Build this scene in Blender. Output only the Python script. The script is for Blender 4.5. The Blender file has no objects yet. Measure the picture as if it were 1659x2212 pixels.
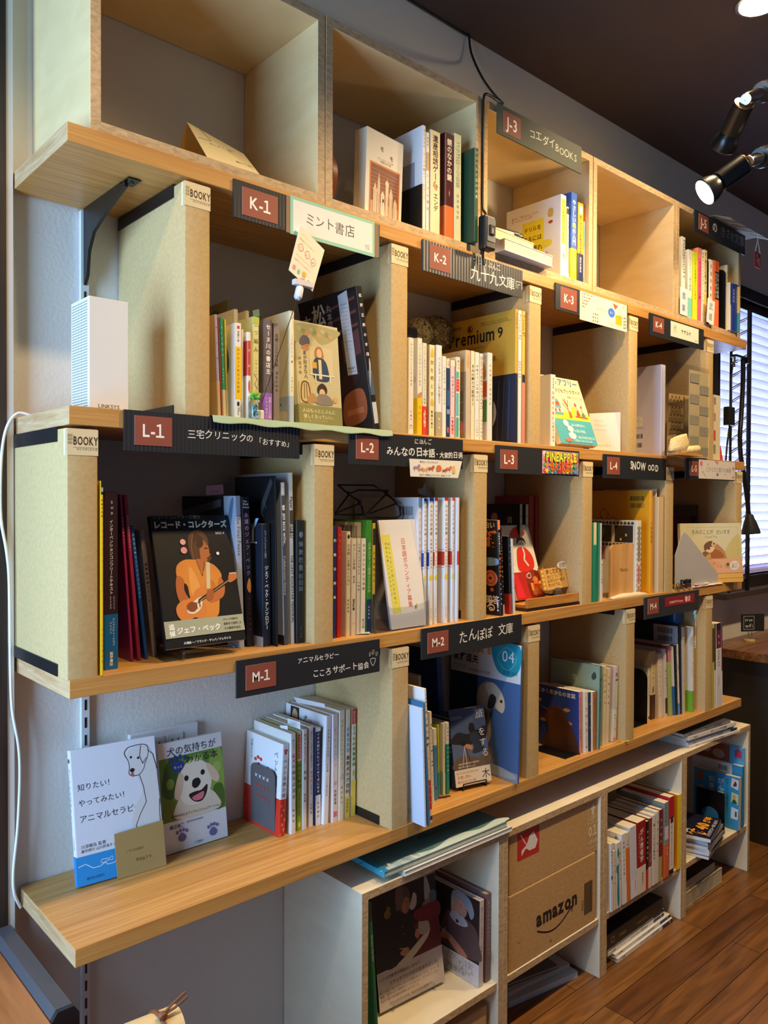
import bpy, bmesh, math, random
from mathutils import Matrix, Vector
random.seed(4)
sc = bpy.context.scene
COL = sc.collection
R = math.radians

# ------------------------------------------------------------------ camera, light, exposure
cam_d = bpy.data.cameras.new('camera')
cam = bpy.data.objects.new('camera', cam_d); COL.objects.link(cam); sc.camera = cam
cam_d.sensor_fit = 'HORIZONTAL'; cam_d.sensor_width = 36; cam_d.lens = 36 * 1692.2 / 1659; cam_d.clip_start = .02
YAW, PITCH, ROLL = 0.83691, -0.0129016, 0.0036221
F = Vector((math.cos(YAW) * math.cos(PITCH), math.sin(YAW) * math.cos(PITCH), math.sin(PITCH)))
Rt = Vector((math.sin(YAW), -math.cos(YAW), 0)); Up = Rt.cross(F)
Rt, Up = math.cos(ROLL) * Rt + math.sin(ROLL) * Up, -math.sin(ROLL) * Rt + math.cos(ROLL) * Up
cm = Matrix((Rt, Up, -F)).transposed().to_4x4(); cm.translation = (-0.94241, -1.50956, 1.35251)
cam.matrix_world = cm

sc.view_settings.view_transform = 'Standard'; sc.view_settings.look = 'None'
sc.view_settings.gamma = 1; sc.view_settings.exposure = 0.0; sc.view_settings.use_curve_mapping = False

w = bpy.data.worlds.new('room_ambient'); sc.world = w; w.use_nodes = True
w.node_tree.nodes['Background'].inputs[0].default_value = (.52, .66, 1.0, 1)
w.node_tree.nodes['Background'].inputs[1].default_value = .125

def light(name, kind, loc, target, energy, color, **k):
    d = bpy.data.lights.new(name, kind); d.energy = energy; d.color = color
    for a, b in k.items(): setattr(d, a, b)
    o = bpy.data.objects.new(name, d); COL.objects.link(o); o.location = loc
    o.rotation_euler = (Vector(target) - Vector(loc)).to_track_quat('-Z', 'Y').to_euler()
    return o
WARM = (1, .715, .385)
# cool daylight from the left; the unseen side window around it is added
light('unseen_window_daylight', 'AREA', (-1.93, -.62, 1.36), (-1.0, -.60, 1.36), 74, (.40, .66, 1), shape='RECTANGLE', size=.9, size_y=1.7)
# ceiling downlights before the shelves, out of frame; rightmost added to brighten the counter
for dx, e in ((-.5, 44), (.5, 88), (1.45, 74), (2.75, 60)):
    light('ceiling_downlight_beam', 'SPOT', (dx, -.98, 2.64), (dx, -.55, .6), e, WARM, spot_size=R(105), spot_blend=.6, shadow_soft_size=.035)
# lit spotlight head, its beam reaching the upper rows
light('spotlight_beam', 'SPOT', (1.03, -.553, 2.14), (.45, 0, 1.75), 10, WARM, spot_size=R(150), spot_blend=.9, shadow_soft_size=.025)
light('downlight_beam', 'SPOT', (1.194, -.618, 2.655), (1.15, -.3, 1.0), 30, WARM, spot_size=R(120), spot_blend=.6, shadow_soft_size=.035)

# ------------------------------------------------------------------ materials
def lin(h):
    if len(h) == 3: h = ''.join(x + x for x in h)
    c = [int(h[i:i + 2], 16) / 255 for i in (0, 2, 4)]
    return tuple(x / 12.92 if x <= .04045 else ((x + .055) / 1.055) ** 2.4 for x in c) + (1,)
MATS = {}
def new(name):
    m = bpy.data.materials.new(name); m.use_nodes = True
    n = m.node_tree.nodes; return m, n, m.node_tree.links, n['Principled BSDF']
def mat(col, rough=.5, kind=''):
    """plain printed paper, plastic or metal: one colour with a faint procedural mottling"""
    k = (col, rough, kind)
    if k in MATS: return MATS[k]
    m, n, l, b = new('%s_%s' % (kind or 'print', col))
    c = lin(col)
    if kind in ('metal', 'ink'):
        b.inputs['Base Color'].default_value = c
        if kind == 'metal': b.inputs['Metallic'].default_value = 1
    else:
        t = n.new('ShaderNodeTexNoise'); t.inputs['Scale'].default_value = 60
        mx = n.new('ShaderNodeMix'); mx.data_type = 'RGBA'
        mx.inputs[6].default_value = c; mx.inputs[7].default_value = tuple(x * .9 for x in c[:3]) + (1,)
        l.new(t.outputs[0], mx.inputs[0]); l.new(mx.outputs[2], b.inputs['Base Color'])
    b.inputs['Roughness'].default_value = rough
    MATS[k] = m; return m
def glow(name, col, s):
    m, n, l, b = new(name); b.inputs['Base Color'].default_value = lin(col)
    b.inputs['Emission Color'].default_value = lin(col); b.inputs['Emission Strength'].default_value = s
    return m
def clear(name, tint='f4f6f8', rough=.05):
    m, n, l, b = new(name)
    tr = n.new('ShaderNodeBsdfTransparent'); tr.inputs[0].default_value = lin(tint)
    gl = n.new('ShaderNodeBsdfGlossy'); gl.inputs['Roughness'].default_value = rough
    fr = n.new('ShaderNodeLayerWeight'); fr.inputs[0].default_value = .22
    ad = n.new('ShaderNodeMath'); ad.operation = 'MULTIPLY_ADD'; ad.inputs[1].default_value = .3; ad.inputs[2].default_value = .03; mx = n.new('ShaderNodeMixShader')
    l.new(fr.outputs['Facing'], ad.inputs[0]); l.new(ad.outputs[0], mx.inputs[0]); l.new(tr.outputs[0], mx.inputs[1]); l.new(gl.outputs[0], mx.inputs[2])
    l.new(mx.outputs[0], n['Material Output'].inputs[0]); return m
def grain(name, c1, c2, scale, rough=.45, detail=6, bump=.03, lo=.35, hi=.68):
    """wood: noise drawn out along one axis"""
    m, n, l, b = new(name)
    tc = n.new('ShaderNodeTexCoord'); mp = n.new('ShaderNodeMapping'); mp.inputs['Scale'].default_value = scale
    t = n.new('ShaderNodeTexNoise'); t.inputs['Scale'].default_value = 1; t.inputs['Detail'].default_value = detail; t.inputs['Distortion'].default_value = .6
    r = n.new('ShaderNodeValToRGB'); r.color_ramp.elements[0].position = lo; r.color_ramp.elements[1].position = hi
    r.color_ramp.elements[0].color = lin(c1); r.color_ramp.elements[1].color = lin(c2)
    bp = n.new('ShaderNodeBump'); bp.inputs['Strength'].default_value = bump; bp.inputs['Distance'].default_value = .004
    l.new(tc.outputs['Object'], mp.inputs[0]); l.new(mp.outputs[0], t.inputs[0]); l.new(t.outputs[0], r.inputs[0])
    l.new(r.outputs[0], b.inputs['Base Color']); l.new(t.outputs[0], bp.inputs['Height']); l.new(bp.outputs[0], b.inputs['Normal'])
    b.inputs['Roughness'].default_value = rough
    return m
OAK = grain('oak_veneer', 'b68142', 'cd9d5a', (4, 130, 150), .42, detail=4)
OAK_END = grain('oak_end_grain', 'b88d60', 'cfae84', (60, 14, 120), .45)
PLY_TOP = grain('yellow_birch_plywood', 'd8bb86', 'e2c896', (9, 9, 30), .55, lo=.3, hi=.75)
PLY = grain('birch_plywood', 'e2d6bc', 'ebe0c8', (9, 9, 30), .55, lo=.3, hi=.75)
PLY_EDGE = grain('plywood_edge', 'a88c68', 'ceb48c', (70, 70, 160), .6, lo=.3, hi=.72, detail=3)
CARD = grain('brown_cardboard', 'b89c6a', 'c2a674', (140, 140, 140), .75, bump=.02)
BOX = grain('carton_cardboard', 'b58f5b', 'c39d68', (90, 90, 160), .75, bump=.02)
PLASTER = None
def plaster(name, col, bump=.25):
    m, n, l, b = new(name)
    tc = n.new('ShaderNodeTexCoord'); t = n.new('ShaderNodeTexNoise'); t.inputs['Scale'].default_value = 130; t.inputs['Detail'].default_value = 3
    bp = n.new('ShaderNodeBump'); bp.inputs['Strength'].default_value = bump; bp.inputs['Distance'].default_value = .004
    l.new(tc.outputs['Object'], t.inputs[0]); l.new(t.outputs[0], bp.inputs['Height']); l.new(bp.outputs[0], b.inputs['Normal'])
    b.inputs['Base Color'].default_value = lin(col); b.inputs['Roughness'].default_value = .85
    return m
PLASTER = plaster('textured_white_wallpaper', 'dcd9d2')
CEIL = plaster('dark_brown_ceiling_paper', '4d3c36', .1)
def corrug(name, col, f=420):
    m, n, l, b = new(name)
    tc = n.new('ShaderNodeTexCoord'); s = n.new('ShaderNodeSeparateXYZ'); mu = n.new('ShaderNodeMath'); mu.operation = 'MULTIPLY'; mu.inputs[1].default_value = f * 2
    si = n.new('ShaderNodeMath'); si.operation = 'SINE'; bp = n.new('ShaderNodeBump'); bp.inputs['Strength'].default_value = .5; bp.inputs['Distance'].default_value = .001
    l.new(tc.outputs['Object'], s.inputs[0]); l.new(s.outputs[0], mu.inputs[0]); l.new(mu.outputs[0], si.inputs[0]); l.new(si.outputs[0], bp.inputs['Height'])
    l.new(bp.outputs[0], b.inputs['Normal']); b.inputs['Base Color'].default_value = lin(col); b.inputs['Roughness'].default_value = .42
    return m
CORR = corrug('black_corrugated_plastic', '26272b')
BLACKBOARD = mat('1e2126', .55)
BLACK = mat('141416', .4); BLACK_M = mat('101012', .35)
def planks():
    m, n, l, b = new('walnut_floor_planks')
    tc = n.new('ShaderNodeTexCoord'); br = n.new('ShaderNodeTexBrick'); br.offset = .37
    br.inputs['Color1'].default_value = lin('6e4524'); br.inputs['Color2'].default_value = lin('946636'); br.inputs['Mortar'].default_value = lin('2c180c')
    br.inputs['Scale'].default_value = 1; br.inputs['Mortar Size'].default_value = .0012; br.inputs['Brick Width'].default_value = .9; br.inputs['Row Height'].default_value = .09
    mp = n.new('ShaderNodeMapping'); mp.inputs['Scale'].default_value = (2.2, 26, 1)
    t = n.new('ShaderNodeTexNoise'); t.inputs['Scale'].default_value = 1.4; t.inputs['Detail'].default_value = 6; t.inputs['Distortion'].default_value = 1.2
    r = n.new('ShaderNodeValToRGB'); r.color_ramp.elements[0].color = (.45, .42, .4, 1); r.color_ramp.elements[1].color = (1.15, 1.1, 1, 1)
    r.color_ramp.elements[0].position = .3; r.color_ramp.elements[1].position = .7
    mx = n.new('ShaderNodeMix'); mx.data_type = 'RGBA'; mx.blend_type = 'MULTIPLY'; mx.inputs[0].default_value = 1
    l.new(tc.outputs['Object'], br.inputs[0]); l.new(tc.outputs['Object'], mp.inputs[0]); l.new(mp.outputs[0], t.inputs[0]); l.new(t.outputs[0], r.inputs[0])
    l.new(br.outputs[0], mx.inputs[6]); l.new(r.outputs[0], mx.inputs[7]); l.new(mx.outputs[2], b.inputs['Base Color'])
    b.inputs['Roughness'].default_value = .33
    return m

# ------------------------------------------------------------------ mesh and naming helpers
class MB:
    """collects polygons and links them as ONE mesh object"""
    def __init__(s): s.v, s.f, s.mi, s.mats = [], [], [], []
    def m(s, mt):
        if mt not in s.mats: s.mats.append(mt)
        return s.mats.index(mt)
    def face(s, pts, mt):
        n = len(s.v); s.v += [tuple(p) for p in pts]; s.f.append(tuple(range(n, n + len(pts)))); s.mi.append(s.m(mt))
    def raw(s, vs, fs, mt):
        n = len(s.v); s.v += [tuple(p) for p in vs]; k = s.m(mt)
        for f in fs: s.f.append(tuple(i + n for i in f)); s.mi.append(k)
    def box(s, a, b, mt, front=None, left=None, right=None):
        x0, y0, z0 = a; x1, y1, z1 = b
        vs = [(x0, y0, z0), (x1, y0, z0), (x1, y1, z0), (x0, y1, z0), (x0, y0, z1), (x1, y0, z1), (x1, y1, z1), (x0, y1, z1)]
        n = len(s.v); s.v += vs
        for f, q in (((0, 3, 2, 1), mt), ((4, 5, 6, 7), mt), ((0, 1, 5, 4), front or mt), ((1, 2, 6, 5), right or mt), ((2, 3, 7, 6), mt), ((3, 0, 4, 7), left or mt)):
            s.f.append(tuple(i + n for i in f)); s.mi.append(s.m(q))
    def prism(s, pts, d, mt, side=None):
        """closed 3D outline pushed along vector d"""
        n = len(pts); q = [tuple(Vector(p) + Vector(d)) for p in pts]
        s.raw(list(pts) + q, [tuple(range(n - 1, -1, -1)), tuple(range(n, 2 * n))], mt)
        k = s.m(side or mt); o = len(s.v) - 2 * n
        for i in range(n):
            j = (i + 1) % n; s.f.append((o + i, o + j, o + n + j, o + n + i)); s.mi.append(k)
    def tube(s, pts, r, mt, n=8, closed=False):
        pts = [Vector(p) for p in pts]; k = len(pts); vs = []; u = None
        for i, p in enumerate(pts):
            a = pts[(i - 1) % k] if (closed or i) else p; b = pts[(i + 1) % k] if (closed or i < k - 1) else p
            t = (b - a).normalized()
            if u is None: u = t.orthogonal().normalized()
            u = (u - t * u.dot(t)); u = u.normalized() if u.length > 1e-6 else t.orthogonal().normalized()
            w = t.cross(u); rr = r[i] if isinstance(r, (list, tuple)) else r
            vs += [p + (u * math.cos(2 * math.pi * j / n) + w * math.sin(2 * math.pi * j / n)) * rr for j in range(n)]
        fs = [(i * n + j, i * n + (j + 1) % n, ((i + 1) % k) * n + (j + 1) % n, ((i + 1) % k) * n + j) for i in range(k if closed else k - 1) for j in range(n)]
        if not closed: fs += [tuple(range(n - 1, -1, -1)), tuple(range((k - 1) * n, k * n))]
        s.raw(vs, fs, mt)
    def lathe(s, prof, c, ax, mt, n=24):
        """profile (radius, height) turned about an axis through c"""
        ax = Vector(ax).normalized(); u = ax.orthogonal().normalized(); w = ax.cross(u); c = Vector(c); vs = []
        for r, h in prof: vs += [c + ax * h + (u * math.cos(2 * math.pi * j / n) + w * math.sin(2 * math.pi * j / n)) * r for j in range(n)]
        k = len(prof)
        fs = [(i * n + j, i * n + (j + 1) % n, (i + 1) * n + (j + 1) % n, (i + 1) * n + j) for i in range(k - 1) for j in range(n)]
        fs += [tuple(range(n - 1, -1, -1)), tuple(range((k - 1) * n, k * n))]
        s.raw(vs, fs, mt)
    def build(s, name, parent=None, loc=(0, 0, 0), smooth=0, bevel=0, local=False):
        me = bpy.data.meshes.new(name); L = Vector(loc)
        vs = s.v if (local or parent) else [tuple(Vector(p) - L) for p in s.v]
        me.from_pydata(vs, [], s.f); me.polygons.foreach_set('material_index', s.mi)
        for mt in s.mats: me.materials.append(mt)
        o = bpy.data.objects.new(name, me); COL.objects.link(o); o.location = L
        if parent: o.parent = parent
        if bevel or smooth:
            bm = bmesh.new(); bm.from_mesh(me); bmesh.ops.remove_doubles(bm, verts=bm.verts, dist=1e-6); bm.to_mesh(me); bm.free()
        if smooth:
            me.polygons.foreach_set('use_smooth', [True] * len(me.polygons)); me.set_sharp_from_angle(angle=R(smooth))
        if bevel:
            b = o.modifiers.new('edge', 'BEVEL'); b.width = bevel; b.segments = 2; b.limit_method = 'ANGLE'; b.angle_limit = R(50)
        me.update(); return o
def tag(o, label, cat, group=None, kind=None):
    o['label'] = label; o['category'] = cat
    if group: o['group'] = group
    if kind: o['kind'] = kind
    return o
def thing(name, label, cat, loc, rot=(0, 0, 0), group=None):
    """an Empty at the thing's base; rot = yaw, tilt, roll"""
    o = bpy.data.objects.new(name, None); COL.objects.link(o); o.empty_display_size = .02
    M = Matrix.Rotation(rot[0], 4, 'Z') @ Matrix.Rotation(rot[1], 4, 'X') @ Matrix.Rotation(rot[2], 4, 'Y')
    o.location = loc; o.rotation_euler = M.to_euler()
    return tag(o, label, cat, group)
def struct(o, name=None):
    o['kind'] = 'structure'; return o

# ------------------------------------------------------------------ lettering (each glyph a small flat mesh)
GL = {}
_cu = bpy.data.curves.new('glyph', 'FONT'); _ob = bpy.data.objects.new('glyph', _cu); COL.objects.link(_ob); _cu.resolution_u = 2
def glyph(ch, bold=0):
    k = (ch, bold)
    if k not in GL:
        _cu.body = '１' if ch == '1' else ch; _cu.offset = bold
        if _ob.name not in COL.objects: COL.objects.link(_ob)
        bpy.context.view_layer.update()
        ev = _ob.evaluated_get(bpy.context.evaluated_depsgraph_get()); me = ev.to_mesh()
        vs = [(v.co.x, v.co.y) for v in me.vertices]; fs = [tuple(p.vertices) for p in me.polygons]; ev.to_mesh_clear()
        if ch == '1': vs = [(x - .24, y) for x, y in vs]
        wide = ord(ch) > 0x2e00
        adv = 1.0 if wide else (.3 if not vs else max(x for x, _ in vs) + .07)
        GL[k] = (vs, fs, adv)
    return GL[k]
CHARS = ''' !&-.0123456789=ABCDEFGHIJKLMNOPQRSTUVWXYZabcdefghijklmnopqrstuvwxyz、。々「」〜あいうえおかがきくけげこごさざしじすずせぜそぞただちっつづてでとどなにぬねのはばひびふぶぷへべほぼぽまみむめもゃやゆょよらりるれろわをんアィイウェエオカガキギクグケゲコゴサザシジスズセソゾタダチッツテデトドナニヌネハバパヒビピフブプベペボポマミムメモャュョラリルレロン・ー一七万三上下世中丸主久之九了事二五井人今仕代仮伊会伝住体作佳供価俊俗保倫僕優元先入全八六具典内冊写凜出分切刊初別剛創功加動勝募化北医十千協南即原古可台号吉告周味命和品唯善喜喫営嘘器国圧在地基増士売変夏外多夜夢大天夫好姫子存季学宅完定宝実宮害家宿寄小屋展山岡岩島崎川工巴巻市希帖師帯常年幸床店庫庭庵弓引弘彦影後循徳心応思性恋恭恵患悲悼想意愛感憶成房手持挿授描援敏教敦文料新方旅日明昔星映是時晋景智暮書替月期木末本村東松林柳栄栖株根案梨棚森植業極楽樹橋欧歌正武歩歳死民気水永汁求江沖河治法波洋津洲浦消深淵添渕満滝潮澤災版物特犬状猫獣珈現理琲環生産田由甲男町画界病症療白百的益監目直相真眠瞬知石研示社祭秀私秋科穴章筆答紀紙級絆経絵絶継続総緑編練縄美羽習考者能臨自花芳苑英茶萩葉著薫薬藤血行術装見覧観角言計訓記訳詞詠詩話誌語誠説読誰談講语谷豊販賀贈赤起超足跡身軌軒転輝農辿近迷追週過道達違遠遺邦郎部都酒里野金鈴録鏡長門閉開間閲闘限院随障隣雄集雑雪青非面須頭風飛食飼養館香駿高鳥鶴黒齢！＆（）／１～'''
for _c in CHARS: glyph(_c); glyph(_c, .018)
COL.objects.unlink(_ob)
def text_w(t, bold=0): return sum(glyph(c, bold)[2] for c in t)
TATE = 'ー―〜～-—…（）「」'
def spline(p, k=5):
    n = len(p); out = []
    for i in range(n):
        a, b, c, d = [p[(i + j) % n] for j in (-1, 0, 1, 2)]
        for s in range(k):
            t = s / k
            out.append(tuple(.5 * (2 * b[q] + (c[q] - a[q]) * t + (2 * a[q] - 5 * b[q] + 4 * c[q] - d[q]) * t * t + (3 * b[q] - a[q] - 3 * c[q] + d[q]) * t ** 3) for q in (0, 1)))
    return out
class Page:
    """a printed face: (u, v) in 0..1 mapped on a rectangle of the part it is printed on"""
    def __init__(s, mb, o, du, dv, W, H, lift=.00012):
        s.mb = mb; s.o = Vector(o); s.du = Vector(du).normalized(); s.dv = Vector(dv).normalized(); s.W, s.H = W, H
        s.n = s.du.cross(s.dv); s.k = 0; s.lift = lift; s.extra = 0
    def P(s, x, y): return s.o + s.du * x + s.dv * y + s.n * (s.lift + s.extra + s.k * .000035)
    def poly(s, pts, col, rough=.5):
        s.k += 1; s.mb.face([s.P(u * s.W, v * s.H) for u, v in pts], mat(col, rough))
    def line(s, pts, wd, col, closed=False):
        """stroke of width wd (metres)"""
        s.k += 1; mt = mat(col); q = [(u * s.W, v * s.H) for u, v in pts]
        if closed: q = q + [q[0]]
        for (a, b), (c, d) in zip(q, q[1:]):
            L = math.hypot(c - a, d - b)
            if L < 1e-7: continue
            nx, ny = -(d - b) / L * wd / 2, (c - a) / L * wd / 2; ex, ey = (c - a) / L * wd * .3, (d - b) / L * wd * .3
            s.mb.face([s.P(a - ex + nx, b - ey + ny), s.P(a - ex - nx, b - ey - ny), s.P(c + ex - nx, d + ey - ny), s.P(c + ex + nx, d + ey + ny)], mt)
    def chars(s, ch, x, y, size, col, rot=0, bold=0, sx=1):
        vs, fs, adv = glyph(ch, bold)
        if not vs: return adv * size * sx
        c, t = math.cos(rot), math.sin(rot)
        s.mb.raw([s.P(x + (a * c * sx - b * t) * size, y + (a * t * sx + b * c) * size) for a, b in vs], fs, mat(col, .5, 'ink'))
        return adv * size * sx
    def draw(s, it):
        k = it[0]
        if k == 'r': s.poly([(it[1], it[2]), (it[3], it[2]), (it[3], it[4]), (it[1], it[4])], it[5])
        elif k == 'p': s.poly(it[1], it[2])
        elif k == 'b': s.poly(spline(it[1]), it[2])
        elif k == 'e':
            n = 20; s.poly([(it[1] + it[3] * math.cos(2 * math.pi * i / n), it[2] + it[4] * math.sin(2 * math.pi * i / n)) for i in range(n)], it[5])
        elif k == 'l': s.line(it[1], it[2], it[3])
        elif k == 'c': s.line(spline(it[1]), it[2], it[3], True)
        elif k == 'bar':                                            # bar code in a rectangle
            x, rr = it[1], random.Random(int(it[2] * 1e4))
            while x < it[3]:
                d = (it[3] - it[1]) * rr.choice((.012, .02, .035)); s.draw(('r', x, it[2], min(x + d, it[3]), it[4], '202020')); s.k -= 1; x += d + (it[3] - it[1]) * rr.choice((.012, .02, .03))
        elif k == 'v':                                              # vertical writing, column centre u, from v top to v bottom
            _, u, v1, v0, t, col = it[:6]; fill = it[6] if len(it) > 6 else .72; bold = it[7] if len(it) > 7 else 0
            s.k += 1; n = len(t); cell = (v1 - v0) * s.H / n; size = min(cell * 1.02, fill * s.W)
            for i, ch in enumerate(t):
                cy = v1 * s.H - cell * (i + .5); cx = u * s.W
                if ch == ' ': continue
                if ch in TATE or ord(ch) < 0x2e00:
                    hw = glyph(ch, bold)[2] / 2
                    if ch in TATE: s.chars(ch, cx - .36 * size, cy + hw * size, size, col, -math.pi / 2, bold)
                    else: s.chars(ch, cx - hw * size, cy - .34 * size, size, col, 0, bold)
                else: s.chars(ch, cx - .5 * size, cy - .36 * size, size, col, 0, bold)
        elif k in ('t', 'h'):                                       # horizontal writing: left u, baseline v, width share of the face; 'h' by hand
            _, u, v, share, t, col = it[:6]; bold = it[6] if len(it) > 6 else 0; sx = it[7] if len(it) > 7 else 1
            s.k += 1; size = min(share * s.W / max(text_w(t, bold), .1) / sx, .62 * s.H / .8); x = u * s.W; rr = random.Random(t)
            for ch in t:
                if k == 'h':
                    j = size * .06; x += s.chars(ch, x + rr.uniform(-j, j), v * s.H + rr.uniform(-j, j), size * rr.uniform(.9, 1.08), col, rr.uniform(-.07, .07), bold, sx)
                else: x += s.chars(ch, x, v * s.H, size, col, 0, bold, sx)
        elif k == 'rot':                                            # latin words running down the spine
            _, u, v, length, t, col = it[:6]; bold = it[6] if len(it) > 6 else 0
            s.k += 1; size = min(length * s.H / text_w(t, bold), s.W * .95); y = v * s.H
            for ch in t: y -= s.chars(ch, u * s.W - .34 * size, y, size, col, -math.pi / 2, bold)

# ------------------------------------------------------------------ books
PAGES = {}
def pages_mat(col):
    if col not in PAGES:
        PAGES[col] = grain('page_edges_' + col, '%02x%02x%02x' % tuple(int(int(col[i:i + 2], 16) * .86) for i in (0, 2, 4)), col, (900, 6, 6), .8, detail=2, bump=0)
    return PAGES[col]
def shell(mb, t, w, h, c, mt, z0=0, out=0):
    """folded cover: two boards and a spine with eased corners; open at the fore edge"""
    e = min(.0022, t * .22) if not out else min(.0022, t * .22)
    o = [(-out, w), (-out, e), (-out + e * .3, e * .3 - out), (e, -out), (t - e, -out), (t - e * .3 + out, e * .3 - out), (t + out, e), (t + out, w)]
    i = [(t - c, w), (t - c, c), (c, c), (c, w)]
    p = o + i
    mb.prism([(x, y, z0) for x, y in p], (0, 0, h), mt)
def book(name, label, group, loc, rot, dims, hard, col, pg, band, art, cat='book'):
    t, w, h = dims
    o = thing(name, label, cat, loc, rot, group)
    c = min(.0022 if hard else .0005, t * .22); ov = .003 if hard else .0004
    mb = MB(); shell(mb, t, w, h, c, mat(col, .42))
    bands = {}
    def page(m, f):
        if f == 'S': return Page(m, (0, 0, 0), (1, 0, 0), (0, 0, 1), t, h)
        if f == 'L': return Page(m, (0, w, 0), (0, -1, 0), (0, 0, 1), w, h)
        return Page(m, (t, 0, 0), (0, 1, 0), (0, 0, 1), w, h)
    bm_ = MB() if band else None
    if band: shell(bm_, t, w, band[1] * h, c * .5, mat(band[0], .4), z0=0, out=.0003)
    pp = {}
    for it in art:
        f, a = it[0], it[1:]
        v = max((q[1] for q in a[1]), default=1) if a[0] in 'pblc' else (a[2] if a[0] not in ('r', 'bar') else a[4])
        on = bool(band) and v < band[1] + .002 and 'o' not in f
        key = (f[0], on)
        if key not in pp:
            pp[key] = page(bm_ if on else mb, f[0])
            if on: pp[key].extra = .0003
        pp[key].draw(a)
    mb.build('cover', o, smooth=0)
    pm = MB(); pm.box((c + .0001, c + .0006, ov), (t - c - .0001, w - ov, h - ov), pages_mat(pg)); pm.build('pages', o)
    if band: bm_.build('paper_band', o)
    return o

# ------------------------------------------------------------------ room
D = .275                                                             # shelf depth; wall at y = 0
HC = 2.676
ZJ, ZK, ZL, ZM = 1.940, 1.5014, 1.0718, .6446                        # tops of the four boards
def wall_piece(): pass
WX0, WX1, WZ0, WZ1 = 2.30, 4.05, 1.03, 2.25
mb = MB()
for a, b in (((-.62, 0, 0), (WX0, .12, HC)), ((WX0, 0, 0), (WX1, .12, WZ0)), ((WX0, 0, WZ1), (WX1, .12, HC)), ((WX1, 0, 0), (4.6, .12, HC))): mb.box(a, b, PLASTER)
struct(mb.build('wall_back'))
mb = MB(); mb.box((-.506, -.022, 0), (-.4945, -.0005, HC), mat('cfcac0', .5)); struct(mb.build('trim_1'))
mb = MB(); mb.box((-.75, -.024, 0), (-.5065, 0, HC), grain('dark_stained_pillar', '1d130e', '3a2619', (40, 40, 3), .6)); struct(mb.build('trim_3'))
mb = MB()
for a, b in (((-2.0, -3.4, 0), (-1.9, -1.1, HC)), ((-2.0, -.14, 0), (-1.9, .12, HC)), ((-2.0, -1.1, 0), (-1.9, -.14, .48)), ((-2.0, -1.1, 2.24), (-1.9, -.14, HC))): mb.box(a, b, PLASTER)
mb.box((-1.9, 0, 0), (-.75, .12, HC), PLASTER); struct(mb.build('wall_left'))
mb = MB(); wf = mat('2a2422', .4)
for a, b in (((-1.91, -1.1, .46), (-1.86, -.14, .5)), ((-1.91, -1.1, 2.22), (-1.86, -.14, 2.26)), ((-1.91, -1.12, .46), (-1.86, -1.08, 2.26)), ((-1.91, -.16, .46), (-1.86, -.12, 2.26))): mb.box(a, b, wf)
struct(mb.build('added_window'))  # unseen window frame, added to house the daylight area light
mb = MB(); mb.box((-3.2, -3.4, HC), (4.6, .12, HC + .1), CEIL); struct(mb.build('ceiling'))
mb = MB(); mb.box((-3.2, -3.4, -.08), (4.6, .12, 0), planks()); struct(mb.build('floor'))
mb = MB(); mb.box((4.6, -3.4, 0), (4.7, .12, HC), plaster('far_wall_brown_paint', '4a3d34', .1)); struct(mb.build('wall_right'))
# window with a venetian blind, right of the shelves
mb = MB(); fr = mat('2a2422', .4)
for a, b in (((WX0, -.012, WZ0 - .05), (WX1, .1, WZ0)), ((WX0, -.012, WZ1), (WX1, .1, WZ1 + .05)), ((WX0 - .05, -.012, WZ0 - .05), (WX0, .1, WZ1 + .05)), ((WX1, -.012, WZ0 - .05), (WX1 + .05, .1, WZ1 + .05)), ((3.15, .07, WZ0), (3.2, .1, WZ1))): mb.box(a, b, fr)
win = mb.build('window_1'); struct(win)
mb = MB(); mb.box((WX0, .092, WZ0), (WX1, .096, WZ1), clear('window_glass')); mb.build('pane', win)
mb = MB(); mb.box((WX0 - .06, -.07, WZ0 - .075), (WX1 + .06, -.0005, WZ0 - .052), mat('4b403a', .35)); struct(mb.build('trim_2'))
mb = MB(); mb.box((1.6, .9, -.2), (6.5, .95, 3.4), glow('daylit_street', 'b9d4ff', 13)); o = mb.build('sky_backdrop'); struct(o)
bl = thing('venetian_blind', 'white slatted venetian blind hanging in the window right of the shelves', 'blind', (WX0, .045, WZ0))
sm = mat('e4dfe2', .45, 'slat')
sn, sl = sm.node_tree.nodes, sm.node_tree.links; tl = sn.new('ShaderNodeBsdfTranslucent'); tl.inputs[0].default_value = lin('e6d8e4'); sx = sn.new('ShaderNodeMixShader'); sx.inputs[0].default_value = .4
sl.new(sn['Principled BSDF'].outputs[0], sx.inputs[1]); sl.new(tl.outputs[0], sx.inputs[2]); sl.new(sx.outputs[0], sn['Material Output'].inputs[0]); mb = MB()
for i in range(30):
    z = .03 + i * .0405
    mb.prism([(.01, -.021, z + .013), (.01, -.007, z + .0065), (.01, .008, z - .003), (.01, .021, z - .014), (.01, .0205, z - .016), (.01, .0075, z - .0045), (.01, -.0075, z + .005), (.01, -.0205, z + .0115)], (WX1 - WX0 - .02, 0, 0), sm)
mb.build('slats', bl)
mb = MB(); mb.box((.008, -.03, WZ1 - WZ0 - .035), (WX1 - WX0 - .008, .03, WZ1 - WZ0 - .001), mat('38302c', .4)); mb.build('head_rail', bl)
mb = MB(); mb.box((.01, -.022, .003), (WX1 - WX0 - .01, .022, .018), sm); mb.build('bottom_rail', bl)
for x in (.18, .72, 1.3):
    mb = MB(); mb.tube([(x, -.026, .01), (x, -.026, WZ1 - WZ0 - .03)], .0012, mat('d8d4d6')); mb.build('ladder_cord', bl)

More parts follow.
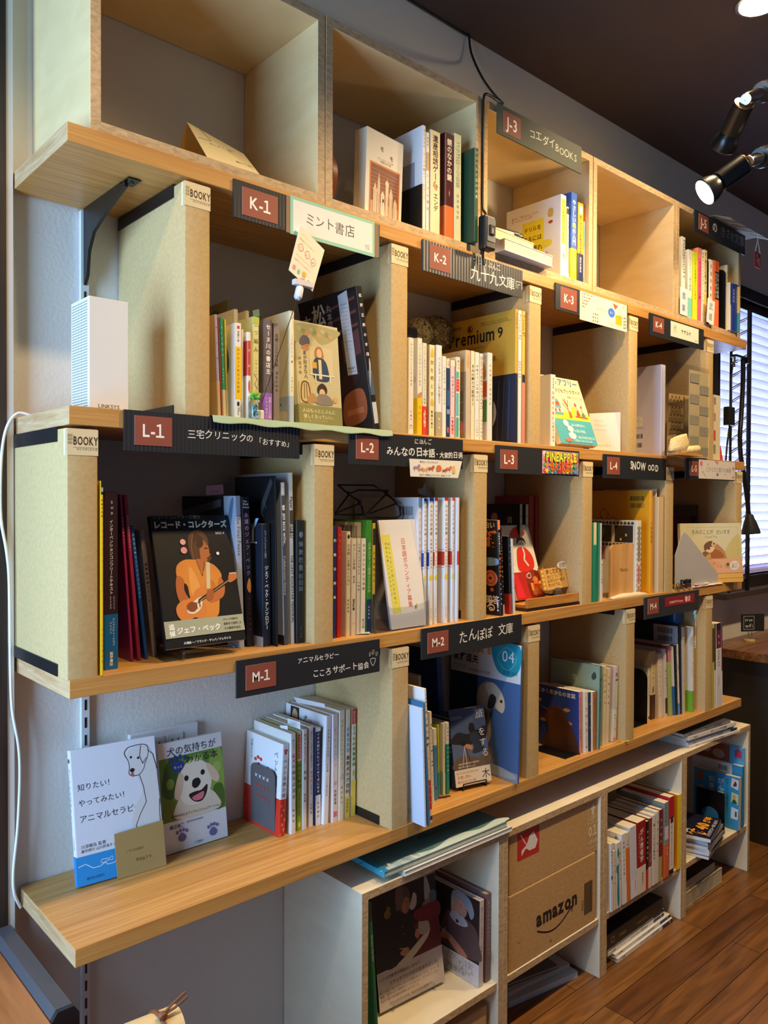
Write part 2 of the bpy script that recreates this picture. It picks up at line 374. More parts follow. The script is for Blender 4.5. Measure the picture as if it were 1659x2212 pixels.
# counter along the window side
ct = thing('counter', 'walnut topped counter with dark front under the window', 'counter', (2.178, -.001, 0))
cz = .768
mb = MB(); mb.box((0, -1.3, cz - .035), (2.2, -.001, cz), grain('walnut_counter_top', '5d3a22', '8d5f38', (3, 60, 60), .3)); mb.build('counter_top', ct, bevel=.002)
mb = MB(); mb.box((.06, -1.2, 0), (2.2, -.02, cz - .035), mat('2b2522', .5)); mb.build('counter_front', ct)
fw = thing('wifi_sign', 'small black sign reading Free wifi in a wire clip on the counter', 'sign', (2.42, -.085, cz), (R(-32), 0, 0))
mb = MB(); mb.box((-.032, -.002, .042), (.075, .002, .115), BLACKBOARD); pg = Page(mb, (-.032, -.002, .042), (1, 0, 0), (0, 0, 1), .107, .073)
for it in (('l', [(.1, .12), (.55, .12), (.55, .88), (.1, .88), (.1, .12)], .0012, 'e8e8e8'), ('h', .16, .58, .32, 'Free', 'f0f0f0'), ('h', .16, .24, .32, 'wifi', 'f0f0f0')): pg.draw(it)
mb.build('board', fw)
mb = MB(); mb.tube([(0, 0, .05), (0, -.004, .02), (.008, -.004, .008), (.016, -.004, .02), (.016, 0, .05)], .0014, mat('b8a070', .3, 'metal')); mb.build('clip', fw)
mb = MB(); mb.lathe([(.022, 0), (.022, .006), (.02, .008)], (.008, 0, 0), (0, 0, 1), mat('c9b083', .5)); mb.build('base', fw, smooth=40)
mg = thing('white_cup', 'white rounded cup standing at the front of the counter', 'cup', (2.365, -.262, cz))
mb = MB(); mb.lathe([(.012, 0), (.02, .004), (.026, .016), (.026, .03), (.023, .04), (.021, .04), (.022, .03), (.02, .014), (.004, .006)], (0, 0, 0), (0, 0, 1), mat('f0e6e4', .25)); mb.build('bowl', mg, smooth=60)

# ------------------------------------------------------------------ shelf boards, brackets, rail
def shelf(x0, x1, z, lab):
    mb = MB(); mb.box((x0, -D, z - .03), (x1, -.0015, z), OAK, left=OAK_END, right=OAK_END)
    return tag(mb.build('wooden_shelf', loc=(x0, 0, z - .03), bevel=.0012), lab, 'shelf', 'oak shelf boards on the wall')
shelf(-.4917, 1.938, ZJ, 'topmost oak shelf board carrying the row of plywood boxes')
shelf(-.4897, (1.9306, -0.275, 1.4874)[0], ZK, 'second oak shelf board from the top, with a white mesh tower at its end')
shelf(-.4893, (1.9177, -0.275, 1.0451)[0], ZL, 'oak shelf board in the middle carrying the guitarist magazine')
shelf(-.4812, (1.921, -0.275, 0.6229)[0], ZM, 'lowest oak shelf board carrying the two dog books')
def bracket(x, z, lab):
    o = thing('shelf_bracket', lab, 'bracket', (x, -.012, z), group='black shelf brackets')
    mb = MB(); t = .003
    arm = [(0, -.0, 0), (0, -.165, 0), (0, -.185, -.004), (0, -.185, -.012), (0, -.10, -.035), (0, -.045, -.055), (0, -.022, -.085), (0, -.014, -.13), (0, 0, -.145)]
    mb.prism([(-t, y, zz) for _, y, zz in arm], (2 * t, 0, 0), BLACK_M); mb.build('arm', o)
    mb = MB(); mb.box((-.003, -.2, -.0025), (.02, -.165, -.0002), BLACK_M); fp = mb.build('foot_plate', o)
    mb = MB(); mb.lathe([(.004, 0), (.003, .003)], (.011, -.183, -.0025), (0, 0, -1), mat('55585c', .3, 'metal'), 10); mb.build('screw', fp)
for x in (-.362,): bracket(x, 1.909, 'black curved bracket under the topmost board at the left'), bracket(x - .01, .6146, 'black bracket under the lowest board at the left')
bracket(1.70, 1.909, 'black bracket under the topmost board beside the window')
bracket(1.76, 1.041, 'black bracket under the middle board beside the window')
def rail(x, z0, z1, lab):
    o = thing('slotted_rail', lab, 'rail', (x, 0, z0))
    mb = MB(); mb.box((-.0075, -.0115, 0), (.0075, -.0005, z1 - z0), mat('d3d6da', .35)); mb.build('rail_channel', o)
    mb = MB(); z = .012
    while z < z1 - z0 - .03:
        mb.box((-.002, -.0122, z), (.002, -.0114, z + .02), BLACK); z += .034
    mb.build('slots', o)
rail(-.362, .02, 1.905, 'white slotted steel rail on the wall at the left end of the shelves')

# ------------------------------------------------------------------ cardboard dividers
PST = .05
def divider(x, z0, z1, lab, row, dim=False):
    o = thing('shelf_divider', lab, 'divider', (x, 0, z0), group='cardboard dividers ' + row)
    mb = MB(); H = z1 - z0 - .0045; e = .005
    mb.prism([(0, -.004, 0), (0, -D + e, 0), (e * .3, -D + e * .3, 0), (e, -D + .0005, 0), (PST - e, -D + .0005, 0), (PST - e * .3, -D + e * .3, 0), (PST, -D + e, 0), (PST, -.004, 0)], (0, 0, H), CARD)
    mb.build('cardboard_panel', o, smooth=25)
    mb = MB(); hs = .042
    for a, b in (((.0004, -D - .0002, H - hs), (PST - .0006, -D + .0004, H - .001)), ((-.0004, -D + .0055, H - hs), (.0002, -D + .012, H - .001))): mb.box(a, b, mat('e2cfa4', .6))
    p = Page(mb, (.0004, -D - .0002, H - hs), (1, 0, 0), (0, 0, 1), PST - .001, hs - .001)
    for it in (('t', .19, .4, .82, 'BOOKY', '33251b', .018, .56), ('l', [(.2, .3), (1, .3)], .0004, '5a4a38'), ('t', .3, .2, .68, 'ひとりのじかんを', '5a4a38')): p.draw(it)
    for i in range(3):
        for j in range(3): p.draw(('r', .02 + j * .05, .42 + i * .14, .06 + j * .05, .52 + i * .14, 'b0a07c'))
    mb.build('sticker', o)
    for nm, za, zb in (('upper_angle_strip', H - .0195, H + .004), ('lower_angle_strip', .0002, .02)):
        mb = MB(); mb.box((-.0022, -.236, za), (-.0003, -.006, zb), BLACK); mb.box((PST + .0003, -.236, za), (PST + .0022, -.006, zb), BLACK); mb.build(nm, o)
K0, L0, M0 = -.2905, -.4905, .1945
names = ('first', 'second', 'third', 'fourth', 'fifth', 'sixth')
KX = [-0.2923, 0.1896, 0.6655, 1.1396, 1.63]
LX = [-0.4929, -0.0136, 0.4569, 0.9067, 1.364, 1.8641]
MX = [0.1966, 0.6681, 1.1364, 1.6398]
for i in range(5): divider(KX[i], ZK, 1.9087, 'brown cardboard divider, %s from the left on the second board' % names[i], 'on the second board')
for i in range(6): divider(LX[i], ZL, 1.4705, 'brown cardboard divider, %s from the left on the middle board' % names[i], 'on the middle board')
for i in range(4): divider(MX[i], ZM, 1.0408, 'brown cardboard divider, %s from the left on the lowest board' % names[i], 'on the lowest board')

# ------------------------------------------------------------------ plywood boxes
PT = .018
def crate(name, x0, x1, y, z0, z1, lab, group, shelf_z=None, legs=False):
    o = thing(name, lab, 'box', (x0, 0, z0), group=group); w, h = x1 - x0, z1 - z0; PLY = PLY_TOP if shelf_z is None else globals()['PLY']
    for nm, a, b in (('side_panel', (.0004, y, 0), (PT, -.002, h - PT)), ('side_panel', (w - PT, y, 0), (w - .0004, -.002, h - PT)), ('top_panel', (.0004, y, h - PT), (w - .0004, -.002, h))):
        mb = MB(); mb.box(a, b, PLY, front=PLY_EDGE); mb.build(nm, o, bevel=.0008)
    if shelf_z is None: mb = MB(); mb.box((PT, y, 0), (w - PT, -.002, PT), PLY, front=PLY_EDGE); mb.build('bottom_panel', o, bevel=.0008)
    else:
        mb = MB(); mb.box((PT, y + .004, shelf_z - z0 - PT), (w - PT, -.002, shelf_z - z0), PLY, front=PLY_EDGE); mb.build('inner_board', o, bevel=.0008)
    return o
J0, PJ = -.4544, .46995
jl = ('empty plywood box at the left end of the top row, a folded sign inside', 'plywood box in the top row holding the orange castle book', 'plywood box in the top row wearing the dark green sign', 'empty plywood box in the top row lit orange inside', 'plywood box at the window end of the top row')
JG = (.0005, .0008, .0032, .0015, .0008, .0005)
for i in range(5): crate('plywood_box', J0 + PJ * i + JG[i], J0 + PJ * (i + 1) - JG[i + 1], -.270, ZJ + .0005, 2.3158, jl[i], 'plywood boxes of the top row')
B0, PB, YB, ZB, SB = .1036, .4635, -.283, .5392, 0.1705
bl_ = ('low plywood box on the floor holding the two portrait picture books', 'low plywood box on the floor holding the two cartons', 'low plywood box on the floor holding red and white paperbacks', 'low plywood box on the floor nearest the window, blue books inside')
BX = [0.1061, 0.565, 1.0125, 1.483, 1.9835]
for i in range(4): crate('floor_box', BX[i], BX[i + 1], YB, .0005, ZB, bl_[i], 'low plywood boxes on the floor', SB)

# ------------------------------------------------------------------ signs on the board edges
TILE = '8f4a3a'
def sign(lab, x0, x1, z0, z1, code, body, extra=(), corr=True, tile=None, y=-D - .001):
    t = .004
    o = thing('shelf_sign', lab, 'sign', (x0, y, z0)); w, h = x1 - x0, z1 - z0
    mb = MB(); mb.box((0, -t, 0), (w, 0, h), body); p = Page(mb, (0, -t, 0), (1, 0, 0), (0, 0, 1), w, h)
    for it in extra:
        if it[0] != 'paper': p.draw(it)
    mb.build('board', o)
    if code:
        a, b, c, d = tile; mb = MB(); mb.box((a * w, -t - .0008, b * h), (c * w, -t - .0001, d * h), mat('c9a090', .5), front=mat(TILE, .55))
        tw, th = (c - a) * w, (d - b) * h
        q = Page(mb, (a * w, -t - .0008, b * h), (1, 0, 0), (0, 0, 1), tw, th)
        share = .62; sz = share * tw / text_w(code, .018) / .9
        q.draw(('t', .19, .5 - .34 * sz / th, share, code, 'f4efe8', .018, .9)); mb.build('number_tile', o)
    for ix, it in enumerate(extra):
        if it[0] == 'paper':
            _, nm, a, b, c, d, col, art = it; mb = MB(); fy = -t - .0008 - .0008 * ix; mb.box((a * w, fy, b * h), (c * w, fy + .0006, d * h), mat(col, .6))
            q = Page(mb, (a * w, fy, b * h), (1, 0, 0), (0, 0, 1), (c - a) * w, (d - b) * h)
            for x in art: q.draw(x)
            mb.build(nm, o)
    return o
WH = 'ecebe6'
sign('black corrugated sign K-1 with a mint bordered paper name', -0.1991, 0.1517, 1.8632, 1.9314, 'K-1', CORR, [('paper', 'tape', .325, -.02, .985, 1.0, '8a6a48', []), ('paper', 'name_paper', .35, -.04, .955, 1.03, '8fc9b4', [('r', .028, .09, .972, .91, 'e4e3e2'), ('h', .15, .4, .62, 'ミント書店', '3a3a3a'), ('c', [(.88, .2), (.93, .3), (.9, .15)], .0006, '8a8a8a'), ('c', [(.9, .28), (.93, .16), (.88, .26)], .0006, '8a8a8a')])], tile=(0.05, 0.12, 0.27, 0.86))
sign('grey corrugated sign K-2 with white chalk lettering', 0.2790, 0.6308, 1.8632, 1.9316, 'K-2', corrug('grey_corrugated_plastic', '3d3e42', 330), [('h', .44, .22, .47, '九十九文庫', WH), ('h', .47, .74, .3, 'つづら ぶんこ', WH), ('l', [(.925, .3), (.925, .55), (.99, .55), (.99, .3)], .0012, WH), ('l', [(.945, .3), (.945, .45), (.97, .45)], .0012, WH)], tile=(0.06, 0.13, 0.25, 0.92))
sign('dark green chalkboard sign J-3 above the third box', 0.5308, 0.8826, 2.2439, 2.3151, 'J-3', mat('434a3e', .6), [('h', .35, .42, .3, 'コエダイ', 'dfe2d6'), ('h', .66, .36, .28, 'BOOKS', 'c9cdbd')], tile=(0.06, 0.12, 0.25, 0.85))
sign('sign K-3 with a cream paper of coloured shapes and hearts', 0.7695, 1.1225, 1.8599, 1.9291, 'K-3', BLACKBOARD, [('paper', 'name_paper', .31, -.14, .985, .98, 'eadfc2', [('t', .34, .5, .3, 'まるさんかく', 'd8705a'), ('e', .655, .55, .075, .17, '2f6fd0'), ('t', .615, .5, .085, 'かく', 'e8a0c0'), ('p', [(.68, .92), (.8, .86), (.735, .7)], 'e2543e'), ('r', .745, .18, .885, .52, 'f0a51e'), ('t', .75, .44, .17, 'しかく', 'd97b32'), ('t', .58, .1, .3, 'みんなちがってみんないい', '5a6a60')] + [('e', .06 + .034 * i, .93 - .11 * j, .011, .028, ('9a6fc0', 'd8606a', '5fae70', '4a7fd0', 'd8b040')[(i + 2 * j) % 5]) for j in range(5) for i in range(6 - j)] + [('e', .27 + .045 * i, .34 - .12 * j, .013, .035, ('d8b040', '9a6fc0', '5fae70')[(i + j) % 3]) for j in range(3) for i in range(3)] + [('e', .93 + .03 * i, .5 - .12 * j, .012, .03, ('9a6fc0', '5fae70')[(i + j) % 2]) for j in range(4) for i in range(2)])], tile=(0.06, 0.1, 0.27, 0.92))
sign('sign K-4 with a small cream nameplate reading in black', 1.2490, 1.5966, 1.8617, 1.9288, 'K-4', BLACKBOARD, [('paper', 'nameplate', .36, .22, .89, .93, 'e9e2cf', [('l', [(.1, .35), (.2, .35), (.2, .78), (.1, .78), (.1, .35)], .0006, '4a4a4a'), ('t', .125, .45, .05, '7', '2a2a2a', .018), ('t', .36, .38, .36, 'ナナルイ', '241f1c', .018), ('t', .86, .12, .1, 'nanarui', '6a6a6a')])], tile=(0.055, 0.2, 0.24, 0.9))
sign('black sign J-5 with a folded paper roof on top', 1.5276, 1.9050, 2.2408, 2.3108, 'J-5', BLACKBOARD, [('h', .33, .42, .11, 'の', 'f4f4f0', .018), ('h', .48, .42, .5, 'きさき文庫', '8f918c')], tile=(0.07, 0.16, 0.25, 0.92))
sign('black corrugated sign L-1 with a long handwritten name', -0.4026, -0.0531, 1.4347, 1.5015, 'L-1', CORR, [('h', .32, .42, .36, '三宅クリニック', WH), ('h', .66, .40, .05, 'の', WH), ('h', .715, .34, .24, '「おすすめ」', WH)], tile=(0.05, 0.15, 0.24, 0.88))
sign('black corrugated sign L-2 with a dog notice taped below', 0.0717, 0.4125, 1.4294, 1.4971, 'L-2', CORR, [('h', .30, .36, .42, 'みんなの日本語', WH, .012), ('h', .725, .36, .27, '・大家的日语', WH, .012), ('h', .54, .76, .15, 'にほんご', WH)], tile=(0.05, 0.16, 0.23, 0.88))
sign('black sign L-3 with a colourful diamond patterned card', 0.5318, 0.8818, 1.4239, 1.4918, 'L-3', BLACKBOARD, [('paper', 'name_card', .525, .06, .985, .93, 'd8a0b0', [('p', [((i + .5) / 9, j / 4), ((i + 1) / 9, (j + .5) / 4), ((i + .5) / 9, (j + 1) / 4), (i / 9, (j + .5) / 4)], ('d8436a', 'e8c840', '5fb070', '5a9ad0', 'e8875a', 'b070b0', 'e8e0c8')[(i * 3 + j * 2) % 7]) for i in range(9) for j in range(4)] + [('p', [(i / 9, j / 4), ((i + .5) / 9, (j + .5) / 4), (i / 9, (j + 1) / 4), ((i - .5) / 9, (j + .5) / 4)], ('e8875a', '5a9ad0', 'e8c840', 'd8436a', '5fb070')[(i * 2 + j * 3) % 5]) for i in range(1, 9) for j in range(-0, 4)] + [('t', .075, .555, .86, 'PINEAPPLE', '2f7a50', .05, .8), ('t', .08, .56, .85, 'PINEAPPLE', 'f2e63a', .03, .8), ('t', .2, .16, .62, 'BASKET', 'a03010', .05, .8), ('t', .2, .165, .62, 'BASKET', 'ee6a2a', .03, .8)])], tile=(0.045, 0.15, 0.235, 0.86))
sign('black sign L-4 with a white brushed name in capitals', 1.0029, 1.3537, 1.4225, 1.4904, 'L-4', BLACKBOARD, [('h', .4, .42, .27, 'SNOW', WH, .018, .8), ('h', .69, .4, .17, 'OOD', WH, .018, .9)], tile=(0.05, 0.16, 0.235, 0.9))
sign('black sign L-5 with a pale paper of pressed tulips', 1.4813, 1.8383, 1.4308, 1.4979, 'L-5', BLACKBOARD, [('paper', 'name_paper', .245, .05, .998, .99, 'd6d0cc', [('t', .18, .4, .7, 'とからだと香りの本屋', '8f8a90'), ('b', [(.02, .8), (.07, .95), (.1, .75), (.06, .65)], 'cf7a94'), ('l', [(.06, .66), (.1, .2)], .0012, '6f9a70'), ('b', [(.42, .98), (.52, .95), (.5, .8)], 'd98a9a'), ('e', .5, .25, .03, .08, '6a7ac0'), ('b', [(.92, .7), (.98, .68), (.96, .5)], 'c08aa8'), ('e', .95, .15, .025, .07, 'cf7a94'), ('l', [(.1, .4), (.18, .1)], .001, '7a6a50'), ('e', .24, .78, .02, .06, 'd8b870'), ('e', .72, .3, .015, .05, 'd8c080')])], tile=(0.07, 0.16, 0.24, 0.88))
sign('black sign M-1 with two lines of white handwriting', -0.1915, 0.1558, 0.9948, 1.0630, 'M-1', BLACKBOARD, [('h', .39, .66, .3, 'アニマルセラピー', WH, .008), ('h', .49, .2, .42, 'こころサポート協会', WH, .008), ('c', [(.945, .22), (.965, .42), (.925, .42)], .0014, WH), ('c', [(.92, .52), (.93, .62), (.915, .62)], .0012, WH), ('c', [(.945, .56), (.955, .68), (.94, .68)], .0012, WH), ('c', [(.972, .5), (.982, .6), (.967, .6)], .0012, WH)], tile=(0.055, 0.16, 0.245, 0.83))
sign('black sign M-2 with slanting white handwriting', 0.2813, 0.6347, 1.0020, 1.0708, 'M-2', BLACKBOARD, [('h', .34, .36, .36, 'たんぽぽ', WH), ('h', .74, .38, .16, '文庫', WH)], tile=(0.05, 0.16, 0.24, 0.84))
sign('dark sign M-4 with a narrow red nameplate', 1.2322, 1.5792, 0.9981, 1.0646, 'M-4', mat('2c2e33', .55), [('paper', 'nameplate', .35, .42, .9, .86, '8f1c26', [('t', .14, .3, .46, 'KOBBOTTO House', 'f0dcdc', .018), ('t', .66, .28, .2, '書店', 'f0dcdc', .018)])], tile=(0.05, 0.2, 0.235, 0.92))


# ------------------------------------------------------------------ books (name, label, group, base, turn, size, hard cover, colour, page colour, paper band, print)
BOOKS = [
('book','white book with an orange framed drawing of castle towers','books in the second box of the top row',(.2579,-.232,1.9595),(1.6802,0,-.0372),(.034,.1191,.1847),0,'efe9dc','efe6cf',None,[('L','t',.36,.8,.1,'モ','3a2a26',.018),('L','t',.62,.74,.1,'モ','3a2a26',.018),('L','t',.3,.695,.42,'ミヒャエル・エンデ作','8a7a70'),('L','t',.36,.665,.3,'大島かおり訳','8a7a70'),('L','r',.1,.04,.92,.64,'d98a4a'),('L','r',.13,.055,.89,.62,'8f5a48'),('L','r',.14,.06,.88,.2,'c9a284'),('L','l',[(.14,.34),(.88,.36)],.0012,'b58a74'),('L','l',[(.14,.385),(.88,.4)],.0012,'b58a74'),('L','l',[(.14,.43),(.88,.44)],.0012,'b58a74'),('L','l',[(.14,.475),(.88,.48)],.0012,'b58a74'),('L','l',[(.14,.52),(.88,.52)],.0012,'b58a74'),('L','l',[(.14,.565),(.88,.56)],.0012,'b58a74'),('L','p',[(.2,.08),(.3,.08),(.3,.32),(.25,.42),(.2,.32)],'e2cdb4'),('L','p',[(.31,.08),(.38,.08),(.38,.42),(.345,.56),(.31,.42)],'d9bfa4'),('L','p',[(.4,.08),(.51,.08),(.51,.3),(.455,.35),(.4,.3)],'ead9c4'),('L','p',[(.53,.08),(.61,.08),(.61,.44),(.57,.51),(.53,.44)],'e2cdb4'),('L','p',[(.63,.08),(.73,.08),(.73,.34),(.68,.43),(.63,.34)],'d9bfa4'),('L','p',[(.75,.08),(.85,.08),(.85,.26),(.8,.32),(.75,.26)],'e6d2ba'),('L','e',.565,.45,.05,.03,'ead9c4'),('L','e',.25,.33,.06,.03,'d9bfa4'),('L','b',[(.42,.06),(.47,.22),(.52,.06)],'f0e4d2'),('L','e',.47,.24,.025,.02,'3a2a26'),('L','l',[(.2,.08),(.2,.3)],.0006,'a07a62'),('L','l',[(.25,.08),(.25,.3)],.0006,'a07a62'),('L','l',[(.3,.08),(.3,.3)],.0006,'a07a62'),('L','l',[(.35,.08),(.35,.3)],.0006,'a07a62'),('L','l',[(.4,.08),(.4,.3)],.0006,'a07a62'),('L','l',[(.45,.08),(.45,.3)],.0006,'a07a62'),('L','l',[(.5,.08),(.5,.3)],.0006,'a07a62'),('L','l',[(.55,.08),(.55,.3)],.0006,'a07a62'),('L','l',[(.6,.08),(.6,.3)],.0006,'a07a62'),('L','l',[(.65,.08),(.65,.3)],.0006,'a07a62'),('L','l',[(.7,.08),(.7,.3)],.0006,'a07a62'),('L','l',[(.75,.08),(.75,.3)],.0006,'a07a62'),('L','l',[(.8,.08),(.8,.3)],.0006,'a07a62')],'book'),
('book','white hardcover with a grey printed square on its side near the castle book','books in the second box of the top row',(.2948,-.262,1.9592),(0,0,0),(.01,.168,.2331),0,'e9e8ea','efe6cf',None,[('S','v',.5,.97,.3,'ミヒャエル・エンデが教えてくれたこと','6a6a70',.72,0),('L','r',.45,.42,.85,.68,'9a9aa4'),('L','t',.02,.8,.3,'デが','5a5a5e')],'book'),
('book','slim white booklet next to the cream game book near the castle book','books in the second box of the top row',(.3062,-.262,1.9592),(0,0,0),(.0101,.1568,.2211),0,'e8e6e0','efe6cf',None,[('S','v',.5,.96,.86,'NHK','222',.72,0),('S','r',.1,.62,.9,.8,'c9a070'),('S','v',.5,.6,.2,'エンデの遺言','8a8078')],'book'),
('book','cream hardcover spine with heavy black brush characters near the castle book','books in the second box of the top row',(.32,-.262,1.9592),(0,0,0),(.0315,.1456,.2318),1,'e6d9b4','efe6cf',None,[('S','v',.5,.96,.45,'遺産相続ゲーム','241c16',.55,.018),('S','v',.55,.4,.22,'エンデ','241c16',.5,.018),('S','b',[(.3,.5),(.6,.47),(.7,.43),(.4,.44)],'c98a6a')],'book'),
('book','dark maroon hardcover with white characters and orange band near the castle book','books in the second box of the top row',(.3673,-.262,1.9592),(0,0,0),(.0289,.168,.2405),1,'4a1420','efe6cf',('d9713a',.31),[('S','v',.5,.95,.55,'鏡のなかの鏡','e9e0d4',.8,.018),('S','v',.5,.47,.4,'―迷宮―','d9c4b4',.4)],'book'),
('book','pale sage green hardcover near the castle book','books in the second box of the top row',(.3982,-.262,1.9592),(0,0,0),(.0243,.1568,.2485),1,'c9cfae','efe6cf',None,[('S','v',.5,.93,.5,'ゴッゴローリ伝説','6a7058',.6,0),('S','v',.5,.45,.2,'岩淵達治訳','7a8068',.35)],'book'),
('book','dark green hardcover at the right wall of the box near the castle book','books in the second box of the top row',(.4351,-.292,1.9592),(0,0,0),(.0134,.1792,.2163),1,'16402c','efe6cf',None,[('S','v',.5,.98,.45,'カスペルと石の大男','c8cfae',.6,0)],'book'),
('book','white marketing book with a yellow title block under sign J-3','books in the box under sign J-3',(.8159,-.262,1.9592),(0,0,0),(.0244,.1848,.2181),0,'e9e9ee','efe6cf',None,[('S','v',.5,.93,.42,'ドリルを売るには穴を売れ','2a2a20',.72,0),('S','r',.12,.4,.88,.95,'f2e43a'),('S','v',.5,.93,.42,'ドリルを売るには穴を売れ','2a2a20',.6,.018),('S','v',.3,.8,.5,'誰でも売れる人になる','c04a3a',.2),('S','b',[(.4,.3),(.7,.26),(.5,.22)],'e2875a'),('L','r',.3,.36,.7,.78,'f2e22e'),('L','t',.335,.655,.32,'ドリルを','222222',.018),('L','t',.315,.53,.35,'売るには','222222',.018),('L','t',.315,.4,.36,'穴を売れ','222222',.018),('L','t',.1,.86,.5,'誰でも「売れる人」になる','c8443a'),('L','t',.1,.82,.38,'マーケティング入門','c8443a'),('L','b',[(.78,.77),(.86,.77),(.86,.86),(.78,.86)],'c9b060'),('L','e',.82,.7,.04,.02,'b8402e'),('L','e',.75,.45,.1,.045,'e6dc3a'),('L','b',[(.7,.2),(.78,.2),(.77,.34),(.7,.32)],'dca06a'),('L','r',.23,.66,.29,.67,'333333')],'book'),
('book','slim white and yellow booklet behind a blank card under sign J-3','books in the box under sign J-3',(.8513,-.256,1.9592),(0,0,0),(.0112,.1344,.1951),0,'ecebe6','efe6cf',None,[('S','v',.5,.93,.7,'コケの話','222',.72,0),('S','r',.05,.9,.95,.98,'2a2430'),('L','r',.7,.1,1,.95,'e8dc3a')],'book'),
('book','thick bright blue book with a yellow lower band under sign J-3','books in the box under sign J-3',(.8637,-.262,1.9592),(0,0,0),(.0264,.1344,.2368),0,'2f62c4','efe6cf',('f0e32a',.36),[('S','v',.5,.92,.4,'やさしい株の入門','e4ecf0',.6,.018),('S','v',.6,.26,.1,'完全保存版','3a3a9a',.4),('S','e',.5,.62,.3,.02,'f0d030')],'book'),
('book','orange book with a navy lower band under sign J-3','books in the box under sign J-3',(.8942,-.262,1.9592),(0,0,0),(.0269,.1232,.2169),0,'f0a11c','efe6cf',('1c2452',.36),[('S','v',.5,.84,.36,'超・ドンブリ経営のすすめ','26201c',.6,.018),('S','r',.2,.86,.8,.96,'f4f2ea'),('S','v',.5,.32,.12,'会計の基本','f0f0f0',.5)],'book'),
('book','thin white and turquoise book at the right side under sign J-3','books in the box under sign J-3',(.9234,-.262,1.9592),(0,0,0),(.0035,.1232,.1704),0,'e8ebe4','efe6cf',None,[('S','r',0,.55,1,.9,'4fc0b8'),('S','r',0,0,1,.1,'4fc0b8')],'book'),
('book','tall white book with thin capitals running down under sign J-5','books in the box under sign J-5',(1.4762,-.262,1.9592),(0,0,0),(.0252,.1904,.257),0,'eceae2','efe6cf',None,[('S','rot',.62,.97,.5,'FOOD=CITY','3a3a3a')],'book'),
('book','white paperback with a turquoise foot under sign J-5','books in the box under sign J-5',(1.5217,-.262,1.9592),(0,0,0),(.0265,.1456,.2248),0,'eceae2','efe6cf',('7fd0cc',.3),[('S','v',.5,.9,.4,'フードシティ都市農業','5a5a56',.4,0)],'book'),
('book','lime yellow paperback under sign J-5','books in the box under sign J-5',(1.5546,-.262,1.9592),(0,0,0),(.0317,.1456,.2261),0,'d4e02a','efe6cf',None,[('S','v',.5,.9,.3,'うまい日本酒はどこにある','5a6020',.4,0)],'book'),
('book','pink paperback with an orange pink top under sign J-5','books in the box under sign J-5',(1.5892,-.262,1.9592),(0,0,0),(.0252,.168,.2455),0,'ee5f86','efe6cf',None,[('S','v',.5,.82,.3,'サステナビリティの夢','8a1a2a',.55,.018),('S','r',0,.86,1,1,'f08a78'),('L','r',0,.86,1,1,'f2907c')],'book'),
('book','white paperback crowded with small print under sign J-5','books in the box under sign J-5',(1.6161,-.262,1.9592),(0,0,0),(.0127,.1456,.2443),0,'e6e6d8','efe6cf',None,[('S','v',.5,.97,.1,'農業がわかると社会のしくみが見えてくる','4a5a50',.72,0)],'book'),
('book','cream paperback with big black handwritten title under sign J-5','books in the box under sign J-5',(1.6304,-.262,1.9592),(0,0,0),(.0225,.1456,.2474),0,'ecd9a8','efe6cf',None,[('S','v',.5,.97,.42,'ぼく道はなぜ道で勝つか','26221c',.8,.018),('S','r',.1,.12,.9,.4,'eab858'),('S','v',.5,.16,.02,'甲野善紀','3a3020',.6)],'book'),
('book','white paperback just left of the orange one under sign J-5','books in the box under sign J-5',(1.6698,-.262,1.9592),(0,0,0),(.0246,.1344,.2238),0,'ebe7da','efe6cf',None,[('S','v',.5,.95,.4,'武道的思考','3a342c',.6,0)],'book'),
('book','orange paperback with a black title block under sign J-5','books in the box under sign J-5',(1.7019,-.262,1.9592),(0,0,0),(.041,.1456,.2275),0,'f27440','efe6cf',None,[('S','r',.25,.42,.98,.84,'1c1a1c'),('S','v',.42,.82,.44,'自分の頭で考え','f0e8e0',.35),('S','v',.78,.82,.44,'日本人の身体','f0e8e0',.35),('S','v',.5,.97,.86,'内田樹','7a2a10',.4)],'book'),
('book','cream paperback with small black spine title beside the black bookend under sign J-5','books in the box under sign J-5',(1.7997,-.262,1.9592),(0,0,0),(.0123,.1456,.2307),0,'ece2c0','efe6cf',None,[('S','v',.5,.92,.4,'日本人の身体観','2a2620',.6,0)],'book'),
('book','short cream paperback left of the navy ones under sign J-5','books in the box under sign J-5',(1.7957,-.277,1.9592),(0,0,0),(.0028,.112,.1659),0,'e9dfc2','efe6cf',None,[],'book'),
('book','short navy paperback, left of a pair under sign J-5','books in the box under sign J-5',(1.8132,-.277,1.9592),(0,0,0),(.0221,.112,.1654),0,'1c3a9a','efe6cf',None,[('S','v',.5,.9,.6,'遠野物語','c8d0e8',.5,0)],'book'),
('book','short navy paperback, right of a pair under sign J-5','books in the box under sign J-5',(1.838,-.277,1.9592),(0,0,0),(.0144,.112,.1677),0,'1c3a9a','efe6cf',None,[('S','v',.5,.9,.6,'日本の昔話','c8d0e8',.5,0)],'book'),
('book','short black and white paperback under sign J-5','books in the box under sign J-5',(1.8605,-.277,1.9592),(0,0,0),(.0064,.112,.1672),0,'23262a','efe6cf',None,[('S','v',.5,.95,.75,'祭り','f0f0f0',.72,0),('S','r',0,.3,1,.6,'e8e4e0')],'book'),
('book','short yellow paperback with teal foot at the end under sign J-5','books in the box under sign J-5',(1.8536,-.284,1.9592),(0,0,0),(.0057,.112,.1605),0,'d9b85a','efe6cf',('3f8f94',.42),[],'book'),
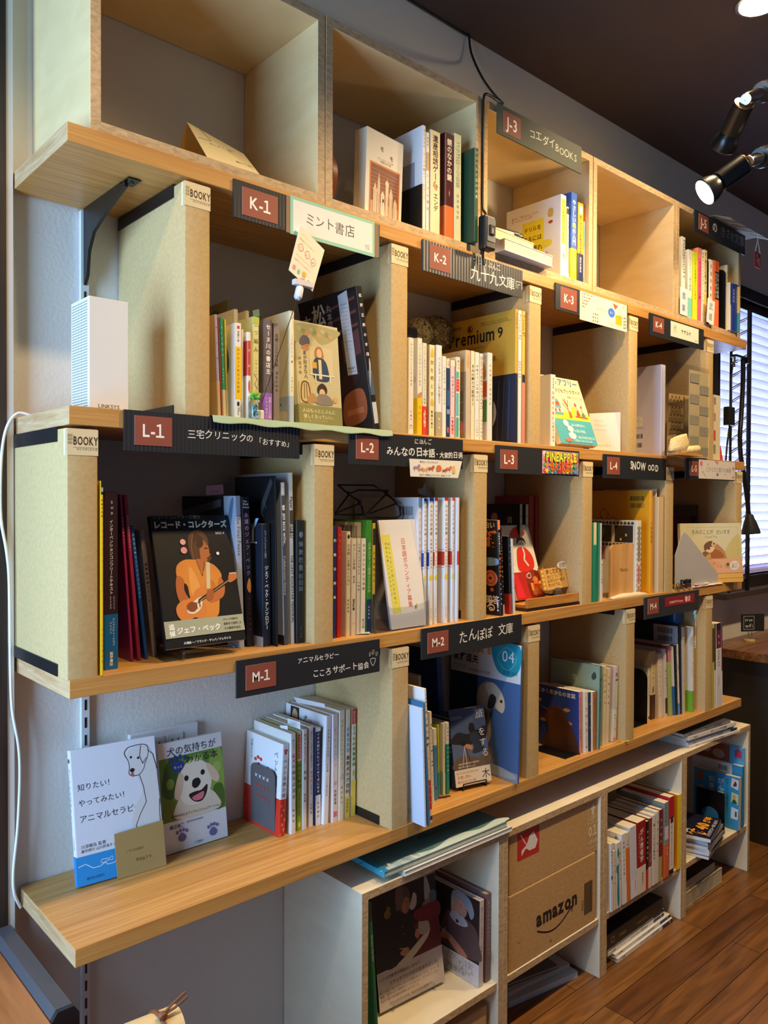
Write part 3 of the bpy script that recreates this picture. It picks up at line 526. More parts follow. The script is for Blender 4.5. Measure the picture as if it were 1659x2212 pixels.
('book','tall yellow green book with a landscape on its side under sign K-1','books under sign K-1',(-.105,-.1,1.5052),(0,0,0),(.0048,.0896,.2587),0,'b9b45a','efe6cf',None,[('L','r',0,.7,1,1,'c8bd78'),('L','b',[(0,.75),(.4,.95),(.8,.86),(1,.72)],'8a9060'),('S','r',.2,.3,.8,.9,'e0d890')],'book'),
('book','lavender spined paperback with a tan paper band under sign K-1','books under sign K-1',(-.2128,-.25,1.5052),(0,0,-.0416),(.006,.1232,.1853),0,'a8a4d4','efe6cf',('cbae84',.35),[('S','v',.5,.95,.5,'雪の家','4a4a7a',.5,0),('L','r',0,.35,1,1,'c2a878'),('L','e',.5,.55,.3,.12,'5a4630')],'book'),
('book','thin dark red paperback under sign K-1','books under sign K-1',(-.2053,-.25,1.5052),(0,0,-.0432),(.0022,.112,.1808),0,'9a4a46','efe6cf',None,[],'book'),
('book','teal green paperback with a beige band under sign K-1','books under sign K-1',(-.2019,-.25,1.5052),(0,0,-.0403),(.0061,.1232,.1813),0,'2f9474','efe6cf',('d4c29a',.28),[('S','v',.5,.93,.6,'たしかなもの','e8f0e4',.6,0),('S','v',.5,.5,.34,'青山美智代','d4e8dc',.45)],'book'),
('book','yellow green slim paperback next to the teal one under sign K-1','books under sign K-1',(-.1946,-.25,1.5052),(0,0,-.0307),(.0033,.1232,.1793),0,'cdc23e','efe6cf',('e0d09a',.28),[('S','v',.5,.93,.6,'水の面影','4a5a20',.6,0)],'book'),
('book','white topped book with a black wrapper under sign K-1','books under sign K-1',(-.149,-.2,1.5052),(0,0,0),(.0085,.1344,.2155),0,'e6dfcb','efe6cf',None,[('S','r',0,.4,1,.88,'201e20'),('L','r',0,.4,1,.88,'26242a'),('S','v',.5,.86,.6,'みそ汁','e8e4da',.5)],'book'),
('book','white paperback with a broad yellow spine panel under sign K-1','books under sign K-1',(-.1847,-.262,1.5052),(0,0,0),(.0133,.1176,.1739),0,'eceae4','efe6cf',None,[('S','v',.5,.74,.2,'あかねさす新古今恋物語','2a2618',.4,0),('S','r',0,.2,1,.75,'f2c21c'),('S','v',.5,.74,.26,'あかねさす新古今恋物語','2a2618',.42),('S','v',.5,.92,.8,'加藤千恵','2a2618',.36),('S','e',.5,.15,.2,.025,'222222'),('S','v',.5,.11,.03,'河出文庫','2a2618',.3),('S','r',.3,.94,.7,.97,'d83a4a'),('L','b',[(.3,.4),(.8,.5),(.7,.8),(.2,.7)],'5a7090')],'book'),
('book','thin white paperback with no visible title under sign K-1','books under sign K-1',(-.1658,-.255,1.5052),(0,0,0),(.003,.1176,.1653),0,'e8e4dc','efe6cf',None,[],'book'),
('book','cream hardcover with a single large character under sign K-1','books under sign K-1',(-.1225,-.2,1.5052),(0,0,0),(.0068,.1456,.217),0,'dcd0ae','efe6cf',None,[('S','v',.5,.86,.7,'沖縄','2a2622',.65,0)],'book'),
('book','white book with a red patterned panel under sign K-1','books under sign K-1',(-.1586,-.262,1.5052),(0,0,0),(.0076,.1232,.1607),0,'ece9e4','efe6cf',None,[('S','r',.15,.5,.9,.9,'c8423a'),('S','v',.5,.88,.52,'日日','f0e4d8',.6),('S','b',[(.3,.42),(.7,.44),(.8,.3),(.3,.34)],'d8543e'),('L','r',.55,.5,1,.9,'c8423a')],'book'),
('book','yellow green book with braid lettering under sign K-1','books under sign K-1',(-.1393,-.25,1.5052),(0,0,0),(.0139,.1456,.1943),1,'dfe0a4','efe6cf',None,[('S','v',.5,.97,.64,'三つ編み','3a4420',.75,0),('S','r',0,.93,1,1,'b9c44a'),('S','v',.55,.6,.42,'レティシア','6a6a58',.35),('S','l',[(.2,.45),(.7,.4),(.3,.35),(.8,.3)],.0015,'b87ab0'),('S','b',[(.6,.28),(.9,.25),(.7,.18)],'e8a070')],'book'),
('book','grey brown book with a purple paper band under sign K-1','books under sign K-1',(-.1145,-.25,1.5052),(0,0,0),(.0194,.1456,.1933),1,'6a5f64','efe6cf',('a06ad0',.28),[('S','v',.5,.96,.46,'セーヌ川の書店主','f2ece4',.55,.018),('S','v',.4,.44,.32,'ニーナ・ゲオルゲ','d9c890',.22),('S','v',.68,.24,.03,'世界150万部','f4eef8',.36),('S','v',.3,.24,.03,'ベストセラー','f4eef8',.32)],'book'),
('book','taupe book with a Nordic diary title under sign K-1','books under sign K-1',(-.0931,-.25,1.5052),(0,0,0),(.0148,.1456,.189),0,'8a7c72','efe6cf',None,[('S','v',.5,.9,.56,'北欧こじらせ日記','241f1c',.5,.018),('L','r',0,0,1,1,'4a3c34'),('S','v',.5,.52,.3,'週末北欧部','3a322c',.36)],'book'),
('book','wide cream book with a pale blue band under sign K-1','books under sign K-1',(-.0517,-.245,1.5052),(0,0,0),(.0108,.224,.2207),0,'ece6c4','efe6cf',('b9c6d6',.245),[('S','v',.5,.8,.58,'ここちよさの','b8ae9a',.6,0),('S','e',.5,.55,.16,.012,'d84a3a'),('S','v',.5,.42,.28,'つるくさん','4a4640',.4),('L','t',.72,.17,.2,'です。','2a2a30',.018),('L','b',[(.8,.03),(.95,.03),(.95,.11),(.8,.11)],'e8dcc0'),('S','v',.5,.97,.9,'文','4a4640',.4)],'book'),
('book','pale picture book showing a house of people, cover facing out','books under sign K-1',(-.0133,-.2101,1.5055),(-1.5708,0,-.094),(.015,.1119,.2149),0,'cfc6a0','efe6cf',('8f8a58',.2),[('R','r',.02,.2,.98,.98,'c9c09a'),('R','b',[(.02,.78),(.3,.9),(.6,.8),(.98,.9),(.98,.97),(.02,.97)],'a8a478'),('R','e',.1,.93,.05,.025,'b8b48a'),('R','e',.19,.91,.05,.025,'8f9468'),('R','e',.28,.89,.05,.025,'c9a070'),('R','e',.37,.93,.05,.025,'b8b48a'),('R','e',.46,.91,.05,.025,'8f9468'),('R','e',.55,.89,.05,.025,'c9a070'),('R','e',.64,.93,.05,.025,'b8b48a'),('R','e',.73,.91,.05,.025,'8f9468'),('R','e',.82,.89,.05,.025,'c9a070'),('R','b',[(.1,.82),(.2,.87),(.32,.84),(.3,.77),(.12,.77)],'5a5a72'),('R','b',[(.15,.76),(.3,.79),(.3,.73),(.15,.73)],'c88a5a'),('R','r',.3,.5,.85,.77,'d4c8a4'),('R','b',[(.42,.72),(.48,.77),(.58,.77),(.63,.7),(.6,.62),(.45,.62)],'b07a4e'),('R','e',.53,.71,.06,.045,'e2bd98'),('R','b',[(.4,.64),(.53,.67),(.68,.63),(.74,.48),(.66,.44),(.42,.45),(.36,.52)],'2c4464'),('R','r',.5,.46,.57,.65,'d9ceb4'),('R','r',.36,.56,.46,.62,'d9a83a'),('R','l',[(.3,.5),(.86,.5)],.003,'e2dcc4'),('R','l',[(.42,.5),(.42,.42)],.003,'e2dcc4'),('R','l',[(.76,.5),(.76,.42)],.003,'e2dcc4'),('R','v',.2,.72,.45,'家が好きな人','3a342a',.09),('R','v',.08,.66,.48,'井田千秋','5a5244',.07),('R','r',.03,.21,.33,.42,'c9b68a'),('R','c',[(.08,.24),(.1,.4),(.24,.4),(.26,.24)],.003,'6a4a2c'),('R','l',[(.14,.26),(.15,.4)],.002,'6a4a2c'),('R','l',[(.2,.26),(.2,.4)],.002,'6a4a2c'),('R','b',[(.45,.38),(.56,.42),(.66,.38),(.64,.32),(.46,.32)],'3a2c24'),('R','e',.55,.32,.07,.045,'e0b894'),('R','b',[(.4,.22),(.48,.31),(.7,.3),(.78,.22)],'8a8078'),('R','b',[(.2,.22),(.26,.3),(.36,.31),(.42,.24)],'b08a5a'),('R','e',.85,.27,.05,.03,'d8a860'),('R','t',.08,.13,.76,'人はもっとじぶんに','ece8c8'),('R','t',.1,.075,.74,'優しくなっていい。','ece8c8'),('R','t',.1,.04,.55,'家で過ごす小さな幸せ','b8b488')],'book'),
('book','large dark book photo covered with a hanging white paper strip under sign K-1','books under sign K-1',(.1704,-.245,1.5052),(0,0,-.1769),(.0158,.2072,.3047),1,'1d1618','efe6cf',None,[('S','v',.5,.97,.5,'松岡正剛の本棚','e6e0e4',.5,.018),('L','r',.02,.02,.98,.98,'241a1c'),('L','p',[(.05,.66),(.95,.74),(.95,.76),(.05,.68)],'6a3a30'),('L','p',[(.05,.75),(.95,.83),(.95,.85),(.05,.77)],'6a3a30'),('L','p',[(.05,.84),(.95,.92),(.95,.94),(.05,.86)],'6a3a30'),('L','r',.05,.7,.09,.78,'8a4a3a'),('L','r',.125,.7,.165,.78,'b8763e'),('L','r',.2,.7,.24,.78,'4a3040'),('L','r',.275,.7,.315,.78,'c9a070'),('L','r',.35,.7,.39,.78,'8a4a3a'),('L','p',[(.66,.5),(.95,.55),(.95,.72),(.66,.66)],'5a3038'),('L','b',[(.55,.06),(.9,.1),(.9,.3),(.6,.26)],'a85a3a'),('L','b',[(.5,.28),(.8,.34),(.88,.44),(.6,.4)],'3a1c24'),('L','p',[(.6,.12),(.88,.14),(.88,.18),(.6,.16)],'c87848'),('L','v',.34,.95,.32,'松岡正剛','f0ece6',.3,.018),('L','v',.4,.28,.16,'の','e8e4dc',.2),('L','v',.12,.9,.66,'本棚','e0dcd4',.16,.018),('L','v',.52,.93,.7,'丸本店の','c8c0c0',.09),('S','r',.15,.05,.9,.2,'c9ccd4'),('S','r',.1,.25,.9,.42,'4a6078'),('S','b',[(.2,.3),(.8,.45),(.6,.5)],'b8b0b8')],'book'),
('book','white paperback standing first by the divider under sign K-2','books under sign K-2',(.2611,-.255,1.5017),(0,0,0),(.0157,.1434,.2154),0,'ecebe8','efe6cf',None,[('S','v',.5,.95,.5,'みんなのふこうそぞろ歩き','7a7a76',.45,0),('S','v',.5,.26,.14,'大島弓','8a8a86',.35),('S','l',[(.3,.06),(.3,.1),(.7,.1),(.7,.06)],.0008,'3a3a3a')],'book'),
('book','white paperback with a bright yellow band under sign K-2','books under sign K-2',(.2883,-.255,1.5017),(0,0,0),(.0151,.1434,.2182),0,'eeedea','efe6cf',('f0cf1e',.385),[('S','v',.5,.95,.5,'くらしのきほんになります','5a6a90',.5,0),('S','v',.5,.32,.08,'益田ミリ','c8a010',.5),('S','b',[(.1,.42),(.9,.45),(.8,.39),(.2,.38)],'c9946a'),('L','b',[(.6,.5),(.95,.55),(.9,.62)],'d8d4cc')],'book'),
('book','pale green paperback with a red band under sign K-2','books under sign K-2',(.3049,-.255,1.5017),(0,0,0),(.0133,.1434,.2094),0,'e8e6d8','efe6cf',('e8432e',.32),[('S','v',.5,.97,.34,'パリのしあわせスープ私のフランス物語','6a8a80',.5,0),('S','v',.5,.28,.09,'上野万梨子','f4ece4',.6,.018)],'book'),
('book','pale yellow book with gold leaf motifs under sign K-2','books under sign K-2',(.3261,-.255,1.5017),(0,0,0),(.0173,.1434,.2084),1,'f0e6b4','efe6cf',None,[('S','v',.5,.85,.42,'旅を栖とす','2e2c1e',.62,0),('S','b',[(.2,.88),(.5,.96),(.9,.9),(.6,.86)],'d9bd4a'),('S','b',[(.2,.36),(.5,.42),(.9,.36),(.6,.33)],'d9bd4a'),('S','v',.5,.29,.08,'高橋久美子','3a3826',.42),('L','r',0,0,1,1,'c9a888'),('S','v',.5,.05,.01,'角川書店','8a8060',.4)],'book'),
('book','white hardcover with a khaki band under sign K-2','books under sign K-2',(.3496,-.255,1.5017),(0,0,0),(.0182,.1434,.2109),1,'ecebec','efe6cf',('b5a986',.275),[('S','v',.5,.87,.36,'バッグをザックに持ち替えて','5a5c60',.5,0),('S','v',.5,.22,.08,'唯川恵','f4f0e4',.4)],'book'),
('book','slim white paperback beside the blue cornered one under sign K-2','books under sign K-2',(.3695,-.255,1.5017),(0,0,0),(.0127,.1232,.1877),0,'efece2','efe6cf',None,[('S','v',.5,.88,.4,'つるとはな あじごよみ','3a3834',.5,0)],'book'),
('book','small paperback with a deep blue lower half under sign K-2','books under sign K-2',(.3837,-.255,1.5017),(0,0,0),(.01,.1176,.1841),0,'e8dfc8','efe6cf',('23406a',.88),[('S','v',.5,.97,.9,'山の随筆','6a6458',.72,0),('S','e',.4,.1,.35,.04,'c85a4a'),('S','r',0,.4,1,.6,'2f5a9a'),('S','r',0,.3,1,.36,'8a9ab8')],'book'),
('book','small pink paperback with red characters under sign K-2','books under sign K-2',(.3966,-.255,1.5017),(0,0,0),(.0144,.1176,.1821),0,'f2d0dc','efe6cf',None,[('S','v',.5,.8,.52,'飛松凜とみみ','4a3a6a',.45,0),('S','r',0,.92,1,1,'efe6cc'),('S','v',.5,.27,.05,'実写映画化','d8302e',.62,.018)],'book'),
('book','small paperback with turquoise and red blocks under sign K-2','books under sign K-2',(.4164,-.255,1.5017),(0,0,0),(.0135,.1176,.1918),0,'ece6cc','efe6cf',None,[('S','v',.5,.97,.84,'星の子','6a6a60',.5,0),('S','r',0,.74,.6,.82,'3fb8b4'),('S','r',0,.58,.7,.73,'e02a2a'),('S','v',.35,.72,.6,'超展開','f4e4e0',.3),('S','r',0,.28,.6,.56,'58c4c4'),('S','r',0,.02,.6,.26,'2fb0a4'),('S','v',.82,.55,.1,'おひとりさま小説','8a8474',.26)],'book'),
('book','tan book with a shop front drawing under sign K-2','books under sign K-2',(.449,-.255,1.5017),(0,0,0),(.016,.168,.2125),0,'d8bc92','efe6cf',None,[('S','v',.5,.72,.42,'僕の文具屋さん','7a6a58',.6,0),('S','r',0,0,1,.76,'c9b8a0'),('L','r',0,0,1,.76,'a09078'),('L','r',.72,.2,.95,.55,'7a7468'),('L','e',.9,.14,.09,.07,'d88a80'),('S','v',.5,.95,.8,'小さな町の','a88a62',.4),('L','l',[(.75,.3),(.95,.3)],.001,'d8d0c0'),('L','l',[(.75,.42),(.95,.42)],.001,'d8d0c0')],'book'),
('book','cream book with rounded hand lettering under sign K-2','books under sign K-2',(.4677,-.255,1.5017),(0,0,0),(.0133,.1456,.213),0,'ece2c4','efe6cf',None,[('S','v',.5,.85,.38,'きみの隣りで益田ミリ','2e2a24',.68,.018)],'book'),
('book','slim white book of Japanese food, fifth from the tall magazines under sign K-2','books under sign K-2',(.4829,-.255,1.5017),(0,0,0),(.0146,.1434,.2118),0,'e9e8e4','efe6cf',None,[('S','v',.5,.86,.44,'伊藤まさこの和食よみ','4a4c50',.5,0),('S','v',.5,.24,.04,'日々の随筆日','6a6a70',.3)],'book'),
('book','white book with a handwritten red brown title under sign K-2','books under sign K-2',(.4994,-.255,1.5017),(0,0,0),(.0117,.1434,.2105),0,'ece4d8','efe6cf',None,[('S','v',.5,.97,.36,'ひとりぶつまみウレクツハナコ','8a4a3a',.8,.018),('S','v',.6,.3,.03,'一品で大満足','3a3a3a',.4)],'book'),
('book','white book with orange and green blocks on its side under sign K-2','books under sign K-2',(.5295,-.255,1.5017),(0,0,0),(.0171,.1456,.2169),0,'e6e0d6','efe6cf',None,[('S','v',.5,.88,.4,'中田喜子の国道日記','6a645a',.36,0),('L','r',.6,.5,.98,.68,'dc6a2c'),('L','r',.6,.22,.98,.47,'6a9a3a'),('L','b',[(.7,.7),(.95,.72),(.9,.9),(.75,.85)],'d89a4a')],'book'),
('magazine','tall mustard lifestyle magazine under sign K-2','books under sign K-2',(.6143,-.272,1.5017),(0,0,0),(.0086,.2531,.334),0,'d9a93e','e8e4da',None,[('S','r',0,0,1,.52,'1c2238'),('S','rot',.5,.97,.25,'Premium 9','3a2a14'),('L','r',0,0,1,.52,'20263c'),('L','e',.56,.24,.2,.16,'c9cdd4'),('L','e',.56,.24,.14,.11,'e4e6ea'),('L','t',.1,.8,.64,'Premium','1a1820',.018,.8),('L','t',.77,.81,.08,'9','1a1820',.018),('L','c',[(.36,.915),(.4,.945),(.44,.915),(.4,.885)],.0016,'1a1820'),('L','t',.375,.898,.055,'&','1a1820',.018),('L','t',.25,.755,.34,'THE GUIDE TO A BETTER LIFE','5a4424'),('L','t',.55,.935,.38,'絶品スパイスカレーのひと工夫。','3a2c18'),('L','l',[(.55,.925),(.95,.925)],.0008,'3a2c18'),('L','t',.02,.93,.26,'大人の料理特集','5a4424'),('L','t',.64,.64,.17,'料理。','3a2c18'),('L','p',[(.62,.02),(.64,.02),(.66,.48),(.64,.48)],'343c58'),('L','p',[(.69,.02),(.71,.02),(.73,.48),(.71,.48)],'343c58'),('L','p',[(.76,.02),(.78,.02),(.8,.48),(.78,.48)],'343c58'),('L','p',[(.83,.02),(.85,.02),(.87,.48),(.85,.48)],'343c58'),('L','p',[(.9,.02),(.92,.02),(.94,.48),(.92,.48)],'343c58')],'book'),
('magazine','tall white magazine, middle of the three magazines under sign K-2','books under sign K-2',(.6258,-.272,1.5017),(0,0,0),(.0129,.2531,.3333),0,'ecebe6','efe6cf',None,[('S','rot',.5,.97,.3,'Premium 82','5a5a5a'),('S','rot',.5,.62,.2,'2020 10','7a7a7a')],'book'),
('magazine','tall yellow magazine with a pink foot against the divider under sign K-2','books under sign K-2',(.6416,-.272,1.5017),(0,0,0),(.0109,.2531,.3334),0,'e6c75e','efe6cf',None,[('S','r',0,.46,1,.52,'2a2238'),('S','r',0,0,1,.46,'e08a86'),('S','rot',.5,.97,.28,'Premium 87','5a4424')],'book'),
('book','white hardcover with red handwritten characters under sign K-3','books under sign K-3',(.7854,-.255,1.5017),(0,0,0),(.0216,.1456,.1925),1,'ecebe6','efe6cf',None,[('S','v',.5,.96,.8,'東田直樹','3a3a3a',.3),('S','v',.48,.78,.36,'自閉症の僕の','c8503a',.45),('S','v',.55,.35,.06,'七転び八起き','4a4a4a',.36),('L','r',.12,.68,.7,.96,'26261e'),('L','r',.12,.56,.7,.68,'8a8478'),('L','v',.5,.58,.02,'自閉症の','c8432e',.4,.018),('L','e',.6,.9,.06,.03,'5a5a3a')],'book'),
('book','picture guide book with a turquoise band leaning on a clear stand','books under sign K-3',(.8295,-.242,1.508),(-1.5708,0,-.3491),(.017,.1774,.205),0,'ecdcb4','e6cfa8',None,[('R','r',0,0,1,.36,'4aa6b8'),('R','r',0,.36,1,.47,'c9d42c'),('R','b',[(.52,.37),(.56,.55),(.66,.56),(.72,.45),(.98,.4),(.98,.365),(.52,.365)],'dde03a'),('R','t',.12,.885,.82,'バリアフリー','3a6aa0',.03),('R','t',.25,.77,.7,'子どもブックガイド','4a4238',.018),('R','t',.55,.69,.4,'障害のある子と本','8a7e68'),('R','e',.2,.79,.03,.025,'d8443a'),('R','p',[(.03,.42),(.3,.42),(.28,.62),(.18,.7),(.03,.66)],'5a9ab0'),('R','r',.06,.56,.26,.62,'d84a3a'),('R','r',.06,.46,.28,.52,'f0e8e0'),('R','r',.1,.465,.15,.515,'d84a3a'),('R','r',.2,.465,.25,.515,'d84a3a'),('R','r',.12,.565,.16,.615,'f0c83a'),('R','l',[(.46,.4),(.47,.56),(.4,.66)],.003,'9a5a3a'),('R','l',[(.47,.54),(.52,.66)],.0025,'9a5a3a'),('R','l',[(.47,.57),(.44,.68)],.002,'9a5a3a'),('R','l',[(.47,.5),(.36,.6)],.002,'b08a3a'),('R','b',[(.44,.4),(.5,.5),(.52,.4)],'e2643a'),('R','b',[(.66,.44),(.72,.53),(.76,.44)],'d8404a'),('R','e',.71,.56,.025,.025,'e8b890'),('R','e',.7,.6,.03,.03,'c85a3a'),('R','b',[(.8,.43),(.85,.5),(.9,.43)],'4a8a5a'),('R','e',.85,.53,.022,.022,'e8b890'),('R','e',.85,.575,.024,.024,'e2643a'),('R','l',[(.62,.42),(.94,.41)],.004,'c8504a'),('R','e',.28,.3,.07,.05,'d8ecec'),('R','e',.36,.22,.08,.05,'f0dce0'),('R','e',.36,.12,.1,.05,'d8ecec'),('R','t',.42,.265,.4,'もっと知りたい、','f4f8f8',.018),('R','t',.45,.175,.35,'いろいろな、','f4f8f8',.018),('R','t',.5,.085,.46,'ひとりひとりのこと','f4f8f8',.018),('R','b',[(.16,.03),(.3,.03),(.3,.07),(.16,.07)],'e2705a'),('R','t',.36,.03,.5,'で読もうみんなの本','dceef0')],'book'),
('book','tall pale lavender hardcover with bar codes on its back under sign K-4','books under sign K-4',(1.3531,-.262,1.5017),(0,0,0),(.0269,.224,.2857),1,'c9c8e0','efeef4',None,[('L','r',.45,.33,.72,.44,'d8dcd2'),('L','c',[(.47,.385),(.58,.43),(.7,.385),(.58,.34)],.0006,'6a7a70'),('L','t',.5,.38,.17,'おおきな木','9a9a9a'),('L','t',.44,.31,.3,'なないろのほん','6a6a88'),('L','bar',.44,.2,.72,.25),('L','bar',.44,.1,.72,.15),('S','l',[(.3,.02),(.3,.98)],.001,'9c9cc0'),('S','l',[(.12,.02),(.12,.98)],.0008,'aeaed0')],'book'),
('book','tall yellow magazine with a black top under sign L-1','books under sign L-1',(-.4395,-.2756,1.0719),(0,0,0),(.0039,.224,.3127),0,'edbd1e','efe6cf',None,[('S','r',0,.93,1,1,'1c1a18'),('S','l',[(.35,.945),(.35,.965),(.75,.965),(.75,.945),(.35,.945)],.0009,'e8e4d8'),('S','v',.5,.91,.81,'写真の世紀','3a2c10',.75,.018),('S','v',.5,.79,.42,'世界の見方を変えた写真百','4a3a14',.42),('S','v',.5,.25,.06,'写真の記録別冊','3a2c10',.55)],'book'),
('book','thick dark plum medical book with a blue foot under sign L-1','books under sign L-1',(-.4195,-.2407,1.0719),(0,0,0),(.0236,.2352,.2968),1,'2e1a26','efe6cf',('1668b4',.31),[('S','v',.5,.84,.42,'インターベンションコンプリートテキスト','efeaf0',.34,.01),('S','t',.47,.93,.14,'S','efeaf0'),('S','t',.46,.9,.18,'H','efeaf0'),('S','t',.46,.87,.18,'D','efeaf0'),('S','rot',.7,.41,.07,'John D. Carroll','d8d0d8'),('S','rot',.45,.41,.07,'John G. Webb','d8d0d8'),('S','v',.66,.29,.13,'ストラクチャークラブ','e4ecf4',.2),('S','v',.45,.27,.2,'ジャパン','e4ecf4',.2),('S','v',.5,.1,.02,'医学書院','f0f4f8',.32,.018)],'book'),
('book','thin magenta guide, the left of two leaning under sign L-1','books under sign L-1',(-.3561,-.2024,1.0719),(0,0,-.0718),(.0047,.1984,.2926),0,'9a1e58','efe6cf',None,[('S','v',.5,.87,.7,'循環器治療ガイド','e8c8d8',.55,0),('S','v',.5,.66,.56,'2022','d8a0b8',.5)],'book'),
('book','thin crimson magenta guide, the right of two leaning under sign L-1','books under sign L-1',(-.3438,-.2024,1.0719),(0,0,-.0872),(.0067,.1984,.2918),0,'a3244e','efe6cf',None,[('S','v',.5,.88,.68,'高血圧治療ガイド2020','f0d0d8',.6,0)],'book'),
('book','slim bright blue guideline leaning left under sign L-1','books under sign L-1',(-.3284,-.1987,1.0719),(0,0,-.1151),(.0063,.168,.2387),0,'1c58a8','efe6cf',None,[('S','v',.5,.95,.45,'高血圧治療ガイドライン2019','d0e0f0',.6,0)],'book'),
('book','grey brown medical paperback beside the guitarist magazine under sign L-1','books under sign L-1',(-.3095,-.1882,1.0719),(0,0,-.1048),(.0093,.168,.2295),0,'8a7f7c','efe6cf',None,[('S','v',.5,.75,.35,'循環器臨床プラクティス','2a2424',.55,.018),('L','r',0,0,1,1,'a89a94')],'book'),
('magazine','magazine with a guitarist in orange shirt on its black cover','books under sign L-1',(-.3161,-.2453,1.0922),(-1.5683,0,-.2851),(.012,.1589,.2402),0,'131214','e8e4e4',None,[('R','t',.03,.905,.94,'レコード・コレクターズ','ece8d0',.045,.92),('R','t',.8,.845,.12,'2023 4','d8d4c4',.018),('R','t',.03,.975,.6,'レコードコレクターズ増刊','8a8a84'),('R','b',[(.43,.72),(.44,.83),(.53,.88),(.63,.87),(.69,.8),(.67,.7),(.7,.65),(.58,.6),(.48,.62)],'54341f'),('R','b',[(.56,.66),(.57,.76),(.63,.8),(.68,.75),(.68,.69),(.63,.63),(.57,.6)],'b86a34'),('R','p',[(.655,.71),(.7,.685),(.665,.67)],'b86a34'),('R','l',[(.63,.735),(.665,.735)],.0025,'2c1a10'),('R','l',[(.64,.655),(.67,.66)],.002,'5a2814'),('R','b',[(.5,.8),(.52,.86),(.6,.84),(.62,.77),(.56,.74)],'3c2212'),('R','l',[(.47,.66),(.46,.76),(.5,.85)],.0016,'8a5c34'),('R','l',[(.52,.64),(.5,.72),(.53,.8)],.0012,'7a4c2a'),('R','l',[(.56,.86),(.62,.83),(.66,.76)],.0012,'7a4c2a'),('R','b',[(.24,.6),(.34,.65),(.48,.65),(.6,.63),(.72,.6),(.8,.52),(.75,.44),(.72,.3),(.66,.2),(.42,.2),(.36,.36),(.34,.46),(.24,.5)],'d98a34'),('R','b',[(.5,.65),(.56,.55),(.62,.63)],'b86a34'),('R','b',[(.4,.6),(.5,.45),(.46,.3),(.38,.4)],'e8a04c'),('R','b',[(.6,.5),(.7,.45),(.66,.32),(.58,.38)],'c8762a'),('R','l',[(.5,.64),(.55,.52),(.6,.63)],.0015,'7a4a20'),('R','p',[(.62,.63),(.67,.62),(.63,.42),(.58,.42)],'d8c49a'),('R','b',[(.23,.53),(.31,.5),(.3,.42),(.36,.34),(.42,.31),(.36,.27),(.24,.32),(.2,.42)],'b8622c'),('R','b',[(.77,.5),(.82,.44),(.78,.35),(.62,.31),(.58,.35),(.7,.4)],'c06c30'),('R','b',[(.19,.22),(.17,.29),(.24,.34),(.36,.36),(.45,.42),(.56,.44),(.57,.38),(.51,.34),(.54,.27),(.49,.2),(.38,.21),(.28,.18)],'d8823a'),('R','b',[(.3,.26),(.37,.32),(.5,.36),(.48,.28),(.38,.24)],'f0dcc0'),('R','p',[(.44,.31),(.46,.345),(.93,.5),(.93,.47)],'2a1a14'),('R','l',[(.46,.325),(.9,.478)],.0012,'c8a878'),('R','b',[(.88,.46),(.9,.52),(.99,.53),(1,.49),(.93,.46)],'c8743a'),('R','e',.91,.527,.007,.006,'e8dcc0'),('R','e',.93,.527,.007,.006,'e8dcc0'),('R','e',.95,.527,.007,.006,'e8dcc0'),('R','e',.97,.527,.007,.006,'e8dcc0'),('R','e',.99,.527,.007,.006,'e8dcc0'),('R','r',.38,.26,.39,.31,'3a241a'),('R','r',.42,.272,.43,.322,'3a241a'),('R','r',.46,.284,.47,.334,'3a241a'),('R','b',[(.3,.3),(.36,.33),(.43,.31),(.4,.26),(.33,.26)],'8a4420'),('R','b',[(.56,.36),(.6,.41),(.66,.4),(.64,.34),(.58,.33)],'a85a2c'),('R','e',.36,.79,.035,.023,'e8b0a8'),('R','e',.36,.725,.04,.026,'e89a98'),('R','e',.79,.69,.02,.013,'f0f0f0'),('R','r',0,.075,1,.2,'a9ab90'),('R','t',.05,.14,.07,'追','f4f4ec',.03),('R','t',.05,.09,.07,'悼','f4f4ec',.03),('R','t',.14,.105,.55,'ジェフ・ベック','f4f4ec',.03),('R','t',.73,.165,.2,'ギターの可能性を','3a3a34',.018),('R','t',.73,.13,.24,'極限まで追求した','3a3a34',.018),('R','t',.73,.095,.22,'その軌跡を辿る','3a3a34',.018),('R','t',.2,.022,.6,'大滝詠一／フランク・ザッパ／ジェネシス','e4e4e0',.018)],'book'),
('book','big black hardcover behind with a pink paper tag under sign L-1','books under sign L-1',(-.0835,-.25,1.0719),(0,0,-.0182),(.003,.1456,.3301),1,'131315','efe6cf',None,[('L','p',[(.1,.35),(.8,.86),(.76,.9),(.06,.4)],'2e2e33'),('L','p',[(.6,.72),(.95,.96),(.9,.99),(.56,.77)],'3a3a40'),('L','l',[(.16,.36),(.1,.41)],.0012,'5a5a60'),('L','l',[(.23,.41),(.17,.46)],.0012,'5a5a60'),('L','l',[(.3,.46),(.24,.51)],.0012,'5a5a60'),('L','l',[(.37,.51),(.31,.56)],.0012,'5a5a60'),('L','l',[(.44,.56),(.38,.61)],.0012,'5a5a60'),('L','l',[(.51,.61),(.45,.66)],.0012,'5a5a60'),('L','l',[(.58,.66),(.52,.71)],.0012,'5a5a60'),('L','l',[(.65,.71),(.59,.76)],.0012,'5a5a60'),('L','l',[(.72,.76),(.66,.81)],.0012,'5a5a60'),('L','l',[(.79,.81),(.73,.86)],.0012,'5a5a60')],'book'),
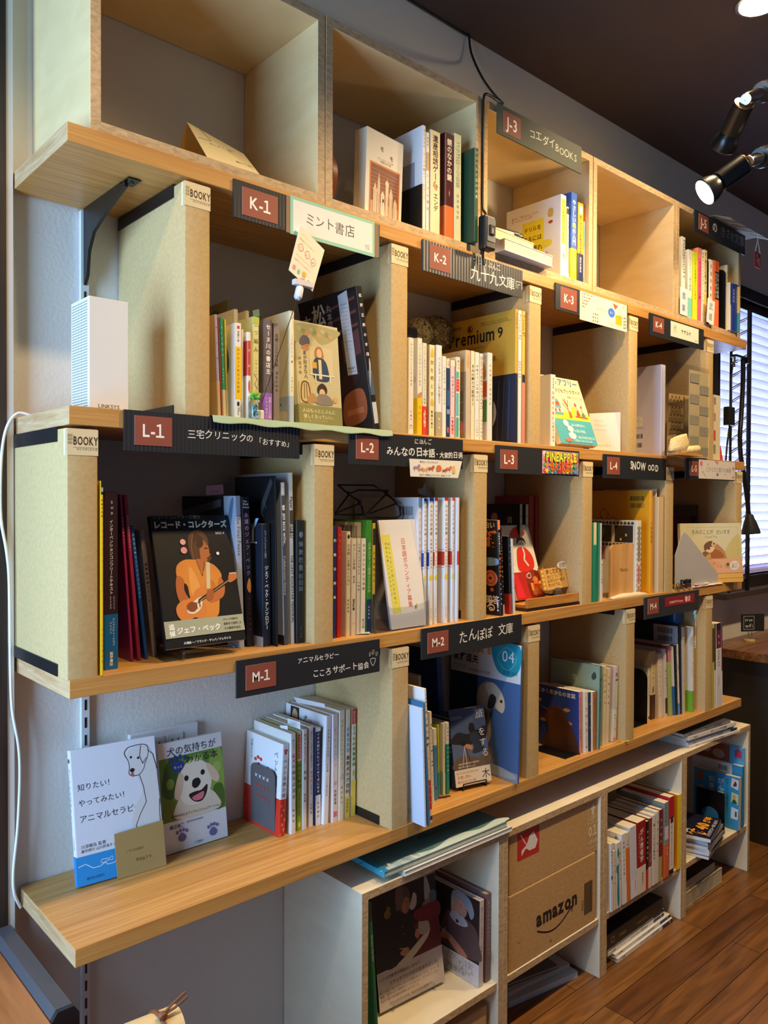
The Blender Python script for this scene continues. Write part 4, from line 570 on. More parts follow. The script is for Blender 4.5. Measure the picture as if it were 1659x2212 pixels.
('book','thick pale blue edged album behind the guitarist magazine under sign L-1','books under sign L-1',(-.1459,-.2139,1.0719),(0,0,-.0326),(.0124,.2099,.2911),0,'aab4c8','dfe2ea',None,[('S','rot',.5,.88,.5,'The Final Peace','5a6a8a'),('L','r',0,0,.8,1,'17181c'),('L','p',[(0,.9),(.75,.98),(.75,.93),(0,.84)],'5a5c64'),('L','p',[(0,.78),(.75,.86),(.75,.84),(0,.76)],'3a3c44'),('L','b',[(.82,.6),(.97,.95),(.92,.96),(.8,.7)],'5a7aa0')],'book'),
('book','thick black book with violet lettering under sign L-1','books under sign L-1',(-.1284,-.2165,1.0719),(0,0,-.0463),(.0159,.2016,.2893),0,'17131a','efe6cf',None,[('S','v',.5,.9,.47,'永遠のジェフ・ベック','8a7ab8',.62,0),('S','t',.1,.965,.55,'The','e8e8e8',.018),('S','t',.1,.945,.75,'Final','e8e8e8',.018),('S','t',.1,.925,.85,'Peace','e8e8e8',.018),('S','b',[(.2,.4),(.6,.46),(.8,.4),(.6,.36)],'c8843a'),('S','v',.5,.34,.1,'知られざる軌跡','6a2a3a',.4)],'book'),
('book','navy book with a bold white anthology title under sign L-1','books under sign L-1',(-.1059,-.236,1.0719),(0,0,-.0093),(.0178,.168,.2373),0,'1e2432','efe6cf',None,[('S','v',.5,.66,.14,'ジェフ・ベック・アンソロジー','f0f0f4',.5,.018),('S','v',.35,.95,.72,'レコードコレクターズ増刊','b8c0cc',.26),('L','r',0,0,1,.08,'b8bcc4'),('L','t',.4,.86,.55,'GY','8ab0d8',.018),('L','t',.4,.8,.5,'ロジー','b8c8d8')],'book'),
('book','grey book with a red dot and black title under sign L-1','books under sign L-1',(-.0816,-.2271,1.0719),(0,0,-.0051),(.0078,.168,.2376),0,'b8b6b2','efe6cf',None,[('S','v',.5,.8,.42,'キング・クリムゾン','2a2a2c',.85,0),('S','e',.45,.4,.3,.014,'d8402e'),('S','rot',.5,.36,.22,'King Crimson','3a3a3c')],'book'),
('magazine','tall guitar magazine with a pale blue side under sign L-1','books under sign L-1',(-.064,-.2467,1.0719),(0,0,-.0274),(.0086,.224,.3178),0,'a9b8d0','efe6cf',None,[('S','r',0,0,1,.92,'4a4a52'),('S','rot',.4,.995,.1,'Guitar','e8e8e8',.018),('S','r',.2,.83,.8,.86,'f0f0f0'),('S','t',.3,.835,.4,'9','222222'),('S','rot',.55,.81,.2,'JEFF BECK WITH...','f4f4f4',.018),('S','rot',.5,.55,.35,'Collaboration history','c8c8c8'),('L','r',0,0,1,.06,'2a2a30')],'book'),
('magazine','taller music magazine with a silvery spine under sign L-1','books under sign L-1',(-.0464,-.2444,1.0719),(0,0,-.0175),(.0089,.224,.3374),0,'b4b8bc','efe6cf',None,[('S','rot',.5,.86,.07,'Player','1a1a1c',.018),('S','r',0,.62,1,.78,'4a4236'),('S','rot',.5,.7,.14,'JEFF BECK','e0e0e0'),('S','rot',.5,.52,.42,'THE LAST ROCKSTAR MEMORIAL','3a3a3c')],'book'),
('book','black book with two blue grey dots beside the divider under sign L-1','books under sign L-1',(-.0363,-.25,1.0719),(0,0,-.0029),(.0195,.1792,.2434),1,'1a1b1e','efe6cf',None,[('S','v',.5,.84,.58,'倫敦巴里','7a90a8',.56,0),('S','e',.5,.885,.24,.025,'6a8098'),('S','e',.5,.62,.22,.022,'5a7088'),('S','v',.5,.57,.42,'和田誠','6a8098',.55),('S','v',.5,.14,.04,'話の特集','5a6068',.25)],'book'),
('book','thick dictionary with a navy cover and white characters under sign L-2','books under sign L-2',(.0536,-.25,1.0719),(0,0,.0048),(.0083,.168,.2315),1,'1c3276','efe6cf',None,[('S','v',.5,.93,.3,'和歌日詞典','e6e8ec',.8,.018)],'book'),
('book','red spined hardcover dictionary under sign L-2','books under sign L-2',(.0651,-.2498,1.0719),(0,0,.0035),(.0116,.1568,.2289),1,'b02a22','efe6cf',None,[('S','v',.5,.95,.7,'外研社古希','d8a080',.3,0)],'book'),
('book','beige pocket book with a bold black title under sign L-2','books under sign L-2',(.0889,-.2492,1.072),(0,0,.0055),(.0109,.1456,.2187),0,'ddd2bc','efe6cf',None,[('S','v',.5,.88,.48,'日本語に主語はいらない','2a2622',.72,0),('S','e',.5,.95,.3,.02,'222a3a'),('S','v',.5,.36,.22,'金谷武洋','4a4438',.5)],'book'),
('book','beige pocket book second in the run under sign L-2','books under sign L-2',(.1031,-.2489,1.072),(0,0,.0074),(.0127,.1232,.2029),0,'d8ccb4','efe6cf',None,[('S','v',.5,.95,.68,'やさしい日本語','2a2622',.6,0),('S','v',.5,.62,.54,'庵功雄','3a342c',.4),('S','v',.5,.38,.26,'岩波新書','3a342c',.5,.018),('S','v',.5,.14,.1,'了','222',.4)],'book'),
('book','white pocket book third in the run under sign L-2','books under sign L-2',(.1184,-.2486,1.072),(0,0,.0108),(.0086,.1232,.2037),0,'d4ccb8','efe6cf',None,[('S','v',.5,.95,.62,'日本語の文法を考える','3a362e',.6,0),('S','v',.5,.56,.45,'大野晋','3a362e',.5)],'book'),
('book','white pocket book with two ruled lines under sign L-2','books under sign L-2',(.1303,-.2483,1.072),(0,0,.0123),(.012,.1232,.2033),0,'e2dac8','efe6cf',None,[('S','v',.5,.95,.45,'あなたのための日本語','2c2a26',.6,0),('S','v',.5,.16,.06,'角川文庫','2c2a26',.5)],'book'),
('book','large green book with a bar code label behind under sign L-2','books under sign L-2',(.1453,-.248,1.072),(0,0,.0095),(.0138,.2016,.2416),0,'3f8a2c','efe6cf',None,[('S','v',.5,.8,.36,'日本人がずっと間違えた日本語','bcd8a0',.65,0),('S','r',0,0,1,.3,'22305c'),('S','v',.5,.25,.12,'山本常夫','c8d0e0',.4),('L','r',.45,.74,.9,.98,'d8d4cc'),('L','bar',.55,.84,.84,.95)],'book'),
('book','thick yellow and black striped paperback under sign L-2','books under sign L-2',(.1629,-.2477,1.0719),(0,0,.0043),(.0079,.1904,.2351),0,'c9a826','efe6cf',None,[('S','v',.5,.75,.45,'日本語教授法','222a30',.7,0),('S','r',0,.8,1,.95,'23242a'),('S','r',0,0,1,.35,'2a2c34')],'book'),
('book','large white workbook with bar codes facing left under sign L-2','books under sign L-2',(.3044,-.245,1.0719),(0,0,-.0055),(.0103,.224,.2912),0,'e4e2e4','efe6cf',None,[('S','v',.5,.95,.4,'イラストでわかる日本語','d0502a',.7,0),('L','bar',.72,.86,.92,.93),('L','bar',.72,.75,.92,.82)],'book'),
('book','white blue capped textbook, left of two under sign L-2','white Japanese textbooks under sign L-2',(.3159,-.25,1.0719),(0,0,0),(.009,.2128,.2892),0,'e9e8ea','efe6cf',None,[('S','v',.5,.95,.7,'みんなの日本語','2a2a2e',.66,0),('S','r',0,.975,1,1,'2a4a9a'),('L','r',0,.46,1,.57,'2c50a8'),('L','l',[(0,.585),(1,.585)],.001,'2c50a8'),('L','l',[(0,.445),(1,.445)],.001,'2c50a8'),('S','v',.5,.68,.56,'初級本冊','2a4a9a',.45),('S','v',.5,.54,.44,'の手引き','3a3a3a',.4),('S','e',.5,.37,.42,.022,'ecd832'),('S','v',.5,.13,.03,'スリーエー','5a5a5e',.4)],'book'),
('book','white blue capped textbook, right of two under sign L-2','white Japanese textbooks under sign L-2',(.3316,-.2518,1.0719),(0,0,0),(.0129,.2128,.2906),0,'e9e8ea','efe6cf',None,[('S','v',.5,.95,.7,'みんなの日本語','2a2a2e',.66,0),('S','r',0,.975,1,1,'2a5ac0'),('L','r',0,.46,1,.57,'2c50a8'),('L','l',[(0,.585),(1,.585)],.001,'2c50a8'),('L','l',[(0,.445),(1,.445)],.001,'2c50a8'),('S','v',.5,.68,.56,'初級本冊','2a5ac0',.45),('S','v',.5,.54,.44,'の手引き','3a3a3a',.4),('S','e',.5,.37,.42,.022,'ecd832'),('S','v',.5,.13,.03,'スリーエー','5a5a5e',.4)],'book'),
('book','white red capped textbook half hidden under sign L-2','white Japanese textbooks under sign L-2',(.3474,-.2535,1.0719),(0,0,0),(.0096,.2128,.2907),0,'e9e8ea','efe6cf',None,[('S','v',.5,.95,.7,'みんなの日本語','2a2a2e',.66,0),('S','r',0,.975,1,1,'d8322a'),('L','r',0,.46,1,.57,'c83a2e'),('L','l',[(0,.585),(1,.585)],.001,'c83a2e'),('L','l',[(0,.445),(1,.445)],.001,'c83a2e'),('S','v',.5,.68,.56,'初級本冊','d8322a',.45),('S','v',.5,.54,.44,'の手引き','3a3a3a',.4),('S','e',.5,.37,.42,.022,'ecd832'),('S','v',.5,.13,.03,'スリーエー','5a5a5e',.4)],'book'),
('book','white red capped textbook in the middle of the set under sign L-2','white Japanese textbooks under sign L-2',(.3768,-.2567,1.0719),(0,0,0),(.0118,.2128,.2911),0,'e9e8ea','efe6cf',None,[('S','v',.5,.95,.7,'みんなの日本語','2a2a2e',.66,0),('S','r',0,.975,1,1,'d8322a'),('L','r',0,.46,1,.57,'c83a2e'),('L','l',[(0,.585),(1,.585)],.001,'c83a2e'),('L','l',[(0,.445),(1,.445)],.001,'c83a2e'),('S','v',.5,.68,.56,'初級本冊','d8322a',.45),('S','v',.5,.54,.44,'の手引き','3a3a3a',.4),('S','e',.5,.37,.42,.022,'ecd832'),('S','v',.5,.13,.03,'スリーエー','5a5a5e',.4)],'book'),
('book','white red capped textbook at the right of the set under sign L-2','white Japanese textbooks under sign L-2',(.3996,-.2592,1.0719),(0,0,0),(.0088,.2128,.2913),0,'e9e8ea','efe6cf',None,[('S','v',.5,.95,.7,'みんなの日本語','2a2a2e',.66,0),('S','r',0,.975,1,1,'d8322a'),('L','r',0,.46,1,.57,'c83a2e'),('L','l',[(0,.585),(1,.585)],.001,'c83a2e'),('L','l',[(0,.445),(1,.445)],.001,'c83a2e'),('S','v',.5,.68,.56,'初級本冊','d8322a',.45),('S','v',.5,.54,.44,'の手引き','3a3a3a',.4),('S','e',.5,.37,.42,.022,'ecd832'),('S','v',.5,.13,.03,'スリーエー','5a5a5e',.4)],'book'),
('book','thin white book at the right wall of the row under sign L-2','books under sign L-2',(.4096,-.2648,1.072),(0,0,.0069),(.0073,.2128,.2914),0,'dcdae0','efe6cf',None,[('S','r',0,.46,1,.57,'c83a2e')],'book'),
('book','black talk book with an orange target on its cover under sign L-3','books under sign L-3',(.5627,-.2719,1.0719),(0,0,-.0611),(.0084,.1456,.2373),0,'1a1a1e','efe6cf',None,[('S','r',0,.9,1,1,'f08a5a'),('S','v',.5,.87,.64,'超雑談の達人になる','e8e8f0',.6,.018),('S','v',.5,.62,.4,'話し方の本','f2752e',.9,.018),('S','v',.5,.36,.1,'五百田達成','f0f0f0',.5),('L','t',.7,.92,.24,'白い','f0f0f0',.018),('L','t',.69,.74,.28,'話','ee7a5a',.06),('L','b',[(.66,.6),(.96,.6),(.98,.54),(.8,.52),(.66,.53)],'8ab4e0'),('L','e',.8,.39,.16,.085,'e8805e'),('L','e',.8,.39,.12,.063,'b85a44'),('L','e',.8,.39,.095,.05,'e8805e'),('L','e',.8,.39,.03,.015,'2a1a18'),('L','e',.83,.27,.04,.02,'c87058'),('L','t',.68,.13,.3,'即答','f4f4f4',.02),('L','t',.68,.05,.3,'る!','f4f4f4',.02)],'book'),
('book','thin black book with orange and yellow lettering under sign L-3','books under sign L-3',(.5786,-.2668,1.0719),(0,0,-.062),(.0057,.1456,.2194),0,'18181c','efe6cf',None,[('S','v',.5,.9,.6,'どうしたらいいか','f0a030',.8,.018),('S','v',.5,.58,.3,'会話術の本','f2e06a',.7),('S','r',0,0,1,.12,'d8a0b0')],'book'),
('book','black novel with a round portrait and red foot under sign L-3','books under sign L-3',(.6056,-.2671,1.0719),(0,0,-.0439),(.0067,.14,.196),0,'1a181a','efe6cf',('b8382c',.26),[('S','v',.5,.92,.6,'深夜の月','e0dcd8',.5,0),('L','e',.45,.6,.3,.13,'6a6a6e'),('L','e',.5,.62,.2,.09,'8a8a8e'),('L','v',.5,.9,.62,'月と六','8a8a8c',.25)],'book'),
('book','slim white paperback before the red picture book under sign L-3','books under sign L-3',(.6178,-.2699,1.0719),(0,0,-.0671),(.0058,.1344,.1894),0,'e0d8cc','efe6cf',None,[('S','v',.5,.9,.3,'恋と愛の言葉','7a746a',.5)],'book'),
('book','brick red paperback, left of the pair at the back under sign L-3','books under sign L-3',(.8608,-.13,1.0719),(0,0,0),(.019,.126,.2999),0,'a8483a','efe6cf',None,[('S','v',.5,.95,.5,'とびらをあける','4a1a14',.6,0),('S','r',0,0,1,.48,'8a5a4a'),('S','v',.5,.4,.1,'いしいしんじ','4a2a22',.35)],'book'),
('book','brick red paperback, right of the pair at the back under sign L-3','books under sign L-3',(.89,-.13,1.0719),(0,0,0),(.0135,.126,.3001),0,'a8483a','efe6cf',None,[('S','v',.5,.95,.5,'とびらをあける','4a1a14',.55,0),('S','r',0,0,1,.48,'8a5a4a'),('S','v',.5,.4,.1,'いしいしんじ','4a2a22',.35)],'book'),
('book','pale green spined book behind the black novel under sign L-3','books under sign L-3',(.7782,-.16,1.0719),(0,0,0),(.0117,.1456,.2761),1,'a8b8a0','efe6cf',None,[('L','r',0,0,1,1,'1c1a1c'),('L','v',.75,.9,.4,'満月珈琲','d0c8c0',.14),('L','e',.38,.86,.08,.05,'c88a6a'),('S','v',.5,.92,.4,'満月珈琲店の','3a4a3a',.5)],'book'),
('book','pale green white spined book beside the brick red pair under sign L-3','books under sign L-3',(.8171,-.15,1.0719),(0,0,0),(.0128,.1456,.2752),1,'b8c4ac','efe6cf',None,[('L','r',0,0,1,1,'1e1c1e'),('S','v',.5,.92,.4,'星詠みの喫茶','3a4a3a',.5)],'book'),
('book','white picture book with a woman in red on a wooden tray','books under sign L-3',(.704,-.2009,1.0902),(-1.5301,0,-.2967),(.012,.1279,.205),0,'e9e4dc','efe6cf',None,[('R','r',0,0,1,.36,'b8241c'),('R','b',[(.25,.86),(.4,.95),(.62,.97),(.8,.9),(.7,.84),(.4,.82)],'d8281e'),('R','b',[(.42,.74),(.5,.83),(.7,.82),(.76,.74),(.68,.76),(.5,.76)],'1e1a1c'),('R','e',.6,.745,.12,.045,'f0e4dc'),('R','e',.56,.745,.012,.008,'222'),('R','e',.65,.745,.012,.008,'222'),('R','b',[(.3,.38),(.34,.6),(.45,.69),(.7,.68),(.88,.56),(.86,.42),(.7,.37)],'dc2a20'),('R','l',[(.6,.7),(.62,.6),(.56,.52),(.66,.44)],.006,'f0e4dc'),('R','b',[(.5,.02),(.55,.34),(.95,.34),(.98,.02)],'8a2a1c'),('R','b',[(.6,.05),(.68,.2),(.9,.2),(.95,.05)],'e2642a'),('R','b',[(.7,.06),(.76,.15),(.84,.06)],'f0a848'),('R','r',.58,.1,.66,.2,'f2b450'),('R','r',.9,.1,.96,.22,'f2b450'),('R','b',[(.68,.24),(.78,.29),(.88,.24),(.78,.21)],'c8843a'),('R','c',[(.5,.3),(.62,.34),(.66,.29),(.58,.27)],.003,'f0e0d8'),('R','p',[(.02,.02),(.3,.02),(.2,.33),(.05,.33)],'d8283a')],'book'),
('book','teal clothbound book with cream upper half under sign L-4','books under sign L-4',(.9624,-.2719,1.0719),(0,0,-.0022),(.0231,.1568,.2249),1,'2a8f74','efe6cf',None,[('S','r',.2,.72,.8,1,'e6dcae'),('S','l',[(.75,.2),(.75,.65)],.0012,'1c5a48')],'book'),
('book','green clothbound book tucked right of the teal one under sign L-4','books under sign L-4',(.9867,-.271,1.0722),(0,0,.0353),(.0071,.1568,.2238),1,'2f8a70','efe6cf',None,[],'book'),
('book','slim white notebook between green books and the frame under sign L-4','books under sign L-4',(1.0046,-.2708,1.0719),(0,0,-.0022),(.0054,.1568,.2226),0,'e4e2dc','efe6cf',None,[],'book'),
('book','small white paperback with black spine letters under sign L-4','books under sign L-4',(1.0372,-.25,1.072),(0,0,.0079),(.012,.112,.1136),0,'e6e0d4','efe6cf',None,[('S','v',.5,.92,.4,'森のなかの物語','2a2622',.6,0)],'book'),
('book','large golden yellow picture book with bar codes under sign L-4','books under sign L-4',(1.2905,-.2638,1.0719),(0,0,-.0091),(.0146,.252,.3191),0,'eeaa18','efe6d4',None,[('L','bar',.73,.9,.92,.945),('L','bar',.73,.83,.92,.875),('S','rot',.5,.7,.4,'くまのゆめ','7a4a10'),('L','c',[(.3,.76),(.36,.82),(.42,.76),(.36,.7)],.002,'8a5a20'),('L','c',[(.2,.68),(.3,.73),(.36,.7)],.002,'8a5a20'),('L','c',[(.42,.7),(.5,.73),(.58,.68)],.002,'8a5a20')],'book'),
('book','white framed boxed set with dark square pictures under sign L-4','books under sign L-4',(1.2121,-.262,1.0721),(0,0,.0066),(.027,.1792,.227),0,'e8e2d2','efe6cf',None,[('L','r',.02,.02,.98,.98,'ded6c2'),('L','r',.05,.7,.52,.93,'4a4630'),('L','r',.58,.7,.93,.93,'3a2c22'),('L','b',[(.3,.74),(.4,.85),(.35,.9),(.25,.8)],'6a7048'),('L','e',.8,.8,.02,.02,'d8c850'),('L','e',.7,.74,.02,.02,'d8c850'),('L','r',.05,.46,.4,.64,'b87a80'),('L','r',.05,.1,.3,.4,'8a8494'),('S','r',.3,.45,.75,.92,'9a9480'),('S','v',.5,.9,.5,'あたらしい森の絵本','4a4438',.35),('S','r',.3,.15,.75,.4,'d88a84'),('S','v',.5,.38,.18,'全三冊','a03a3a',.4),('S','r',.3,.04,.75,.12,'b89a70'),('L','b',[(.05,.955),(.08,.985),(.11,.955),(.08,.94)],'4a4a34'),('L','b',[(.12,.955),(.15,.985),(.18,.955),(.15,.94)],'4a4a34'),('L','b',[(.19,.955),(.22,.985),(.25,.955),(.22,.94)],'4a4a34'),('L','b',[(.26,.955),(.29,.985),(.32,.955),(.29,.94)],'4a4a34'),('L','b',[(.33,.955),(.36,.985),(.39,.955),(.36,.94)],'4a4a34'),('L','b',[(.4,.955),(.43,.985),(.46,.955),(.43,.94)],'4a4a34'),('L','b',[(.47,.955),(.5,.985),(.53,.955),(.5,.94)],'4a4a34'),('L','b',[(.54,.955),(.57,.985),(.6,.955),(.57,.94)],'4a4a34'),('L','b',[(.61,.955),(.64,.985),(.67,.955),(.64,.94)],'4a4a34'),('L','b',[(.68,.955),(.71,.985),(.74,.955),(.71,.94)],'4a4a34'),('L','b',[(.75,.955),(.78,.985),(.81,.955),(.78,.94)],'4a4a34'),('L','b',[(.82,.955),(.85,.985),(.88,.955),(.85,.94)],'4a4a34'),('L','b',[(.89,.955),(.92,.985),(.95,.955),(.92,.94)],'4a4a34'),('L','b',[(.05,.665),(.08,.69),(.11,.665),(.08,.645)],'4a4a34'),('L','b',[(.12,.665),(.15,.69),(.18,.665),(.15,.645)],'4a4a34'),('L','b',[(.19,.665),(.22,.69),(.25,.665),(.22,.645)],'4a4a34'),('L','b',[(.26,.665),(.29,.69),(.32,.665),(.29,.645)],'4a4a34'),('L','b',[(.33,.665),(.36,.69),(.39,.665),(.36,.645)],'4a4a34'),('L','b',[(.4,.665),(.43,.69),(.46,.665),(.43,.645)],'4a4a34'),('L','b',[(.47,.665),(.5,.69),(.53,.665),(.5,.645)],'4a4a34'),('L','b',[(.54,.665),(.57,.69),(.6,.665),(.57,.645)],'4a4a34'),('L','b',[(.61,.665),(.64,.69),(.67,.665),(.64,.645)],'4a4a34'),('L','b',[(.68,.665),(.71,.69),(.74,.665),(.71,.645)],'4a4a34'),('L','b',[(.75,.665),(.78,.69),(.81,.665),(.78,.645)],'4a4a34'),('L','b',[(.82,.665),(.85,.69),(.88,.665),(.85,.645)],'4a4a34'),('L','b',[(.89,.665),(.92,.69),(.95,.665),(.92,.645)],'4a4a34'),('S','e',.12,.06,.06,.015,'5a5a40'),('S','e',.12,.13,.06,.015,'5a5a40'),('S','e',.12,.2,.06,.015,'5a5a40'),('S','e',.12,.27,.06,.015,'5a5a40'),('S','e',.12,.34,.06,.015,'5a5a40'),('S','e',.12,.41,.06,.015,'5a5a40'),('S','e',.12,.48,.06,.015,'5a5a40'),('S','e',.12,.55,.06,.015,'5a5a40'),('S','e',.12,.62,.06,.015,'5a5a40'),('S','e',.12,.69,.06,.015,'5a5a40'),('S','e',.12,.76,.06,.015,'5a5a40'),('S','e',.12,.83,.06,.015,'5a5a40'),('S','e',.12,.9,.06,.015,'5a5a40'),('S','e',.88,.06,.06,.015,'5a5a40'),('S','e',.88,.13,.06,.015,'5a5a40'),('S','e',.88,.2,.06,.015,'5a5a40'),('S','e',.88,.27,.06,.015,'5a5a40'),('S','e',.88,.34,.06,.015,'5a5a40'),('S','e',.88,.41,.06,.015,'5a5a40'),('S','e',.88,.48,.06,.015,'5a5a40'),('S','e',.88,.55,.06,.015,'5a5a40'),('S','e',.88,.62,.06,.015,'5a5a40'),('S','e',.88,.69,.06,.015,'5a5a40'),('S','e',.88,.76,.06,.015,'5a5a40'),('S','e',.88,.83,.06,.015,'5a5a40'),('S','e',.88,.9,.06,.015,'5a5a40')],'book'),
('book','thin white paper packet with cut off dark letters under sign L-4','books under sign L-4',(1.3365,-.258,1.0719),(0,0,-.0037),(.003,.1904,.3239),0,'e9e6e2','efe6cf',None,[('S','t',.1,.3,.8,'KY','3a3028')],'book'),
('book','beige linen notebook beside the divider under sign L-4','books under sign L-4',(1.3245,-.272,1.0719),(0,0,-.0047),(.0323,.1568,.2993),1,'d8bd90','efe6cf',None,[],'book'),
('book','dark book with an orange panel at the back under sign L-5','books under sign L-5',(1.8319,-.14,1.0719),(0,0,0),(.0198,.1344,.2734),0,'2a2426','efe6cf',None,[('S','v',.5,.95,.5,'こころとからだ','d8d0c8',.5,0),('L','r',0,0,.9,.85,'6a2a14'),('L','r',0,.85,1,1,'5a5450')],'book'),
('book','square picture book with a cuddling brown animal on its cover','books under sign L-5',(1.593,-.2017,1.0742),(-1.8831,0,-.0524),(.014,.2865,.2079),1,'d9d2ae','efe6cf',None,[('R','r',.02,.02,.98,.98,'d8d2b0'),('R','b',[(.6,.2),(.75,.6),(.95,.8),(.98,.4),(.98,.2)],'cfc07e'),('R','l',[(.1,.93),(.93,.93),(.93,.4)],.0008,'a8a084'),('R','t',.17,.825,.36,'きみのことが','4a4236'),('R','t',.575,.82,.23,'だいすき','4a4236'),('R','t',.39,.755,.2,'I Love You','8a8470'),('R','b',[(.38,.52),(.37,.62),(.42,.68),(.5,.7),(.56,.67),(.62,.62),(.7,.53),(.73,.43),(.72,.4),(.45,.4),(.42,.46)],'c08a58'),('R','b',[(.38,.55),(.37,.63),(.43,.69),(.5,.7),(.5,.62),(.43,.58)],'7a5640'),('R','b',[(.45,.5),(.55,.56),(.66,.5),(.68,.42),(.5,.42)],'a8683a'),('R','b',[(.4,.54),(.47,.6),(.54,.6),(.5,.52),(.42,.5)],'e8d2b0'),('R','e',.45,.575,.018,.014,'2a1c14'),('R','b',[(.49,.63),(.52,.7),(.57,.68),(.55,.62)],'e0c8a4'),('R','e',.53,.655,.016,.016,'5a3a2a'),('R','b',[(.34,.5),(.38,.53),(.46,.5),(.4,.44)],'8a6a50'),('R','b',[(.4,.42),(.42,.5),(.47,.48),(.46,.41)],'d8a878'),('R','e',.425,.485,.012,.01,'2a1c14'),('R','r',0,.155,1,.4,'e4b08c'),('R','t',.5,.31,.16,'ほしい、','b8603a'),('R','t',.57,.25,.09,'れる','b8603a'),('R','e',.745,.285,.05,.05,'c9a864'),('R','e',.75,.3,.025,.03,'7a5a34'),('R','e',.86,.28,.08,.08,'ece2d4'),('R','t',.8,.3,.12,'メッセージを','5a5044'),('R','t',.82,.27,.08,'書いて','5a5044'),('R','t',.81,.24,.1,'贈れます','5a5044'),('R','r',0,0,1,.155,'e6b45a'),('R','l',[(0,.155),(1,.155)],.0015,'8a6a3a'),('R','l',[(0,.07),(1,.07)],.0015,'a07a3a')],'book'),
('book','white animal therapy book with a line drawn dog','books under sign M-1',(-.4044,-.0712,.645),(-1.6599,0,-.2269),(.016,.1629,.2422),0,'e6e3e8','e6e2de',None,[('R','r',0,0,1,.21,'2a93d6'),('S','r',0,0,1,.215,'1c86d0'),('S','v',.62,.86,.56,'知りたい!やってみたい!','2a3248',.36),('S','v',.3,.78,.44,'アニマルセラピー','2a3248',.42),('S','e',.5,.92,.3,.018,'2a2f3c'),('S','v',.6,.36,.26,'川添敏弘監著','4a5060',.3),('R','t',.06,.69,.42,'知りたい！','23212a'),('R','t',.06,.575,.58,'やってみたい！','23212a'),('R','t',.06,.455,.72,'アニマルセラピー','23212a'),('R','t',.06,.265,.28,'川添敏弘 監著','3a3844'),('R','t',.06,.235,.6,'藤井徳行 山川伊津子 赤羽根和恵 著','3a3844'),('R','l',[(.02,.14),(.1,.15),(.18,.11),(.26,.11),(.32,.13),(.34,.11),(.42,.11),(.46,.13),(.55,.2)],.0012,'e8f2fa'),('R','c',[(.27,.135),(.29,.155),(.36,.15),(.4,.16),(.4,.135),(.36,.138),(.3,.13)],.0012,'e8f2fa'),('R','t',.1,.035,.2,'駿河台出版社','1c4a78'),('R','b',[(.66,.82),(.65,.88),(.7,.93),(.8,.94),(.88,.92),(.93,.9),(.98,.8),(1,.6),(1,.3),(.9,.24),(.78,.24),(.68,.28),(.66,.38),(.72,.5),(.8,.58),(.77,.68),(.74,.72),(.68,.72),(.65,.76)],'ded8d4'),('R','c',[(.66,.84),(.62,.9),(.66,.94),(.74,.95),(.84,.95),(.9,.93),(.91,.88),(.88,.82),(.86,.8),(.84,.76),(.78,.72),(.7,.72),(.66,.74),(.67,.79)],.0014,'4a3a3c'),('R','l',[(.9,.9),(.96,.86),(1,.74)],.0014,'4a3a3c'),('R','l',[(.78,.72),(.82,.62),(.84,.5),(.76,.42),(.7,.34),(.72,.27),(.8,.24)],.0014,'4a3a3c'),('R','c',[(.78,.24),(.82,.28),(.92,.26),(1,.24),(.98,.19),(.86,.18),(.79,.2)],.0014,'4a3a3c'),('R','l',[(1,.5),(.99,.4),(.99,.32),(.93,.27)],.0014,'4a3a3c'),('R','l',[(.82,.94),(.8,.86),(.83,.8),(.88,.84)],.0014,'4a3a3c'),('R','e',.695,.865,.014,.01,'2a2226'),('R','e',.78,.85,.014,.01,'2a2226'),('R','b',[(.67,.765),(.7,.78),(.73,.765),(.7,.745)],'2a2226'),('R','b',[(.68,.74),(.71,.745),(.71,.715),(.69,.715)],'c8604a')],'book'),
